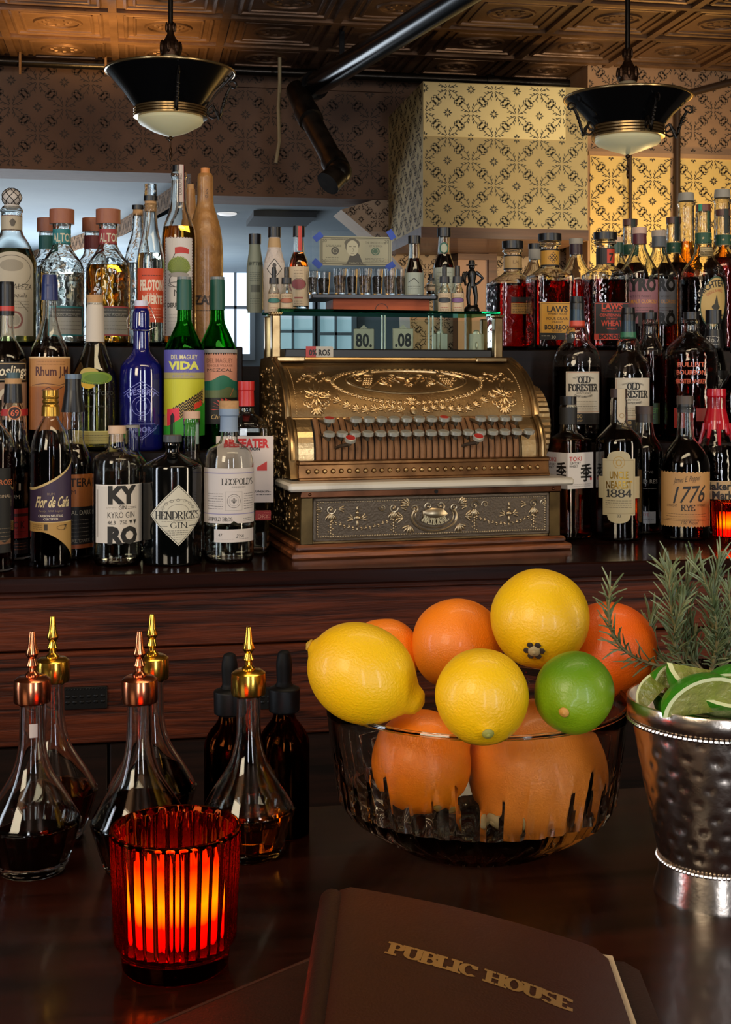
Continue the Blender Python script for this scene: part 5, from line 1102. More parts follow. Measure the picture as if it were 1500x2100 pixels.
# ---- right, second tier
YV = 2.556
def forester(px, y0, ring, l2, lab, vo):
    D = Draw(); c = 14 if px < 1200 else 10; e = vo
    D.rect(c - 37, c + 40, 762 + e, 846 + e, ink('#bdb5a4'), 0); D.frame(c - 35, c + 38, 764 + e, 844 + e, .8, ink('#a8704c'), 1); D.serif('OLD', c + 1, 785 + e, 12, blk, width=26, thick=.24, thin=.14); D.serif('FORESTER', c + 1, 801 + e, 13, blk, width=64, thick=.24, thin=.14); D.text('KENTUCKY', c, 808 + e, 4, blk); D.text('STRAIGHT ' + l2 + ' WHISKY', c, 815 + e, 4, blk, width=40, bold=.02, arc=-60); D.text('THE FIRST BOTTLED BOURBON', c, 774 + e, 3.6, blk, width=44, arc=60); D.lines(c - 30, c + 32, 822 + e, 4, 5, ink('#6b6458'))
    D.rect(c - 37, c + 40, 846 + e, 868 + e, blk, 0); D.text('100', c - 12, 856 + e, 8, ink('#b89a5c')); D.text('PROOF', c - 12, 863 + e, 4, ink('#b89a5c'))
    return bottle(lab, px, YV, Z2, [(y0 + 36, 13, 0), (y0 + 58, 15, 4), (y0 + 74, 24, 10), (y0 + 90, 24, 10), (y0 + 112, 44, 18), (y0 + 135, 50, 10)], y0 + 144, lq_dark, gm=textured, caps=[('screw_cap', black_cap, [(y0, 13, 2), (y0 + 12, 14), (y0 + 14, 15), (y0 + 27, 15)]), ('foil', mat('foil_slate', '#2c3a44', .3, .5), [(y0 + 27, 14.5), (y0 + 51, 15.5)]), ('foil_ring', ring, [(y0 + 50, 16), (y0 + 64, 16.5)])], items=[('label', 50, D)])
forester(1184, 608, mat('ring_orange', '#c2452c', .4), 'BOURBON', 'whiskey bottle with orange-red ringed black neck and white label above the blue-black cap', 0)
forester(1289, 631, mat('ring_green', '#2f6a4c', .4), 'RYE', 'whiskey bottle with green ringed black neck and white label', 13)
D = Draw(); D.rect(-18, 22, 826, 868, ink('#23381a'), 0); D.text('BULLEIT', 2, 846, 9, ink('#4a7a2c'), width=32, bold=.03); D.text('RYE', 2, 858, 8, ink('#4a7a2c'))
bottle('ruby whiskey bottle with black stopper and a small green label behind the green-ringed one', 1333, YV + .066, Z2, [(655, 14, 0), (662, 17, 2), (668, 14, 3), (690, 15, 10), (715, 28, 14), (728, 29, 3)], 728, lq_ruby, gm=textured, caps=[('stopper', black_cap, [(641, 15, 2), (655, 15)])], items=[('label', 29, D)])
D = Draw()
for s, v, w in (("BULLEIT", 752, 56), ("BOURBON", 768, 60), ("FRONTIER WHISKEY", 786, 62)): D.text(s, 0, v, 9, ink('#c0583a', .2), width=w, bold=.02)
D.rect(-36, -14, 836, 876, ink('#8c241c'), 0); D.rect(10, 40, 836, 862, ink('#7c1c18'), 0)
bottle('round-shouldered ruby whiskey bottle with black stopper and raised lettering', 1418, YV, Z2, [(654, 15, 0), (660, 18, 2), (666, 16, 3), (684, 16, 10), (712, 50, 22), (735, 54, 8)], 722, lq_ruby, gm=textured, caps=[('stopper', black_cap, [(640, 16, 2), (655, 16)])], items=[('lettering', 54, D)])
D = Draw(); D.text('No.7', -2, 702, 10, ink('#b8b4ac')); D.lines(-14, 10, 690, 1, 4, ink('#b8b4ac')); D.lines(-14, 10, 706, 1, 4, ink('#b8b4ac'))
E = Draw(); E.rect(-46, 46, 760, 800, blk, 0); E.ring(-8, 782, 22, 22, 1.4, ink('#b8b4ac')); E.text("DANIEL'S", -4, 790, 12, ink('#c8c4bc'), width=46, bold=.03)
bottle('black-capped whiskey bottle with black and white label, behind the round-shouldered one', 1464, YV + .068, Z2, [(660, 14, 0), (715, 19, 10), (750, 28, 16)], 720, lq_dark, caps=[('screw_cap', black_cap, [(636, 16, 2), (664, 16)]), ('neck_label_wrap', black_cap, [(676, 16.5), (714, 21)])], items=[('neck_lettering', 20, D), ('label', 28.4, E)])
bottle('dark whiskey bottle at the picture edge on the middle step', 1514, YV, Z2, [(720, 13, 0), (760, 15, 10), (800, 40, 16)], 770, lq_dark, caps=[('screw_cap', black_cap, [(700, 15), (724, 15)])])

# ---- right, front row
YX = 2.372
D = Draw()
D.rect(-37, 34, 926, 999, ink('#cbc5c0'), 0); D.text('TOKI', -15, 943, 9, ink('#b03030'), width=34, bold=.01); D.text('SUNTORY', -16, 950, 5, blk, width=30); D.text('WHISKY', -20, 956, 5, blk, width=24); D.text('季', 14, 982, 27, blk, width=32, bold=.02); D.lines(-24, 26, 990, 2, 4, ink('#8a8480'), .8); D.rect(25, 30, 978, 983, ink('#b03030'), 1)
import copy
D2 = Draw(); D2.rect(-34, 37, 926, 999, ink('#cbc5c0'), 0); D2.text('TOKI', -12, 945, 9, ink('#b03030'), width=34); D2.text('SUNTORY', -12, 953, 5, blk, width=32); D2.text('WHISKY', -14, 959, 5, blk, width=26); D2.text('季', 20, 978, 27, blk, width=30, bold=.02)
bottle('square whisky bottle with white two-sided label bearing a brushed character, beside the register', 1166, YX + .03, ZC, [(828, 16, 0), (834, 18, 2), (868, 17, 2), (886, 18, 6), (898, 37, 8), (908, 37, 2)], 900, lq_amber, sq=898.5, rot=43, caps=[('stopper', black_cap, [(813, 17, 2), (830, 17)]), ('neck_wrap', mat('neck_black', '#17181a', .55), [(835, 18.5), (870, 18)])], items=[('label', 37, D2, 'flat', -90), ('label', 37, D, 'flat', 0)])
D = Draw(); ul = ink('#a69a78')
D.band(-24, 24, lambda u: 935 - 13 * math.sqrt(max(0, 1 - (u / 24) ** 2)), lambda u: 1055 + 13 * math.sqrt(max(0, 1 - (u / 24) ** 2)), ul, 0, 16); D.rect(-35, 35, 938, 1052, ul, 0); D.rect(-48, 48, 974, 1018, ul, 0)
D.frame(-32, 32, 941, 1049, .7, ink('#7c7050'), 1); D.ring(0, 945, 12, 12, 1.2, ink('#9c7c34')); D.ring(0, 946, 6, 7, 2, ink('#9c7c34')); gd = ink('#9c7a2e', .3, 1)
D.text('UNCLE', 0, 978, 15, gd, width=38, bold=.02); D.text('NEAREST', 0, 998, 15, gd, width=54, bold=.02); D.serif('1884', 0, 1015, 15, blk, width=54, thick=.26, thin=.1); D.lines(-28, 28, 1022, 4, 4.5, ink('#5a5240')); D.text('33', 0, 1056, 6, blk)
E = Draw(); E.rect(-3, 14, 797, 858, ink('#b3a58c'), 0); E.ell(6, 858, 8, 8, ink('#b3a58c'), 0.5); E.ring(6, 852, 5, 5, 1, ink('#8a6c3a'), 1)
bottle('whiskey bottle with a cream cross-shaped arched label and paper strip over its neck', 1270, YX, ZC, [(815, 15, 0), (822, 17, 2), (870, 18, 5), (880, 28, 10), (900, 48, 14), (915, 49, 4)], 882, lq_dark, caps=[('stopper', mat('cap_umber', '#3c2c26', .5), [(797, 17, 2), (815, 17)])], items=[('label', 49, D), ('paper_strip', 18.4, E)])
D = Draw(); D.text('Reserve', 0, 968, 8, ink('#4a4644')); D.text('FORD RES', 2, 988, 8, ink('#8a8480'), width=52); D.lines(-26, 26, 998, 1, 4, ink('#6a6460')); D.rect(-20, 24, 1045, 1069, ink('#8d8f95'), 0); D.text('RYE', 2, 1054, 6, ink('#8c3a34')); D.lines(-16, 20, 1060, 1, 4, ink('#4a4a50'))
bottle('dark whiskey bottle with brown cap and small grey label, behind the parchment-labelled one', 1322, YX + .085, ZC, [(848, 16, 0), (870, 18, 6), (895, 22, 8), (918, 40, 14)], 900, lq_dark, gm=clear, caps=[('stopper', mat('cap_umber', '#3c2c26', .5), [(833, 18, 2), (849, 18)]), ('neck_band', mat('band_dark', '#2a201c', .4), [(849, 17), (866, 18)])], items=[('label', 40, D)])
D = Draw(); par = ink('#b0844e'); D.band(-66, 66, lambda u: 965 + 1.2 * math.sin(u * .7), lambda u: 1075 + 1.5 * math.sin(u * .9), par, 0, 60)
D.text('James E. Pepper', 4, 984, 11, blk, width=54, sh=.35, rot=-.12); D.text('1776', 4, 1026, 33, blk, width=72, sh=.32, bold=.01, rot=-.05); D.serif('RYE', 6, 1042, 11, blk, width=28, thick=.22, thin=.1); D.text('STRAIGHT', -28, 1035, 5, ink('#4a3420'), width=24); D.text('WHISKEY', 34, 1034, 5, ink('#4a3420'), width=20); D.lines(-42, 48, 1049, 3, 5, ink('#6a4c2c'), .9); D.text('100 Proof', 8, 1070, 7, blk, sh=.3, width=36); D.rect(-60, 60, 1062, 1063, ink('#6a4c2c'), 1)
bottle('near-black whiskey bottle with a torn-edged parchment label and slanted numerals', 1406, YX - .01, ZC, [(830, 15, 0), (838, 18, 2), (842, 15, 2), (898, 18, 8), (925, 40, 16), (948, 50, 12)], 905, lq_dark, caps=[('stopper', mat('cap_taupe', '#4c4038', .5), [(812, 17, 2), (829, 17)]), ('neck_band', black_cap, [(829, 16), (846, 17)])], items=[('label', 50, D)])
D = Draw(); D.rect(-60, 60, 983, 1020, ink('#b3986c'), 0); D.text("Maker's", 8, 1001, 15, blk, width=70, bold=.04); D.text('Mark', 14, 1019, 15, blk, width=46, bold=.04); D.ring(-24, 1010, 8, 8, 1, blk)
t_ = bottle('whiskey bottle with dripping bright red wax over cap and neck', 1470, YX + .06, ZC, [(800, 18, 2), (840, 19, 3), (885, 24, 8), (925, 42, 14), (975, 42, 2)], 915, lq_dark, gm=textured, caps=[('wax_cap', mat('red_wax', '#b01020', .22, coat=.4), [(797, 19, 3), (812, 20, 1), (815, 18, 1), (838, 19, 1), (862, 25, 1), (880, 27, 1)])], items=[('label', 42, D)])
s_ = sc_(1470, YX + .06); hz_ = lambda py: HC - (py - 770) * s_ - ZC; B = MB()
for k in range(9): a = k * 2 * PI / 9; y1 = (915, 893, 905, 920, 888, 910, 898, 912, 890)[k]; B.tube([(25 * s_ * math.cos(a), 25 * s_ * math.sin(a), hz_(868)), (28 * s_ * math.cos(a), 28 * s_ * math.sin(a), hz_(885)), ((31 + (y1 - 888) * .22) * s_ * math.cos(a), (31 + (y1 - 888) * .22) * s_ * math.sin(a), hz_(y1))], [4.5 * s_, 4.5 * s_, 3 * s_], 8)
B.build('wax_drip', _M['red_wax'], t_)

# ================================================================ THINGS ON THE REGISTER'S GLASS SHELF
ZT = RG0.z + TZ2
def regp(px, Y=2.50): return px
def small(label, px, Y, y0, prof, z0=None, name='bitters_bottle', **k): return bottle(label, px, Y, ZT if z0 is None else z0, prof, cat='bottle', name=name, seg=28, t=1.6, fb=4, **k)
D = Draw(); D.rect(-18, 18, 548, 642, ink('#6d7262'), 0); D.lines(-11, 11, 560, 5, 4, ink('#3c4038'), .8); D.rect(-9, 12, 585, 600, ink('#44483e'), 1); D.lines(-10, 11, 608, 5, 5, ink('#3c4038'), .8); D.text('BITTERS', 3, 545, 7, ink('#2c3028'), sh=.3)
tag_ = small('bitters bottle with grey-green back label and black cap, nearest the clay bottle', 523, 2.535, 0, [(500, 11, 2), (512, 12, 4), (550, 17, 10)], None, gm=mat('sage_wrap', '#6a7060', .5), solid=True, caps=[('screw_cap', black_cap, [(480, 12.5, 2), (501, 12.5)])], items=[('label', 17.2, D)])
D = Draw(); D.rect(-24, 24, 540, 642, ink('#bdb3aa'), 0); D.poly([(0, 532), (17, 553), (0, 574), (-17, 553)], ink('#2a2625'), 1); D.poly([(0, 534.5), (15, 553), (0, 571.5), (-15, 553)], ink('#bdb3aa'), 2); D.ell(0, 546, 4, 5, ink('#3a3533'), 3); D.ell(0, 560, 6, 5, ink('#5a5350'), 3); D.text('B', 0, 564, 8, ink('#bdb3aa'), L=4)
small('bitters bottle wrapped in creased white paper with a black diamond emblem', 563, 2.50, 0, [(487, 11, 2), (512, 14, 6), (545, 23, 12)], None, gm=mat('white_paper_wrap', '#b8aca4', .7, bump=(60, .8)), solid=True, caps=[('screw_cap', black_cap, [(466, 13, 2), (487, 13)]), ('neck_label', mat('neck_gold_paper', '#a5875f', .6), [(488, 11.5), (508, 14)])], items=[('label', 23.4, D)])
def scrap(v0, v1, bandm, body='#b5a184', neck=True):
    D = Draw(); D.rect(-30, 30, v0, v1, ink(body), 0); c = (v0 + v1) / 2 - 4; h = (v1 - v0)
    D.ell(0, c, 15, h * .13, bandm, 1); D.ring(0, c, 16, h * .15, 1, ink('#4a3a2c'), 2); D.lines(-10, 10, v0 + h * .1, 3, h * .07, ink('#6b5a44'), .8); D.rect(-9, 9, v1 - h * .22, v1 - h * .18, ink('#8c4038'), 1); D.lines(-10, 10, v1 - h * .12, 2, h * .06, ink('#6b5a44'), .8)
    return D
E = Draw(); E.rect(-1, 7, 465, 515, ink('#b0352c'), 0)
small('amber bitters bottle with a red strip over its neck and a cream label', 613, 2.50, 0, [(485, 10, 2), (520, 12, 6), (540, 21, 10)], None, liq=518, lm=lq_amber, caps=[('screw_cap', black_cap, [(464, 12, 2), (486, 12)])], items=[('label', 21, scrap(548, 628, ink('#7c3a3c'))), ('tax_strip', 12.6, E)])
def dropper(px, Y, y0, y1, hw, lab, bandm, z0=None, lm=lq_amber, big=False):
    h = (y1 - y0); return small(lab, px, Y, 0, [(y0 + h * .36, hw * .62, 1), (y0 + h * .41, hw * .62, 3), (y0 + h * .53, hw, 5)], z0, liq=y0 + h * .55, lm=lm, name='dropper_bottle', caps=[('rubber_bulb', black_cap, [(y0, hw * .36, 4), (y0 + h * .07, hw * .40, 3), (y0 + h * .22, hw * .38), (y0 + h * .23, hw * .5)]), ('ribbed_collar', mat('collar_dark', '#26262a', .4), [(y0 + h * .22, hw * .78, 2), (y0 + h * .35, hw * .82, 1)])], items=[('label', hw, scrap(y0 + h * .56, y0 + h * .93, bandm))])
dropper(562, 2.445, 548, 646, 12, 'small dropper bottle with teal-marked cream label, in front of the paper-wrapped bottle', ink('#2c6a62'))
dropper(588, 2.445, 548, 646, 13, 'small dropper bottle with russet-marked label, in front of the red-strip bottle', ink('#9c5c40'))
dropper(912, 2.452, 545, 646, 13, 'small dropper bottle with black-marked cream label near the figurine', ink('#2c3038'), lm=lq_dark)
dropper(939, 2.456, 545, 646, 13, 'small dropper bottle with violet-marked cream label beside the figurine', ink('#6b4a7c'), lm=lq_dark)
# cigar box and the shelf over it
q = at(685, 0, 2.47); q2 = at(884, 0, 2.47); BZ0 = ZT; yb_ = lambda py, Y=2.47, px=780: HC - (py - 770) * sc_(px, Y)
box_m = wood('box_wood', '#a8502c', '#8a3e20', (6, 40, 60), .75, .1, 0)
t_ = thing('wooden_box', 'reddish flat wooden box with a thumb notch under the shot glass shelf', 'box', ((q.x + q2.x) / 2, 2.53, BZ0)); w2 = (q2.x - q.x) / 2; hb = yb_(613) - BZ0
B = MB(); B.bbox(-w2, w2, -.05, .05, 0, hb, .001); B.build('box_body', box_m, t_)
B = MB(); B.bbox(-w2 - .0005, w2 + .0005, -.0505, -.049, hb - .006, hb - .0045, .0003); D = Draw(); D.ring(0, 0, 14, 14, 1.2, blk, n=28)
D.P = [p for p in D.P if sum(a[1] for a in p[0]) < 1]; D2, ms = D.mb(lambda u, v, L: Vector((u * .00095 + .0, -.0506, .001 - v * .00095))); o_ = D2.build('thumb_notch', ms, t_, smooth=False)
q3 = at(664, 0, 2.50)
SH0 = BZ0 + hb; xa, xb = at(640, 0, 2.47).x, at(897, 0, 2.47).x
B = MB(); B.bbox(xa, xb, 2.462, 2.60, SH0, SH0 + .008, .001); tag(B.build('display_shelf', mat('shelf_black', '#17110e', .3)), 'thin black shelf board holding the row of shot glasses above the wooden box', 'shelf')
SH = SH0 + .008
# filled shot glasses
shot_g = glass('shot_glass', (.96, .97, .97), 1.45); nuts = [mat('shot_fill_%d' % i, c, .6, bump=(160, 1.0, 'n', .006), var=(130, c2, .35, .6)) for i, (c, c2) in enumerate((('#1c1612', '#3a2c20'), ('#7c5c34', '#3c2a18'), ('#2c2118', '#6b5236')))]
first = None
lbls = ('beside the red-strip bitters bottle, low filled', 'second along the row, dark filled', 'with tan bark-like filling', 'filled dark, next to the tan-filled one', 'with curled brown filling under the banknote', 'dark filled, in the middle of the row', 'with light brown filling near the lower tape', 'at the row end beside the amber black-capped bottle')
for i, (px, y0, hw, f) in enumerate(((641, 556, 11, 0), (664, 558, 14, 0), (697, 551, 14, 1), (722, 552, 12, 0), (749, 551, 14, 1), (774, 552, 12, 0), (800, 551, 13, 2), (822, 552, 11, 2))):
    Y = 2.482 + (.022 if i in (1, 3, 5, 7) else 0); s = sc_(px, Y); o0 = at(px, 0, Y); h = HC - (y0 - 770) * s - SH
    t_ = thing('shot_glass', 'small shot glass ' + lbls[i], 'glass', (o0.x, Y, SH), 0, 'shot glasses on the black shelf'); r = hw * s
    MB().lathe([(r * .8, 0), (r, h), (r - .0012, h), (r * .8 - .0012, .004)], 24).build('glass_body', shot_g, t_)
    MB().lathe([(r * .8 - .0018, .0045), (r * .95 - .0014, h * .68), (r * .6, h * .74)], 20).build('filling', nuts[f], t_)
# banknote taped to a clear pane standing on the shelf
YN = 2.565; s = sc_(730, YN); o0 = at(730, 0, YN); pz = lambda py: HC - (py - 770) * s
bill = ink('#8f8c74'); bd = ink('#4c4a3c'); 
t_ = thing('banknote', 'twenty dollar banknote displayed upright, held at its corners by blue tape', 'banknote', (o0.x, YN, pz(515)))
D = Draw(); D.rect(-75, 75, -30, 30, bill, 0); D.frame(-73, 73, -28, 28, 2.5, ink('#5c5a48'), 1); D.frame(-69, 69, -24, 23, .7, bd, 2)
D.band(-28, 22, lambda u: 28 - 25 * math.exp(-((u + 2) / 14) ** 4), lambda u: 29, ink('#3a382f'), 3, 20); D.ell(-7, -6, 12.5, 16, ink('#a29f88'), 4); D.ell(-10, -18, 14, 8, ink('#4f4d40'), 3.5, rot=-.2); D.ell(-17, -10, 5, 10, ink('#4f4d40'), 3.6); D.ell(4, -14, 4, 8, ink('#4f4d40'), 3.6)
for u in (-11, -2): D.line([(u - 3, -9), (u + 2, -9)], 1.4, bd, 5, 1.2)
D.line([(-6, -6), (-4, 0), (-7, 1)], .8, bd, 5); D.line([(-10, 5), (-4, 5)], 1, bd, 5)
D.ring(-43, 0, 8, 8, 3, ink('#3f3d34'), 3); D.ell(-43, 0, 4, 4, bd, 3); D.ell(41, 0, 9, 8, ink('#3f5a44'), 3); D.ring(41, 0, 6, 6, 1, bill, 4); D.text('20', -65, -17, 7, bd, L=3); D.text('20', 64, -17, 7, bd, L=3); D.text('20', -66, 25, 7, bd, L=3); D.text('20', 64, 22, 6, ink('#8a8060'), L=3)
D.text('FEDERAL RESERVE NOTE', -34, -22, 3.6, bd, width=36, L=3); D.text('THE UNITED STATES', 42, -15, 5, bd, width=44, L=3); D.text('OF AMERICA', 42, -9, 4, bd, width=28, L=3); D.lines(-62, -30, -12, 2, 3, bd, .8, 3); D.lines(-62, -36, 14, 3, 3, bd, .8, 3); D.lines(20, 60, 14, 3, 3, bd, .8, 3); D.text('TWENTY DOLLARS', 8, 27, 4, bill, width=44, L=5)
B, ms = D.mb(lambda u, v, L: Vector((u * s, -.0002 - .0001 * L, -v * s)), 20); B.box(-75 * s, 75 * s, 0, .0002, -30 * s, 30 * s, 0); B.build('printed_note', ms, t_, smooth=False)
tape = mat('blue_tape', '#1b3f9c', .55)
for u, v, a in ((-78, -28, 40), (74, -35, -58), (-80, 27, -40), (72, 30, 35)):
    M = Matrix.Translation((u * s, -.0011, -v * s)) @ Matrix.Rotation(R_(-a), 4, 'Y'); B = MB(); B.bbox(-10 * s, 10 * s, -.0002, .0002, -6.5 * s, 6.5 * s, .0001, M=M); B.build('blue_tape', tape, t_)
B = MB(); B.bbox(o0.x - 90 * s, o0.x + 84 * s, YN + .0007, YN + .0013, SH, pz(474), .0001); tag(B.build('clear_pane', thin_glass('clear_acrylic', (.98, .985, .98), .8, .35)), 'thin clear pane standing on the black shelf behind the shot glasses', 'pane')
D = Draw(); D.rect(-26, 26, 560, 605, ink('#8f978c'), 0); D.line([(-12, 580), (0, 572), (10, 582)], 1.4, blk); D.lines(-14, 14, 588, 2, 5, ink('#4a5048'), .8)
small('amber bitters bottle with black cap and pale label standing beside the shot glasses', 850, 2.50, 0, [(500, 10, 2), (535, 12, 6), (558, 20, 10)], SH, liq=530, lm=lq_dark, caps=[('screw_cap', black_cap, [(484, 13, 2), (500, 13)])], items=[('label', 20, D)])
D = Draw(); D.rect(-30, 30, 550, 640, ink('#9aa39a'), 0); D.lines(-16, 16, 560, 9, 7, ink('#5a625a'), .8)
E = Draw(); E.ell(0, 510, 10, 12, ink('#1f5a48'), 0); E.ell(0, 510, 7, 9, ink('#9aa08a'), 1)
small('taller amber bottle with black cap and green oval neck emblem, behind the droppers', 911, 2.565, 0, [(486, 11, 2), (522, 13, 6), (546, 22, 10)], None, liq=522, lm=lq_dark, caps=[('screw_cap', black_cap, [(468, 14, 2), (486, 14)])], items=[('label', 22, D), ('neck_emblem', 12.5, E)])
dropper(884, 2.545, 562, 600, 9, 'tiny dropper bottle at the end of the black shelf', ink('#3c4a40'), z0=SH, lm=lq_dark)
# black cowboy figurine
fm = mat('cast_black', '#0e0d0d', .3, .4, coat=.2)
Y = 2.472; s = sc_(968, Y); o0 = at(968, 0, Y)
t_ = thing('cowboy_figurine', 'small black cast figurine of a man in a hat with a hand on his hip', 'figurine', (o0.x, Y, ZT))
Hh = HC - (533 - 770) * s - ZT; k = Hh / 108
B = MB(); B.lathe([(17, 0), (17, 3), (14, 9), (9, 12)], 18, M=Matrix.Scale(k, 4)); B.build('figurine_base', fm, t_)
B = MB(); V = lambda *p: Vector(p) * k
B.tube([V(-6, 0, 11), V(-8, 0, 30), V(-6, 0, 50), V(-3, 0, 58)], [v * k for v in (3.6, 4.4, 5.6, 6)], 10); B.tube([V(8, 0, 11), V(9, -1, 30), V(6, 0, 50), V(3, 0, 58)], [v * k for v in (3.6, 4.4, 5.6, 6)], 10)
B.ball(V(-7, -3, 12), (4 * k, 7 * k, 3 * k)); B.ball(V(9, -3, 12), (4 * k, 7 * k, 3 * k))
B.tube([V(0, 0, 52), V(0, 0, 62), V(0, -1, 74), V(0, 0, 83), V(0, 0, 88)], [v * k for v in (8, 7.5, 9.5, 9, 3.5)], 12)
B.tube([V(9, 0, 82), V(15, 0, 78), V(24, 0, 70), V(15, -2, 60), V(9, -2, 57)], [v * k for v in (4, 3.6, 3, 2.6, 2.4)], 9)
B.tube([V(-9, 0, 82), V(-14, 0, 76), V(-16, 0, 66), V(-14, -4, 54)], [v * k for v in (4, 3.6, 3, 2.6)], 9)
B.ball(V(0, -1, 93), (6.5 * k, 7 * k, 7.5 * k), 0, 12, 8); B.ball(V(0, -7.5, 92), (1.5 * k, 2 * k, 2 * k)); B.ball(V(-16, 2, 72), (5 * k, 3 * k, 12 * k)); B.build('figurine_body', fm, t_)
B = MB(); B.lathe([(.5, 108), (6, 107), (7, 99), (12, 97.5), (12, 96.5), (.5, 97)], 18, M=Matrix.Scale(k, 4)); B.build('hat', fm, t_)

# ================================================================ ON THE BAR
def bar_at(px, py): v = onz(px, py, ZB); return v, (HC - ZB) / (py - 770)
# ---- glass bitters dashers
gold_m = mat('gold_cap', '#e6b84c', .2, 1.0); copper_m = mat('copper_cap', '#e08a60', .2, 1.0)
def dasher(label, px, base, ycap0, liq, lm, m, yaw=0, tape_=False, hwb=98):
    o0, s = bar_at(px, base); t_ = thing('bitters_dasher', label, 'bottle', o0, R_(yaw)); z = lambda py: (base - py) * s
    # heights measured from the reference bottle: cap 1370..1415, neck to 1530, shoulder 1660, foot 1770
    H = (base - ycap0) * s; k = H / .150; Rb = .0365 * k
    P = [(.0105, .132, 0), (.0115, .1305, 1.5), (.0095, .128, 1.5), (.0100, .095, 20), (.0150, .075, 14), (.0300, .052, 12), (.0365, .040, 4), (.0365, .037, 3), (.0270, .006, 5), (.0255, .0, 2), (.0008, .0, 0)]
    def mk(P, t, zb): 
        q = [(max(a - t, .0006) * k, max(b, zb) * k, f * .0012) for a, b, f in P]; return fillet(q, 6)[::-1]
    out = mk(P, 0, 0); inn = mk(P, .0022, .009)
    fac = lambda pr: (lambda i, th: ((1 + (.035 * abs(math.sin(th * 7)) if .004 * k < pr[i][1] < .038 * k and pr[i][0] > .02 * k else 0)) * math.cos(th), (1 + (.035 * abs(math.sin(th * 7)) if .004 * k < pr[i][1] < .038 * k and pr[i][0] > .02 * k else 0)) * math.sin(th)))
    both = out + inn[::-1]; B = MB(); B.lathe(both, 112, shape=lambda i, th: fac(out)(i, th) if i < len(out) else (math.cos(th), math.sin(th))); B.build('glass_body', clear, t_)
    lp = cut(mk(P, .0024, .0093), liq * k); lp.append((.0006, lp[-1][1])); MB().lathe(lp, 48).build('liquid', lm, t_)
    C_ = [(.0005, .150), (.0105, .1495), (.0138, .147), (.0142, .143), (.0142, .131), (.0135, .1295), (.0120, .1295)]
    B = MB(); B.lathe([(a * k, b * k) for a, b in C_[::-1]], 40); B.build('metal_cap', m, t_)
    N_ = [(.0052, .1485), (.0055, .151), (.003, .1535), (.003, .156), (.0046, .158), (.0035, .161), (.0028, .163), (.0048, .166), (.0050, .1675), (.0034, .172), (.0026, .180), (.0020, .184), (.0008, .1845)]
    B = MB(); B.lathe([(a * k, b * k) for a, b in N_], 24); B.build('pouring_spout', m, t_)
    if tape_: D = Draw(); D.rect(-8, 8, 0, 28, ink('#b9aca4'), 0); Bx, ms = D.mb(lambda u, v, L: Vector(((.0101 * k + .0003) * math.sin(u * s / (.0101 * k)), -(.0101 * k + .0003) * math.cos(u * s / (.0101 * k)), .115 * k - v * s)), 3); Bx.build('tape_label', ms, t_, smooth=False)
    return t_
dk = glass('bitters_dark', (.12, .02, .01), 1.33)
dasher('glass dasher bottle of pale amber bitters with gold cap, behind the red candle', 510, 1752, 1372, .030, glass('bitters_gold', (.85, .55, .22), 1.33), gold_m)
dasher('glass dasher bottle with copper cap and a scrap of white tape on its neck', 66, 1783, 1385, .028, dk, copper_m, 10, True)
dasher('glass dasher bottle with copper cap, just behind the red candle', 286, 1783, 1385, .055, dk, copper_m, 20)
dasher('glass dasher bottle with gold cap, behind the tape-marked copper-capped one', 108, 1712, 1347, .038, lq_whiskey, gold_m, 5)
dasher('glass dasher bottle with gold cap, behind the copper-capped one at the candle', 312, 1706, 1342, .055, dk, gold_m, 15)
def bigdrop(px, base, y0, lab):
    o0, s = bar_at(px, base); t_ = thing('dropper_bottle', lab, 'bottle', o0); z = lambda py: max((base - py) * s, 0)
    pr = fillet([(.0008, 0, 0), (52 * s, 0, 6 * s), (52 * s, z(y0 + 175), 22 * s), (24 * s, z(y0 + 140), 10 * s), (21 * s, z(y0 + 126), 0)], 6)
    inn = fillet([(.0008, .004, 0), (49 * s, .004, 5 * s), (49 * s, z(y0 + 176), 22 * s), (21 * s, z(y0 + 142), 10 * s), (18 * s, z(y0 + 126), 0)], 6)
    MB().lathe(pr + inn[::-1], 44, cap0=False, cap1=False).build('glass_body', amber_g, t_)
    lp = cut(inn, z(y0 + 230)); lp = [(max(a - .0003, .0006), b + .0002) for a, b in lp]; lp.append((.0006, lp[-1][1])); MB().lathe(lp, 32).build('liquid', lq_dark, t_)
    B = MB(); B.lathe(fillet([(22 * s, z(y0 + 128), 0), (31 * s, z(y0 + 124), 2 * s), (32 * s, z(y0 + 78), 3 * s), (18 * s, z(y0 + 72), 0)], 3), 60, shape=lambda i, t: (math.cos(t) * (1 + .02 * (int(t * 60 / 2 / PI + .5) % 2)), math.sin(t) * (1 + .02 * (int(t * 60 / 2 / PI + .5) % 2)))); B.build('ribbed_collar', mat('collar_black', '#070708', .5, spec=.25), t_)
    B = MB(); B.lathe(fillet([(20 * s, z(y0 + 74), 0), (15 * s, z(y0 + 66), 4 * s), (17 * s, z(y0 + 25), 10 * s), (12 * s, z(y0 + 3), 8 * s), (.0006, z(y0), 0)], 6), 28); B.build('rubber_bulb', mat('rubber_black', '#060607', .6, spec=.2), t_)
    MB().tube([(0, 0, z(y0 + 120)), (0, 0, z(y0 + 300))], 3.2 * s, 8).build('pipette', clear, t_)
bigdrop(471, 1706, 1338, 'amber dropper bottle with black bulb, half hidden by the gold-capped dasher')
bigdrop(583, 1708, 1333, 'amber dropper bottle with black bulb, between the gold-capped dasher and the fruit bowl')
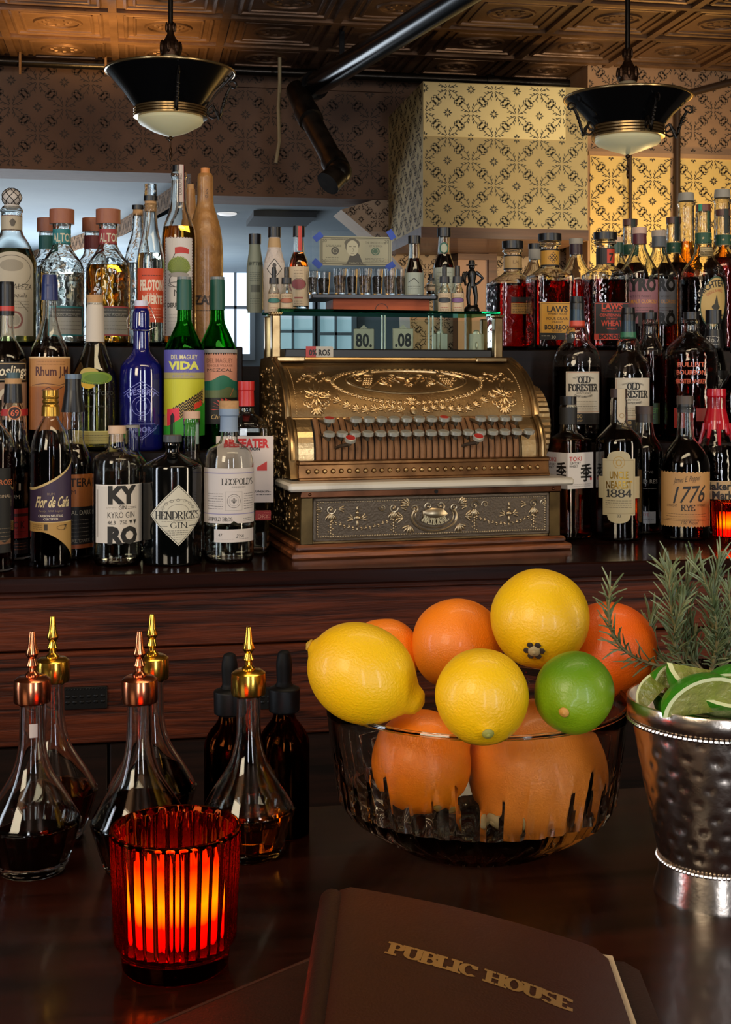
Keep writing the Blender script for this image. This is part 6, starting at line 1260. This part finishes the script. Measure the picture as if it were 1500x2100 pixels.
# ---- red votive candle
def glow_wax(power):
    """translucent wax lit from inside: the glow is brightest half way up"""
    if 'glow_wax' in _M: return _M['glow_wax']
    m = mat('glow_wax', '#e8a860', .5); nt = m.node_tree; p = nt.nodes['Principled BSDF']; tc = nt.nodes.new('ShaderNodeTexCoord'); sx = nt.nodes.new('ShaderNodeSeparateXYZ'); cr = nt.nodes.new('ShaderNodeValToRGB')
    nt.links.new(tc.outputs['Generated'], sx.inputs[0]); nt.links.new(sx.outputs[2], cr.inputs[0]); nt.links.new(cr.outputs[0], p.inputs['Emission Color']); p.inputs['Emission Strength'].default_value = 24.0 * power
    e = cr.color_ramp.elements; e[0].position = 0; e[0].color = (.05, .001, .0, 1); e[1].position = 1; e[1].color = (.10, .03, .002, 1)
    for q, c in ((.10, (.10, .002, .001, 1)), (.28, (.16, .01, .002, 1)), (.40, (.4, .50, .03, 1)), (.55, (.6, 1.0, .05, 1)), (.75, (.35, .42, .02, 1))): n = e.new(q); n.color = c
    return m
def votive(label, o0, R, H, par_name='candle_holder', N=30, power=1.0):
    t_ = thing(par_name, label, 'candle', o0); rg = glass('ruby_glass', (.76, .15, .03), 1.5)
    pr = fillet([(.0006, 0, 0), (R * .80, 0, .003), (R * .84, H * .16, .002), (R * .93, H * .20, .003), (R, H - .004, .002), (R, H, .0012), (R * .93, H, .001)], 4)
    inn = [(R * .93, H), (R * .905, H - .003)] + [(R * (.80 + .10 * i / 9), H * .20 + (H - .004 - H * .20) * i / 9) for i in range(9, -1, -1)] + [(R * .6, H * .185), (.0006, H * .185)]
    no = len(pr)
    def shp(i, th):
        if i < no + 2 or i > no + 11: return math.cos(th), math.sin(th)
        k = 1 + .036 * math.cos(N * th); return k * math.cos(th), k * math.sin(th)
    MB().lathe(pr + inn, N * 8, shape=shp, cap0=False, cap1=False).build('ribbed_glass', rg, t_)
    wx = glow_wax(power); z0 = H * .185 + .0004
    MB().lathe(fillet([(.0006, z0, 0), (R * .46, z0, .001), (R * .44, z0 + H * .06, .001), (R * .38, z0 + H * .56, .004), (.0006, z0 + H * .54, 0)], 4), 32).build('glowing_candle', wx, t_)
    fl = [(.0006, 0), (.0028, .003), (.0034, .007), (.0022, .013), (.0006, .019)]; zf = z0 + H * .57
    return t_
oc, sc0 = bar_at(360, 1978)
votive('ribbed red glass candle holder with a glowing candle, standing on the bar', oc, 136 * sc0 * .985, .083)
pc = at(1496, 0, 2.27); s = sc_(1496, 2.27)
votive('small ribbed red glass candle holder on the back counter by the waxed whiskey', (pc.x, 2.275, ZC), 33 * s, 86 * s, N=24)
# ---- fruit bowl
ob = atd(977, 0, .98); ob = Vector((ob.x, ob.y, ZB)); RBW = .1155
bowl_hi = thin_glass('bowl_wall_glass', (.96, .95, .93), 1.0); cut_g = glass('cut_crystal', (.96, .95, .93), 1.42)
t_ = thing('fruit_bowl', 'round clear cut-glass bowl heaped with lemons, oranges and a lime', 'bowl', ob)
bo = fillet([(.0006, 0, 0), (.058, 0, .003), (.066, .006, .006), (.101, .026, .012), (.1085, .045, .01)], 5)
N = 40
def flute(i, th):
    r, z = bo[min(i, len(bo) - 1)]; a = .020 * abs(math.sin(th * N / 2)) if .004 < z else 0
    return math.cos(th) * (1 - a), math.sin(th) * (1 - a)
# cut lower part: flutes that run up the wall as tapering points
NS, NR = N * 8, 26; prof_o = [(.058, 0), (.064, .002), (.072, .007), (.086, .015), (.100, .025), (.1055, .034)] + [(.1055 + (RBW - .1055) * (i / 15), .034 + (.107 - .034) * (i / 15)) for i in range(1, 16)]
def bowl_r(r, z, th):
    ph = (th * N / (2 * PI)) % 1; d = abs(ph - .5) * 2                      # 0 at a cut's middle line
    hgt = .050 + (.020, .0, .012)[int(th * N / (2 * PI)) % 3]; wdt = max(0, 1 - max(0, z - .012) / hgt)
    c = max(0, 1 - d / max(wdt, .001)) if wdt > 0 and z > .004 else 0
    return r - .0036 * min(1, c * 1.2) * min(1, wdt * 2)
B = MB(); vs = []; rows = prof_o
for r, z in rows:
    for k in range(NS): th = 2 * PI * k / NS; q = bowl_r(r, z, th); vs.append((q * math.cos(th), q * math.sin(th), z))
fs = []; fm_ = []
for i in range(len(rows) - 1):
    for k in range(NS): k2 = (k + 1) % NS; fs.append((i * NS + k, i * NS + k2, (i + 1) * NS + k2, (i + 1) * NS + k))
b0 = B.add(vs, fs)
inn = [(RBW - .0005, .1085), (RBW - .003, .107)] + [(max(.0006, r - .0048), z + (.0 if z > .03 else .006)) for r, z in rows[::-1][1:]] + [(.03, .007), (.0006, .007)]
vi = []; 
for r, z in inn:
    for k in range(NS): th = 2 * PI * k / NS; vi.append((r * math.cos(th), r * math.sin(th), z))
fi = []
for i in range(len(inn) - 1):
    for k in range(NS): k2 = (k + 1) % NS; fi.append((i * NS + k, i * NS + k2, (i + 1) * NS + k2, (i + 1) * NS + k))
b1 = B.add(vi, fi); top0 = (len(rows) - 1) * NS
B.f += [(top0 + k, top0 + (k + 1) % NS, b1 + (k + 1) % NS, b1 + k) for k in range(NS)]; B.m += [0] * NS
B.add([(.058 * math.cos(2 * PI * k / NS), .058 * math.sin(2 * PI * k / NS), 0) for k in range(NS)], [tuple(range(NS))[::-1]])
B.build('cut_glass_wall', cut_g, t_, angle=25)
B = MB(); B.tube([((RBW - .0015) * math.cos(2 * PI * k / 96), (RBW - .0015) * math.sin(2 * PI * k / 96), .1078) for k in range(97)], .0018, 8, caps=False); B.build('rim', clear, t_)
# fruit
def skin(name, c, c2, sc=85, st=.42, rough=.40):
    return mat(name, c, rough, coat=.12, bump=(sc * 4, st, 'n', .0012), var=(9, c2, .3, .75))
or_s = skin('orange_peel', '#f27c0a', '#f58c14', 210); or_d = skin('orange_peel_deep', '#ea5c04', '#ee6c0c', 210); gf_s = skin('grapefruit_peel', '#f08a28', '#ee9030', 190); le_s = skin('lemon_peel', '#f0c008', '#e8ae06', 130, .5); li_s = skin('lime_peel', '#3f7a08', '#86a00c', 150, .35)
def citrus(name, label, cat, px, py, d, rp, m, axis=(0, 0, 1), kind='orange', long=1.0, stem='stem_scar', grp=None, sm=None, bump_=0):
    c = atd(px, py, d); r = rp * d / F; q = Vector(axis).normalized().to_track_quat('Z', 'Y'); t_ = thing(name, label, cat, c, 0, grp); t_.rotation_mode = 'QUATERNION'; t_.rotation_quaternion = q
    pr = []; n = 28
    for i in range(n + 1):
        a = PI * i / n - PI / 2; rr, z = math.cos(a), math.sin(a) * long
        if kind == 'orange': rr *= 1 - .02 * math.cos(3 * a); z -= (.10 if a > 1.2 else .05 if a < -1.3 else 0) * (abs(math.sin(a)) ** 8)
        if kind == 'lemon':
            z += .26 * max(0, (a - 1.05) / .52) ** 1.3 * 1.0; rr = rr if a < 1.1 else rr * (1 - .1 * (a - 1.1)); 
            if a > 1.25: rr = max(rr, .30 * math.sqrt(max(0, 1 - ((a - 1.25) / .33) ** 2)))
            if a < -1.35: z -= .05
        pr.append((max(rr, .001) * r, z * r))
    rnd = random.Random(int(px)); ph = [rnd.uniform(0, 6) for _ in range(4)]
    B = MB(); B.lathe(pr, 48, shape=lambda i, th: ((1 + .012 * math.sin(2 * th + ph[0]) + .008 * math.sin(5 * th + ph[1] + i * .2)) * math.cos(th), (1 + .012 * math.sin(2 * th + ph[0]) + .008 * math.sin(5 * th + ph[1] + i * .2)) * math.sin(th))); B.build('peel', m, t_, angle=80)
    zb = pr[0][1]; cc = sm or mat('stem_tan', '#a89468', .7)
    B = MB(); B.ball((0, 0, zb - .0003), (.13 * r, .13 * r, .06 * r), 0, 12, 6); B.ball((0, 0, zb - .001), (.07 * r, .07 * r, .06 * r), 0, 8, 5)
    if stem == 'dark':
        for k in range(6): B.ball((.15 * r * math.cos(k * PI / 3), .15 * r * math.sin(k * PI / 3), zb + .0002), (.07 * r, .07 * r, .04 * r), 1, 6, 4)
    B.build('stem_scar', [cc, mat('calyx_dark', '#2c2018', .8)], t_)
    return t_
# axis = direction from the stem scar to the tip, in world; the camera looks along +Y
citrus('lemon', 'large lemon lying on its side with its nipple towards the middle of the bowl', 'lemon', 742, 1380, .915, 101, le_s, (.80, -.25, -.42), 'lemon', 1.14, grp='lemons in the glass bowl', sm=mat('stem_yellow', '#b8902c', .6))
citrus('lemon', 'topmost lemon with a dark-ringed stem facing out', 'lemon', 1108, 1268, .985, 100, le_s, (.36, .80, .40), 'lemon', 1.06, stem='dark', grp='lemons in the glass bowl')
citrus('lemon', 'lemon in the middle resting on the rim with a greenish stem facing out', 'lemon', 989, 1428, .875, 97, le_s, (.10, .80, .50), 'lemon', .98, grp='lemons in the glass bowl', sm=mat('stem_green', '#8f8c3c', .6))
citrus('lime', 'green lime resting beside the middle lemon', 'lime', 1178, 1420, .885, 83, li_s, (.52, .82, .22), 'orange', 1.02, sm=mat('stem_tan2', '#c08a3c', .6))
citrus('orange', 'orange seen through the glass, low in the bowl with its dimpled end out', 'orange', 866, 1560, .935, 104, or_s, (-.1, .72, .68), 'orange', .96, grp='oranges in the glass bowl', sm=mat('navel', '#8a6a20', .7))
citrus('orange', 'orange at the top middle behind the lemons, with a small dark speck', 'orange', 938, 1321, 1.035, 94, or_s, (0, .5, .8), 'orange', .98, grp='oranges in the glass bowl')
citrus('orange', 'deep orange fruit behind the lime, beside the metal cup', 'orange', 1250, 1333, 1.02, 99, or_d, (.3, .5, .8), 'orange', .98, grp='oranges in the glass bowl')
citrus('orange', 'orange mostly hidden behind the big side-lying lemon', 'orange', 788, 1342, 1.055, 76, or_s, (0, .4, .9), 'orange', .96, grp='oranges in the glass bowl')
citrus('grapefruit', 'big peach-coloured grapefruit filling the bottom of the glass bowl', 'grapefruit', 1102, 1580, .955, 145, gf_s, (.75, .45, .5), 'orange', .95)
citrus('orange', 'orange deep in the bowl under the deep orange fruit', 'orange', 1178, 1505, 1.03, 66, or_d, (.3, .5, .8), 'orange', .98, grp='oranges in the glass bowl')
# ---- hammered metal cup with lime wedges
ou = atd(1468, 0, .878); ou = Vector((ou.x, ou.y, ZB)); steel = mat('hammered_steel', '#cfc4b8', .24, 1.0, bump=(140, .04))
t_ = thing('metal_cup', 'dimpled silver metal cup with beaded rim, filled with lime wedges', 'cup', ou)
RT, HB, H0 = .0585, .1325, .024
B = MB(); NS, NR = 150, 60; vs = []
dents = [(j * 2 * PI / 17 + (i % 2) * PI / 17 + .05 * math.sin(i * 5 + j), H0 + .010 + i * .0098, .0022 if (i + j) % 3 else .0030) for i in range(10) for j in range(17)]
for i in range(NR + 1):
    z = H0 + (HB - .014 - H0) * i / NR; u = (z - H0) / (HB - H0); r = .0375 + (RT - .0375) * (u ** .85)
    dl = [d for d in dents if abs(d[1] - z) < .009]
    for k in range(NS):
        th = 2 * PI * k / NS; dep_ = 0
        for a, zz, rd in dl:
            da = (th - a + PI) % (2 * PI) - PI; q = ((da * r) ** 2 + (zz - z) ** 2) / rd ** 2
            if q < 6: dep_ += .0010 * math.exp(-q)
        vs.append(((r - dep_) * math.cos(th), (r - dep_) * math.sin(th), z))
B.add(vs, [(i * NS + k, i * NS + (k + 1) % NS, (i + 1) * NS + (k + 1) % NS, (i + 1) * NS + k) for i in range(NR) for k in range(NS)])
B.build('dimpled_body', steel, t_, angle=80)
rt2 = .0375 + (RT - .0375) * ((HB - .014 - H0) / (HB - H0)) ** .85
B = MB(); B.lathe([(rt2, HB - .0145), (RT + .0005, HB - .012), (RT + .0012, HB - .001), (RT + .0006, HB), (RT - .0008, HB), (RT - .0015, HB - .003), (rt2 - .003, HB - .02), (.036, .03), (.0006, .028)], 72, cap0=False); B.build('rim_band', steel, t_, angle=50)
B = MB(); B.lathe([(.0415, 0), (.0415, .0015), (.0385, .012), (.0378, .022), (.0370, .0245)], 64, cap0=True); B.build('foot', steel, t_, angle=50)
B = MB()
for k in range(110): a = 2 * PI * k / 110; B.ball(((rt2 + .0022) * math.cos(a), (rt2 + .0022) * math.sin(a), HB - .0150), .0017, 0, 6, 4)
B.build('bead_edging', steel, t_); B = MB()
for k in range(84): a = 2 * PI * k / 84; B.ball((.0388 * math.cos(a), .0388 * math.sin(a), .0235), .0014, 0, 6, 4)
B.build('bead_edging', steel, t_)
pulp = mat('lime_pulp', '#8f8f50', .30, coat=.4, bump=(120, .8, 'n', .004), var=(60, '#7f8a34', .35, .65), sss=.2); rind = mat('lime_rind', '#2f7a12', .35, coat=.2, bump=(160, .4, 'n', .003)); pith = mat('lime_pith', '#d8dca8', .5)
def wedge(label, px, py, d, r, roll, tilt, yaw, ang=62):
    """roll turns it in the viewer's plane (0: rind down), tilt leans the cut side up, yaw turns it about the upright"""
    c = atd(px, py, d); t_ = thing('lime_wedge', label, 'lime', c, 0, 'lime wedges in the metal cup')
    base = Matrix(((0, 0, 1), (1, 0, 0), (0, 1, 0)))
    t_.rotation_mode = 'QUATERNION'; t_.rotation_quaternion = (Matrix.Rotation(R_(yaw), 3, 'Z') @ Matrix.Rotation(R_(tilt), 3, 'X') @ Matrix.Rotation(R_(roll), 3, 'Y') @ base).to_quaternion()
    A = R_(ang) / 2; L = 1.25; n, m_ = 14, 8
    def S(k, i, q=1): t = PI * i / n - PI / 2; a = -A + 2 * A * k / m_; return Vector((q * r * math.cos(t) * math.sin(a), -q * r * math.cos(t) * math.cos(a), r * L * q * math.sin(t)))
    B = MB(); vs = [S(k, i) for k in range(m_ + 1) for i in range(n + 1)]; B.add(vs, [(k * (n + 1) + i, (k + 1) * (n + 1) + i, (k + 1) * (n + 1) + i + 1, k * (n + 1) + i + 1) for k in range(m_) for i in range(n)]); B.build('rind', rind, t_, angle=80)
    B = MB()
    for k in (0, m_):
        ring = [S(k, i) for i in range(n + 1)]; r2 = [S(k, i, .90) for i in range(n + 1)]
        B.add(ring + r2, [(i, i + 1, n + 2 + i, n + 1 + i) for i in range(n)], 1); B.add(r2 + [Vector((0, 0, 0))], [tuple(range(n + 2))], 0)
        for g in range(1, 5): e = r2[int(g * n / 5)] * .96; w_ = Vector((0, 0, .0006)); off = (S(k, 7) - Vector((0, 0, 0))).cross(Vector((0, 0, 1))).normalized() * (.0003 if k else -.0003); B.add([Vector((0, 0, 0)) - w_ + off, e - w_ + off, e + w_ + off, w_ + off], [(0, 1, 2, 3)], 1)
    B.build('pulp', [pulp, pith], t_, angle=20)
wedge('lime wedge lying on top with its cut side to the viewer, highest in the cup', 1478, 1378, .862, .030, 12, -22, 0)
wedge('lime wedge standing against the near rim showing a pale arc', 1452, 1462, .842, .026, 178, -14, 5)
wedge('small lime wedge with its rind up at the inner rim of the cup', 1384, 1420, .876, .018, 215, -30, 45)
wedge('lime wedge half hidden behind the one at the inner rim', 1352, 1424, .872, .014, 120, -40, -40)
wedge('lime wedge tucked deep between the others', 1398, 1436, .89, .018, 30, -40, 20)
wedge('lime wedge with bright rind beside the pale-arced one', 1506, 1432, .85, .022, 150, 10, -60)
wedge('lime wedge past the picture edge on the far side of the cup', 1536, 1408, .875, .026, 20, -30, 30)
wedge('lime wedge under the highest one', 1445, 1452, .89, .024, 200, 20, -20)
# ---- rosemary in a dark glass
oj = atd(1452, 0, 1.0); oj = Vector((oj.x, oj.y, ZB))
t_ = thing('herb_glass', 'dark glass behind the metal cup holding the rosemary sprigs', 'glass', oj); hj = HC - (1370 - 770) * 1.0 / F - ZB
MB().lathe(fillet([(.0006, 0, 0), (.030, 0, .002), (.0345, hj, .0006), (.0330, hj, .0006), (.0285, .005, .002), (.0006, .005, 0)], 3), 44, cap0=False, cap1=False).build('glass_body', glass('smoke_glass', (.55, .5, .45), 1.45), t_)
needle_m = mat('rosemary_leaf', '#4c5c38', .5, var=(60, '#8a9268', .35, .7)); stem_m = mat('rosemary_stem', '#8a7c54', .6)
rnd = random.Random(11)
def sprig(label, tip, base, bow, n):
    a = atd(base[0], base[1], 1.0); b = atd(tip[0], tip[1], tip[2]); a2 = Vector((oj.x + (a.x - oj.x) * .5, oj.y + rnd.uniform(-.015, .015), ZB + .012))
    m = a.lerp(b, .5) + Vector((bow * .02, 0, -abs(bow) * .01)); P = []
    for i in range(15): t = i / 14; P.append(a * (1 - t) ** 2 + m * 2 * t * (1 - t) + b * t * t)
    t_ = thing('rosemary_sprig', label, 'herb', a2, 0, 'rosemary sprigs in the dark glass'); Pl = [p - a2 for p in P]
    MB().tube([Vector((0, 0, 0))] + Pl, [.0012] * 10 + [.0009] * 6, 6).build('stem', stem_m, t_)
    B = MB()
    for k in range(n):
        u = (k / n) ** .85; i = min(13, int(u * 14)); f = u * 14 - i; p = Pl[i].lerp(Pl[i + 1], f); d = (Pl[i + 1] - Pl[i]).normalized()
        az = k * 2.4 + rnd.uniform(-.7, .7); o1 = d.orthogonal().normalized(); o2 = d.cross(o1); side = o1 * math.cos(az) + o2 * math.sin(az)
        l = rnd.uniform(.012, .030) * (1 - .25 * u); sp = rnd.uniform(.45, .95) - .3 * u; e = p + (d * math.cos(sp) + side * math.sin(sp)) * l; mid = p.lerp(e, .5) + d * l * .08
        B.tube([p, mid, e], [.0005, .0008, .0004], 4)
    B.build('leaves', needle_m, t_)
for i, (tx, ty, td, bx, bow, lab) in enumerate(((1255, 1204, .90, 1400, -1, 'rosemary sprig leaning far out over the deep orange fruit'), (1358, 1158, 1.0, 1420, .5, 'tall rosemary sprig nearest the leaning one'), (1378, 1158, .97, 1432, -.4, 'rosemary sprig with a thick pale stem, rising beside the tall one'), (1425, 1152, 1.0, 1440, -.6, 'rosemary sprig in the middle of the bunch'), (1440, 1175, .98, 1462, .4, 'shorter rosemary sprig beside the middle one'), (1478, 1140, 1.0, 1480, -.3, 'rosemary sprig reaching up to the counter edge, near the picture edge'), (1515, 1170, .99, 1480, .5, 'rosemary sprig leaning out past the picture edge'), (1405, 1230, .97, 1418, -.5, 'short rosemary sprig low in the bunch'), (1340, 1260, 1.02, 1405, -.6, 'short rosemary sprig bending towards the fruit'), (1462, 1240, .96, 1458, .2, 'short rosemary sprig in front of the bunch'), (1495, 1210, .97, 1478, .2, 'rosemary sprig half out of the picture'))):
    sprig(lab, (tx, ty, td), (bx, 1372), bow * 2.2, 62)
# ---- leather menus
leather = mat('menu_leather', '#40190d', .5, bump=(600, .35, 'n', .001), var=(7, '#33170e', .3, .7), coat=.1); leather2 = mat('menu_leather_dark', '#2c120a', .55, bump=(600, .35, 'n', .001), var=(7, '#28130c', .3, .7)); paper_m = mat('menu_paper', '#c9b394', .6)
A0 = onz(676, 1812, ZB + .050); A1 = onz(1242, 1948, ZB + .013)
e1 = (A1 - A0); wM = e1.length; yawm = math.atan2(e1.y, e1.x); tilt = math.asin(e1.z / wM)
t_ = thing('leather_menu', 'brown leather menu with gold slab lettering, propped half open on the bar', 'menu', (A0.x, A0.y, ZB), yawm)
Lm = .215; wf = math.hypot(e1.x, e1.y)
def rcorner(w_, l_, r=.012, n=5):
    pts = []
    for cx, cy_, a0 in ((r, -r, 90), (w_ - r, -r, 0), (w_ - r, -l_ + r, -90), (r, -l_ + r, 180)):
        q = [(cx + r * math.cos(R_(a0 + (90 if False else 0) + k * 90 / n)), cy_ + r * math.sin(R_(a0 + k * 90 / n))) for k in range(n + 1)]
        pts.append(q)
    return pts[1][::-1][::-1] + pts[0] + pts[3] + pts[2]
def sheet(B, w_, l_, zf, th, x0=0, r=.012, m=0, nx=26):
    xs_ = [x0 + w_ * i / nx for i in range(nx + 1)]
    def yr(x):
        d = min(x - x0, x0 + w_ - x); return r - math.sqrt(max(0, r * r - max(0, r - d) ** 2)) if d < r else 0
    top = [(x, -yr(x), zf(x)) for x in xs_]; bot_ = [(x, -l_ + yr(x), zf(x)) for x in xs_]
    n = nx + 1; vs = top + bot_ + [(a, b, c - th) for a, b, c in top] + [(a, b, c - th) for a, b, c in bot_]
    f = [(i, i + 1, n + i + 1, n + i) for i in range(nx)] + [(2 * n + i, 3 * n + i, 3 * n + i + 1, 2 * n + i + 1) for i in range(nx)] + [(i, 2 * n + i, 2 * n + i + 1, i + 1) for i in range(nx)] + [(n + i, n + i + 1, 3 * n + i + 1, 3 * n + i) for i in range(nx)] + [(0, n, 3 * n, 2 * n), (n - 1, 3 * n - 1 - 0 * n, 4 * n - 1, 2 * n - 1)]
    B.add(vs, f, m)
zc = lambda x: .050 - (.037) * min(1, x / wf) + .004 * math.sin(PI * min(1, x / wf)) - .010 * max(0, 1 - x / .012) ** 2
B = MB(); sheet(B, wf, Lm, zc, .0028); B.build('front_cover', leather, t_, angle=50)
B = MB(); B.tube([(.002, -.006, .042), (.002, -Lm + .006, .042)], .0075, 14); B.bbox(-.0045, -.001, -Lm + .004, -.004, .006, .042, .001); B.bbox(-.004, wf + .012, -Lm + .003, -.006, .003, .006, .001); B.build('spine_and_back_cover', leather2, t_)
B = MB(); sheet(B, wf - .004, Lm - .004, lambda x: .0105 - .0 * x, .0018, .008, .002); sheet(B, wf - .010, Lm - .004, lambda x: .030 - .019 * min(1, x / wf), .001, .006, .002); B.build('paper_pages', paper_m, t_)
B = MB(); sheet(B, wf + .018, Lm, lambda x: .0066, .0022, .0, .012); B.build('back_flap', leather2, t_)
for m_ in (leather, leather2): m_.node_tree.nodes['Principled BSDF'].inputs['Specular IOR Level'].default_value = .2; m_.node_tree.nodes['Principled BSDF'].inputs['Coat Weight'].default_value = 0
gold_l = mat('gold_lettering', '#a5804e', .4, .5)
PA, PB = onz(795, 1972, ZB + .040) , onz(1172, 2092, ZB + .018)
inv = Matrix.Rotation(-yawm, 3, 'Z'); la = inv @ (PA - Vector((A0.x, A0.y, ZB))); lb = inv @ (PB - Vector((A0.x, A0.y, ZB)))
rt = math.atan2(lb.y - la.y, lb.x - la.x); wl = math.hypot(lb.x - la.x, lb.y - la.y)
D = Draw(); D.serif('PUBLIC HOUSE', 0, 0, 13, gold_l, width=wl * 1000, al='l', thick=.24, thin=.13, slab=.26)
B, ms = D.mb(lambda u, v, L: (lambda x, y: Vector((x, y, zc(x) + .0003)))(la.x + (u * math.cos(rt) + v * math.sin(rt)) * .001, la.y + (u * math.sin(rt) - v * math.cos(rt)) * .001), 4)
B.build('cover_lettering', ms, t_, smooth=False)
# second menu lying flat
Q0, Q1 = onz(690, 1940, ZB + .003), onz(300, 2104, ZB + .003); e = (Q1 - Q0).normalized(); nn = Vector((-e.y, e.x, 0)); nn = nn if nn.y < 0 else -nn
t_ = thing('leather_menu', 'brown leather menu lying flat, partly under the propped one near the candle', 'menu', (Q0.x - e.x * .02, Q0.y - e.y * .02, ZB), math.atan2(-nn.y, -nn.x) - PI / 2 if False else math.atan2(e.y, e.x))
M3 = Matrix.Rotation(-t_.rotation_euler.z, 3, 'Z'); ln = M3 @ nn; sg = 1 if ln.y > 0 else -1
B = MB(); B.bbox(0, .24, 0 if sg > 0 else -.17, .17 if sg > 0 else 0, 0, .0028, .0012); B.build('cover', leather2, t_)
B = MB(); B.tube([(.004, sg * .0015, .0018), (.236, sg * .0015, .0018)], .0018, 8); B.build('spine', leather, t_)
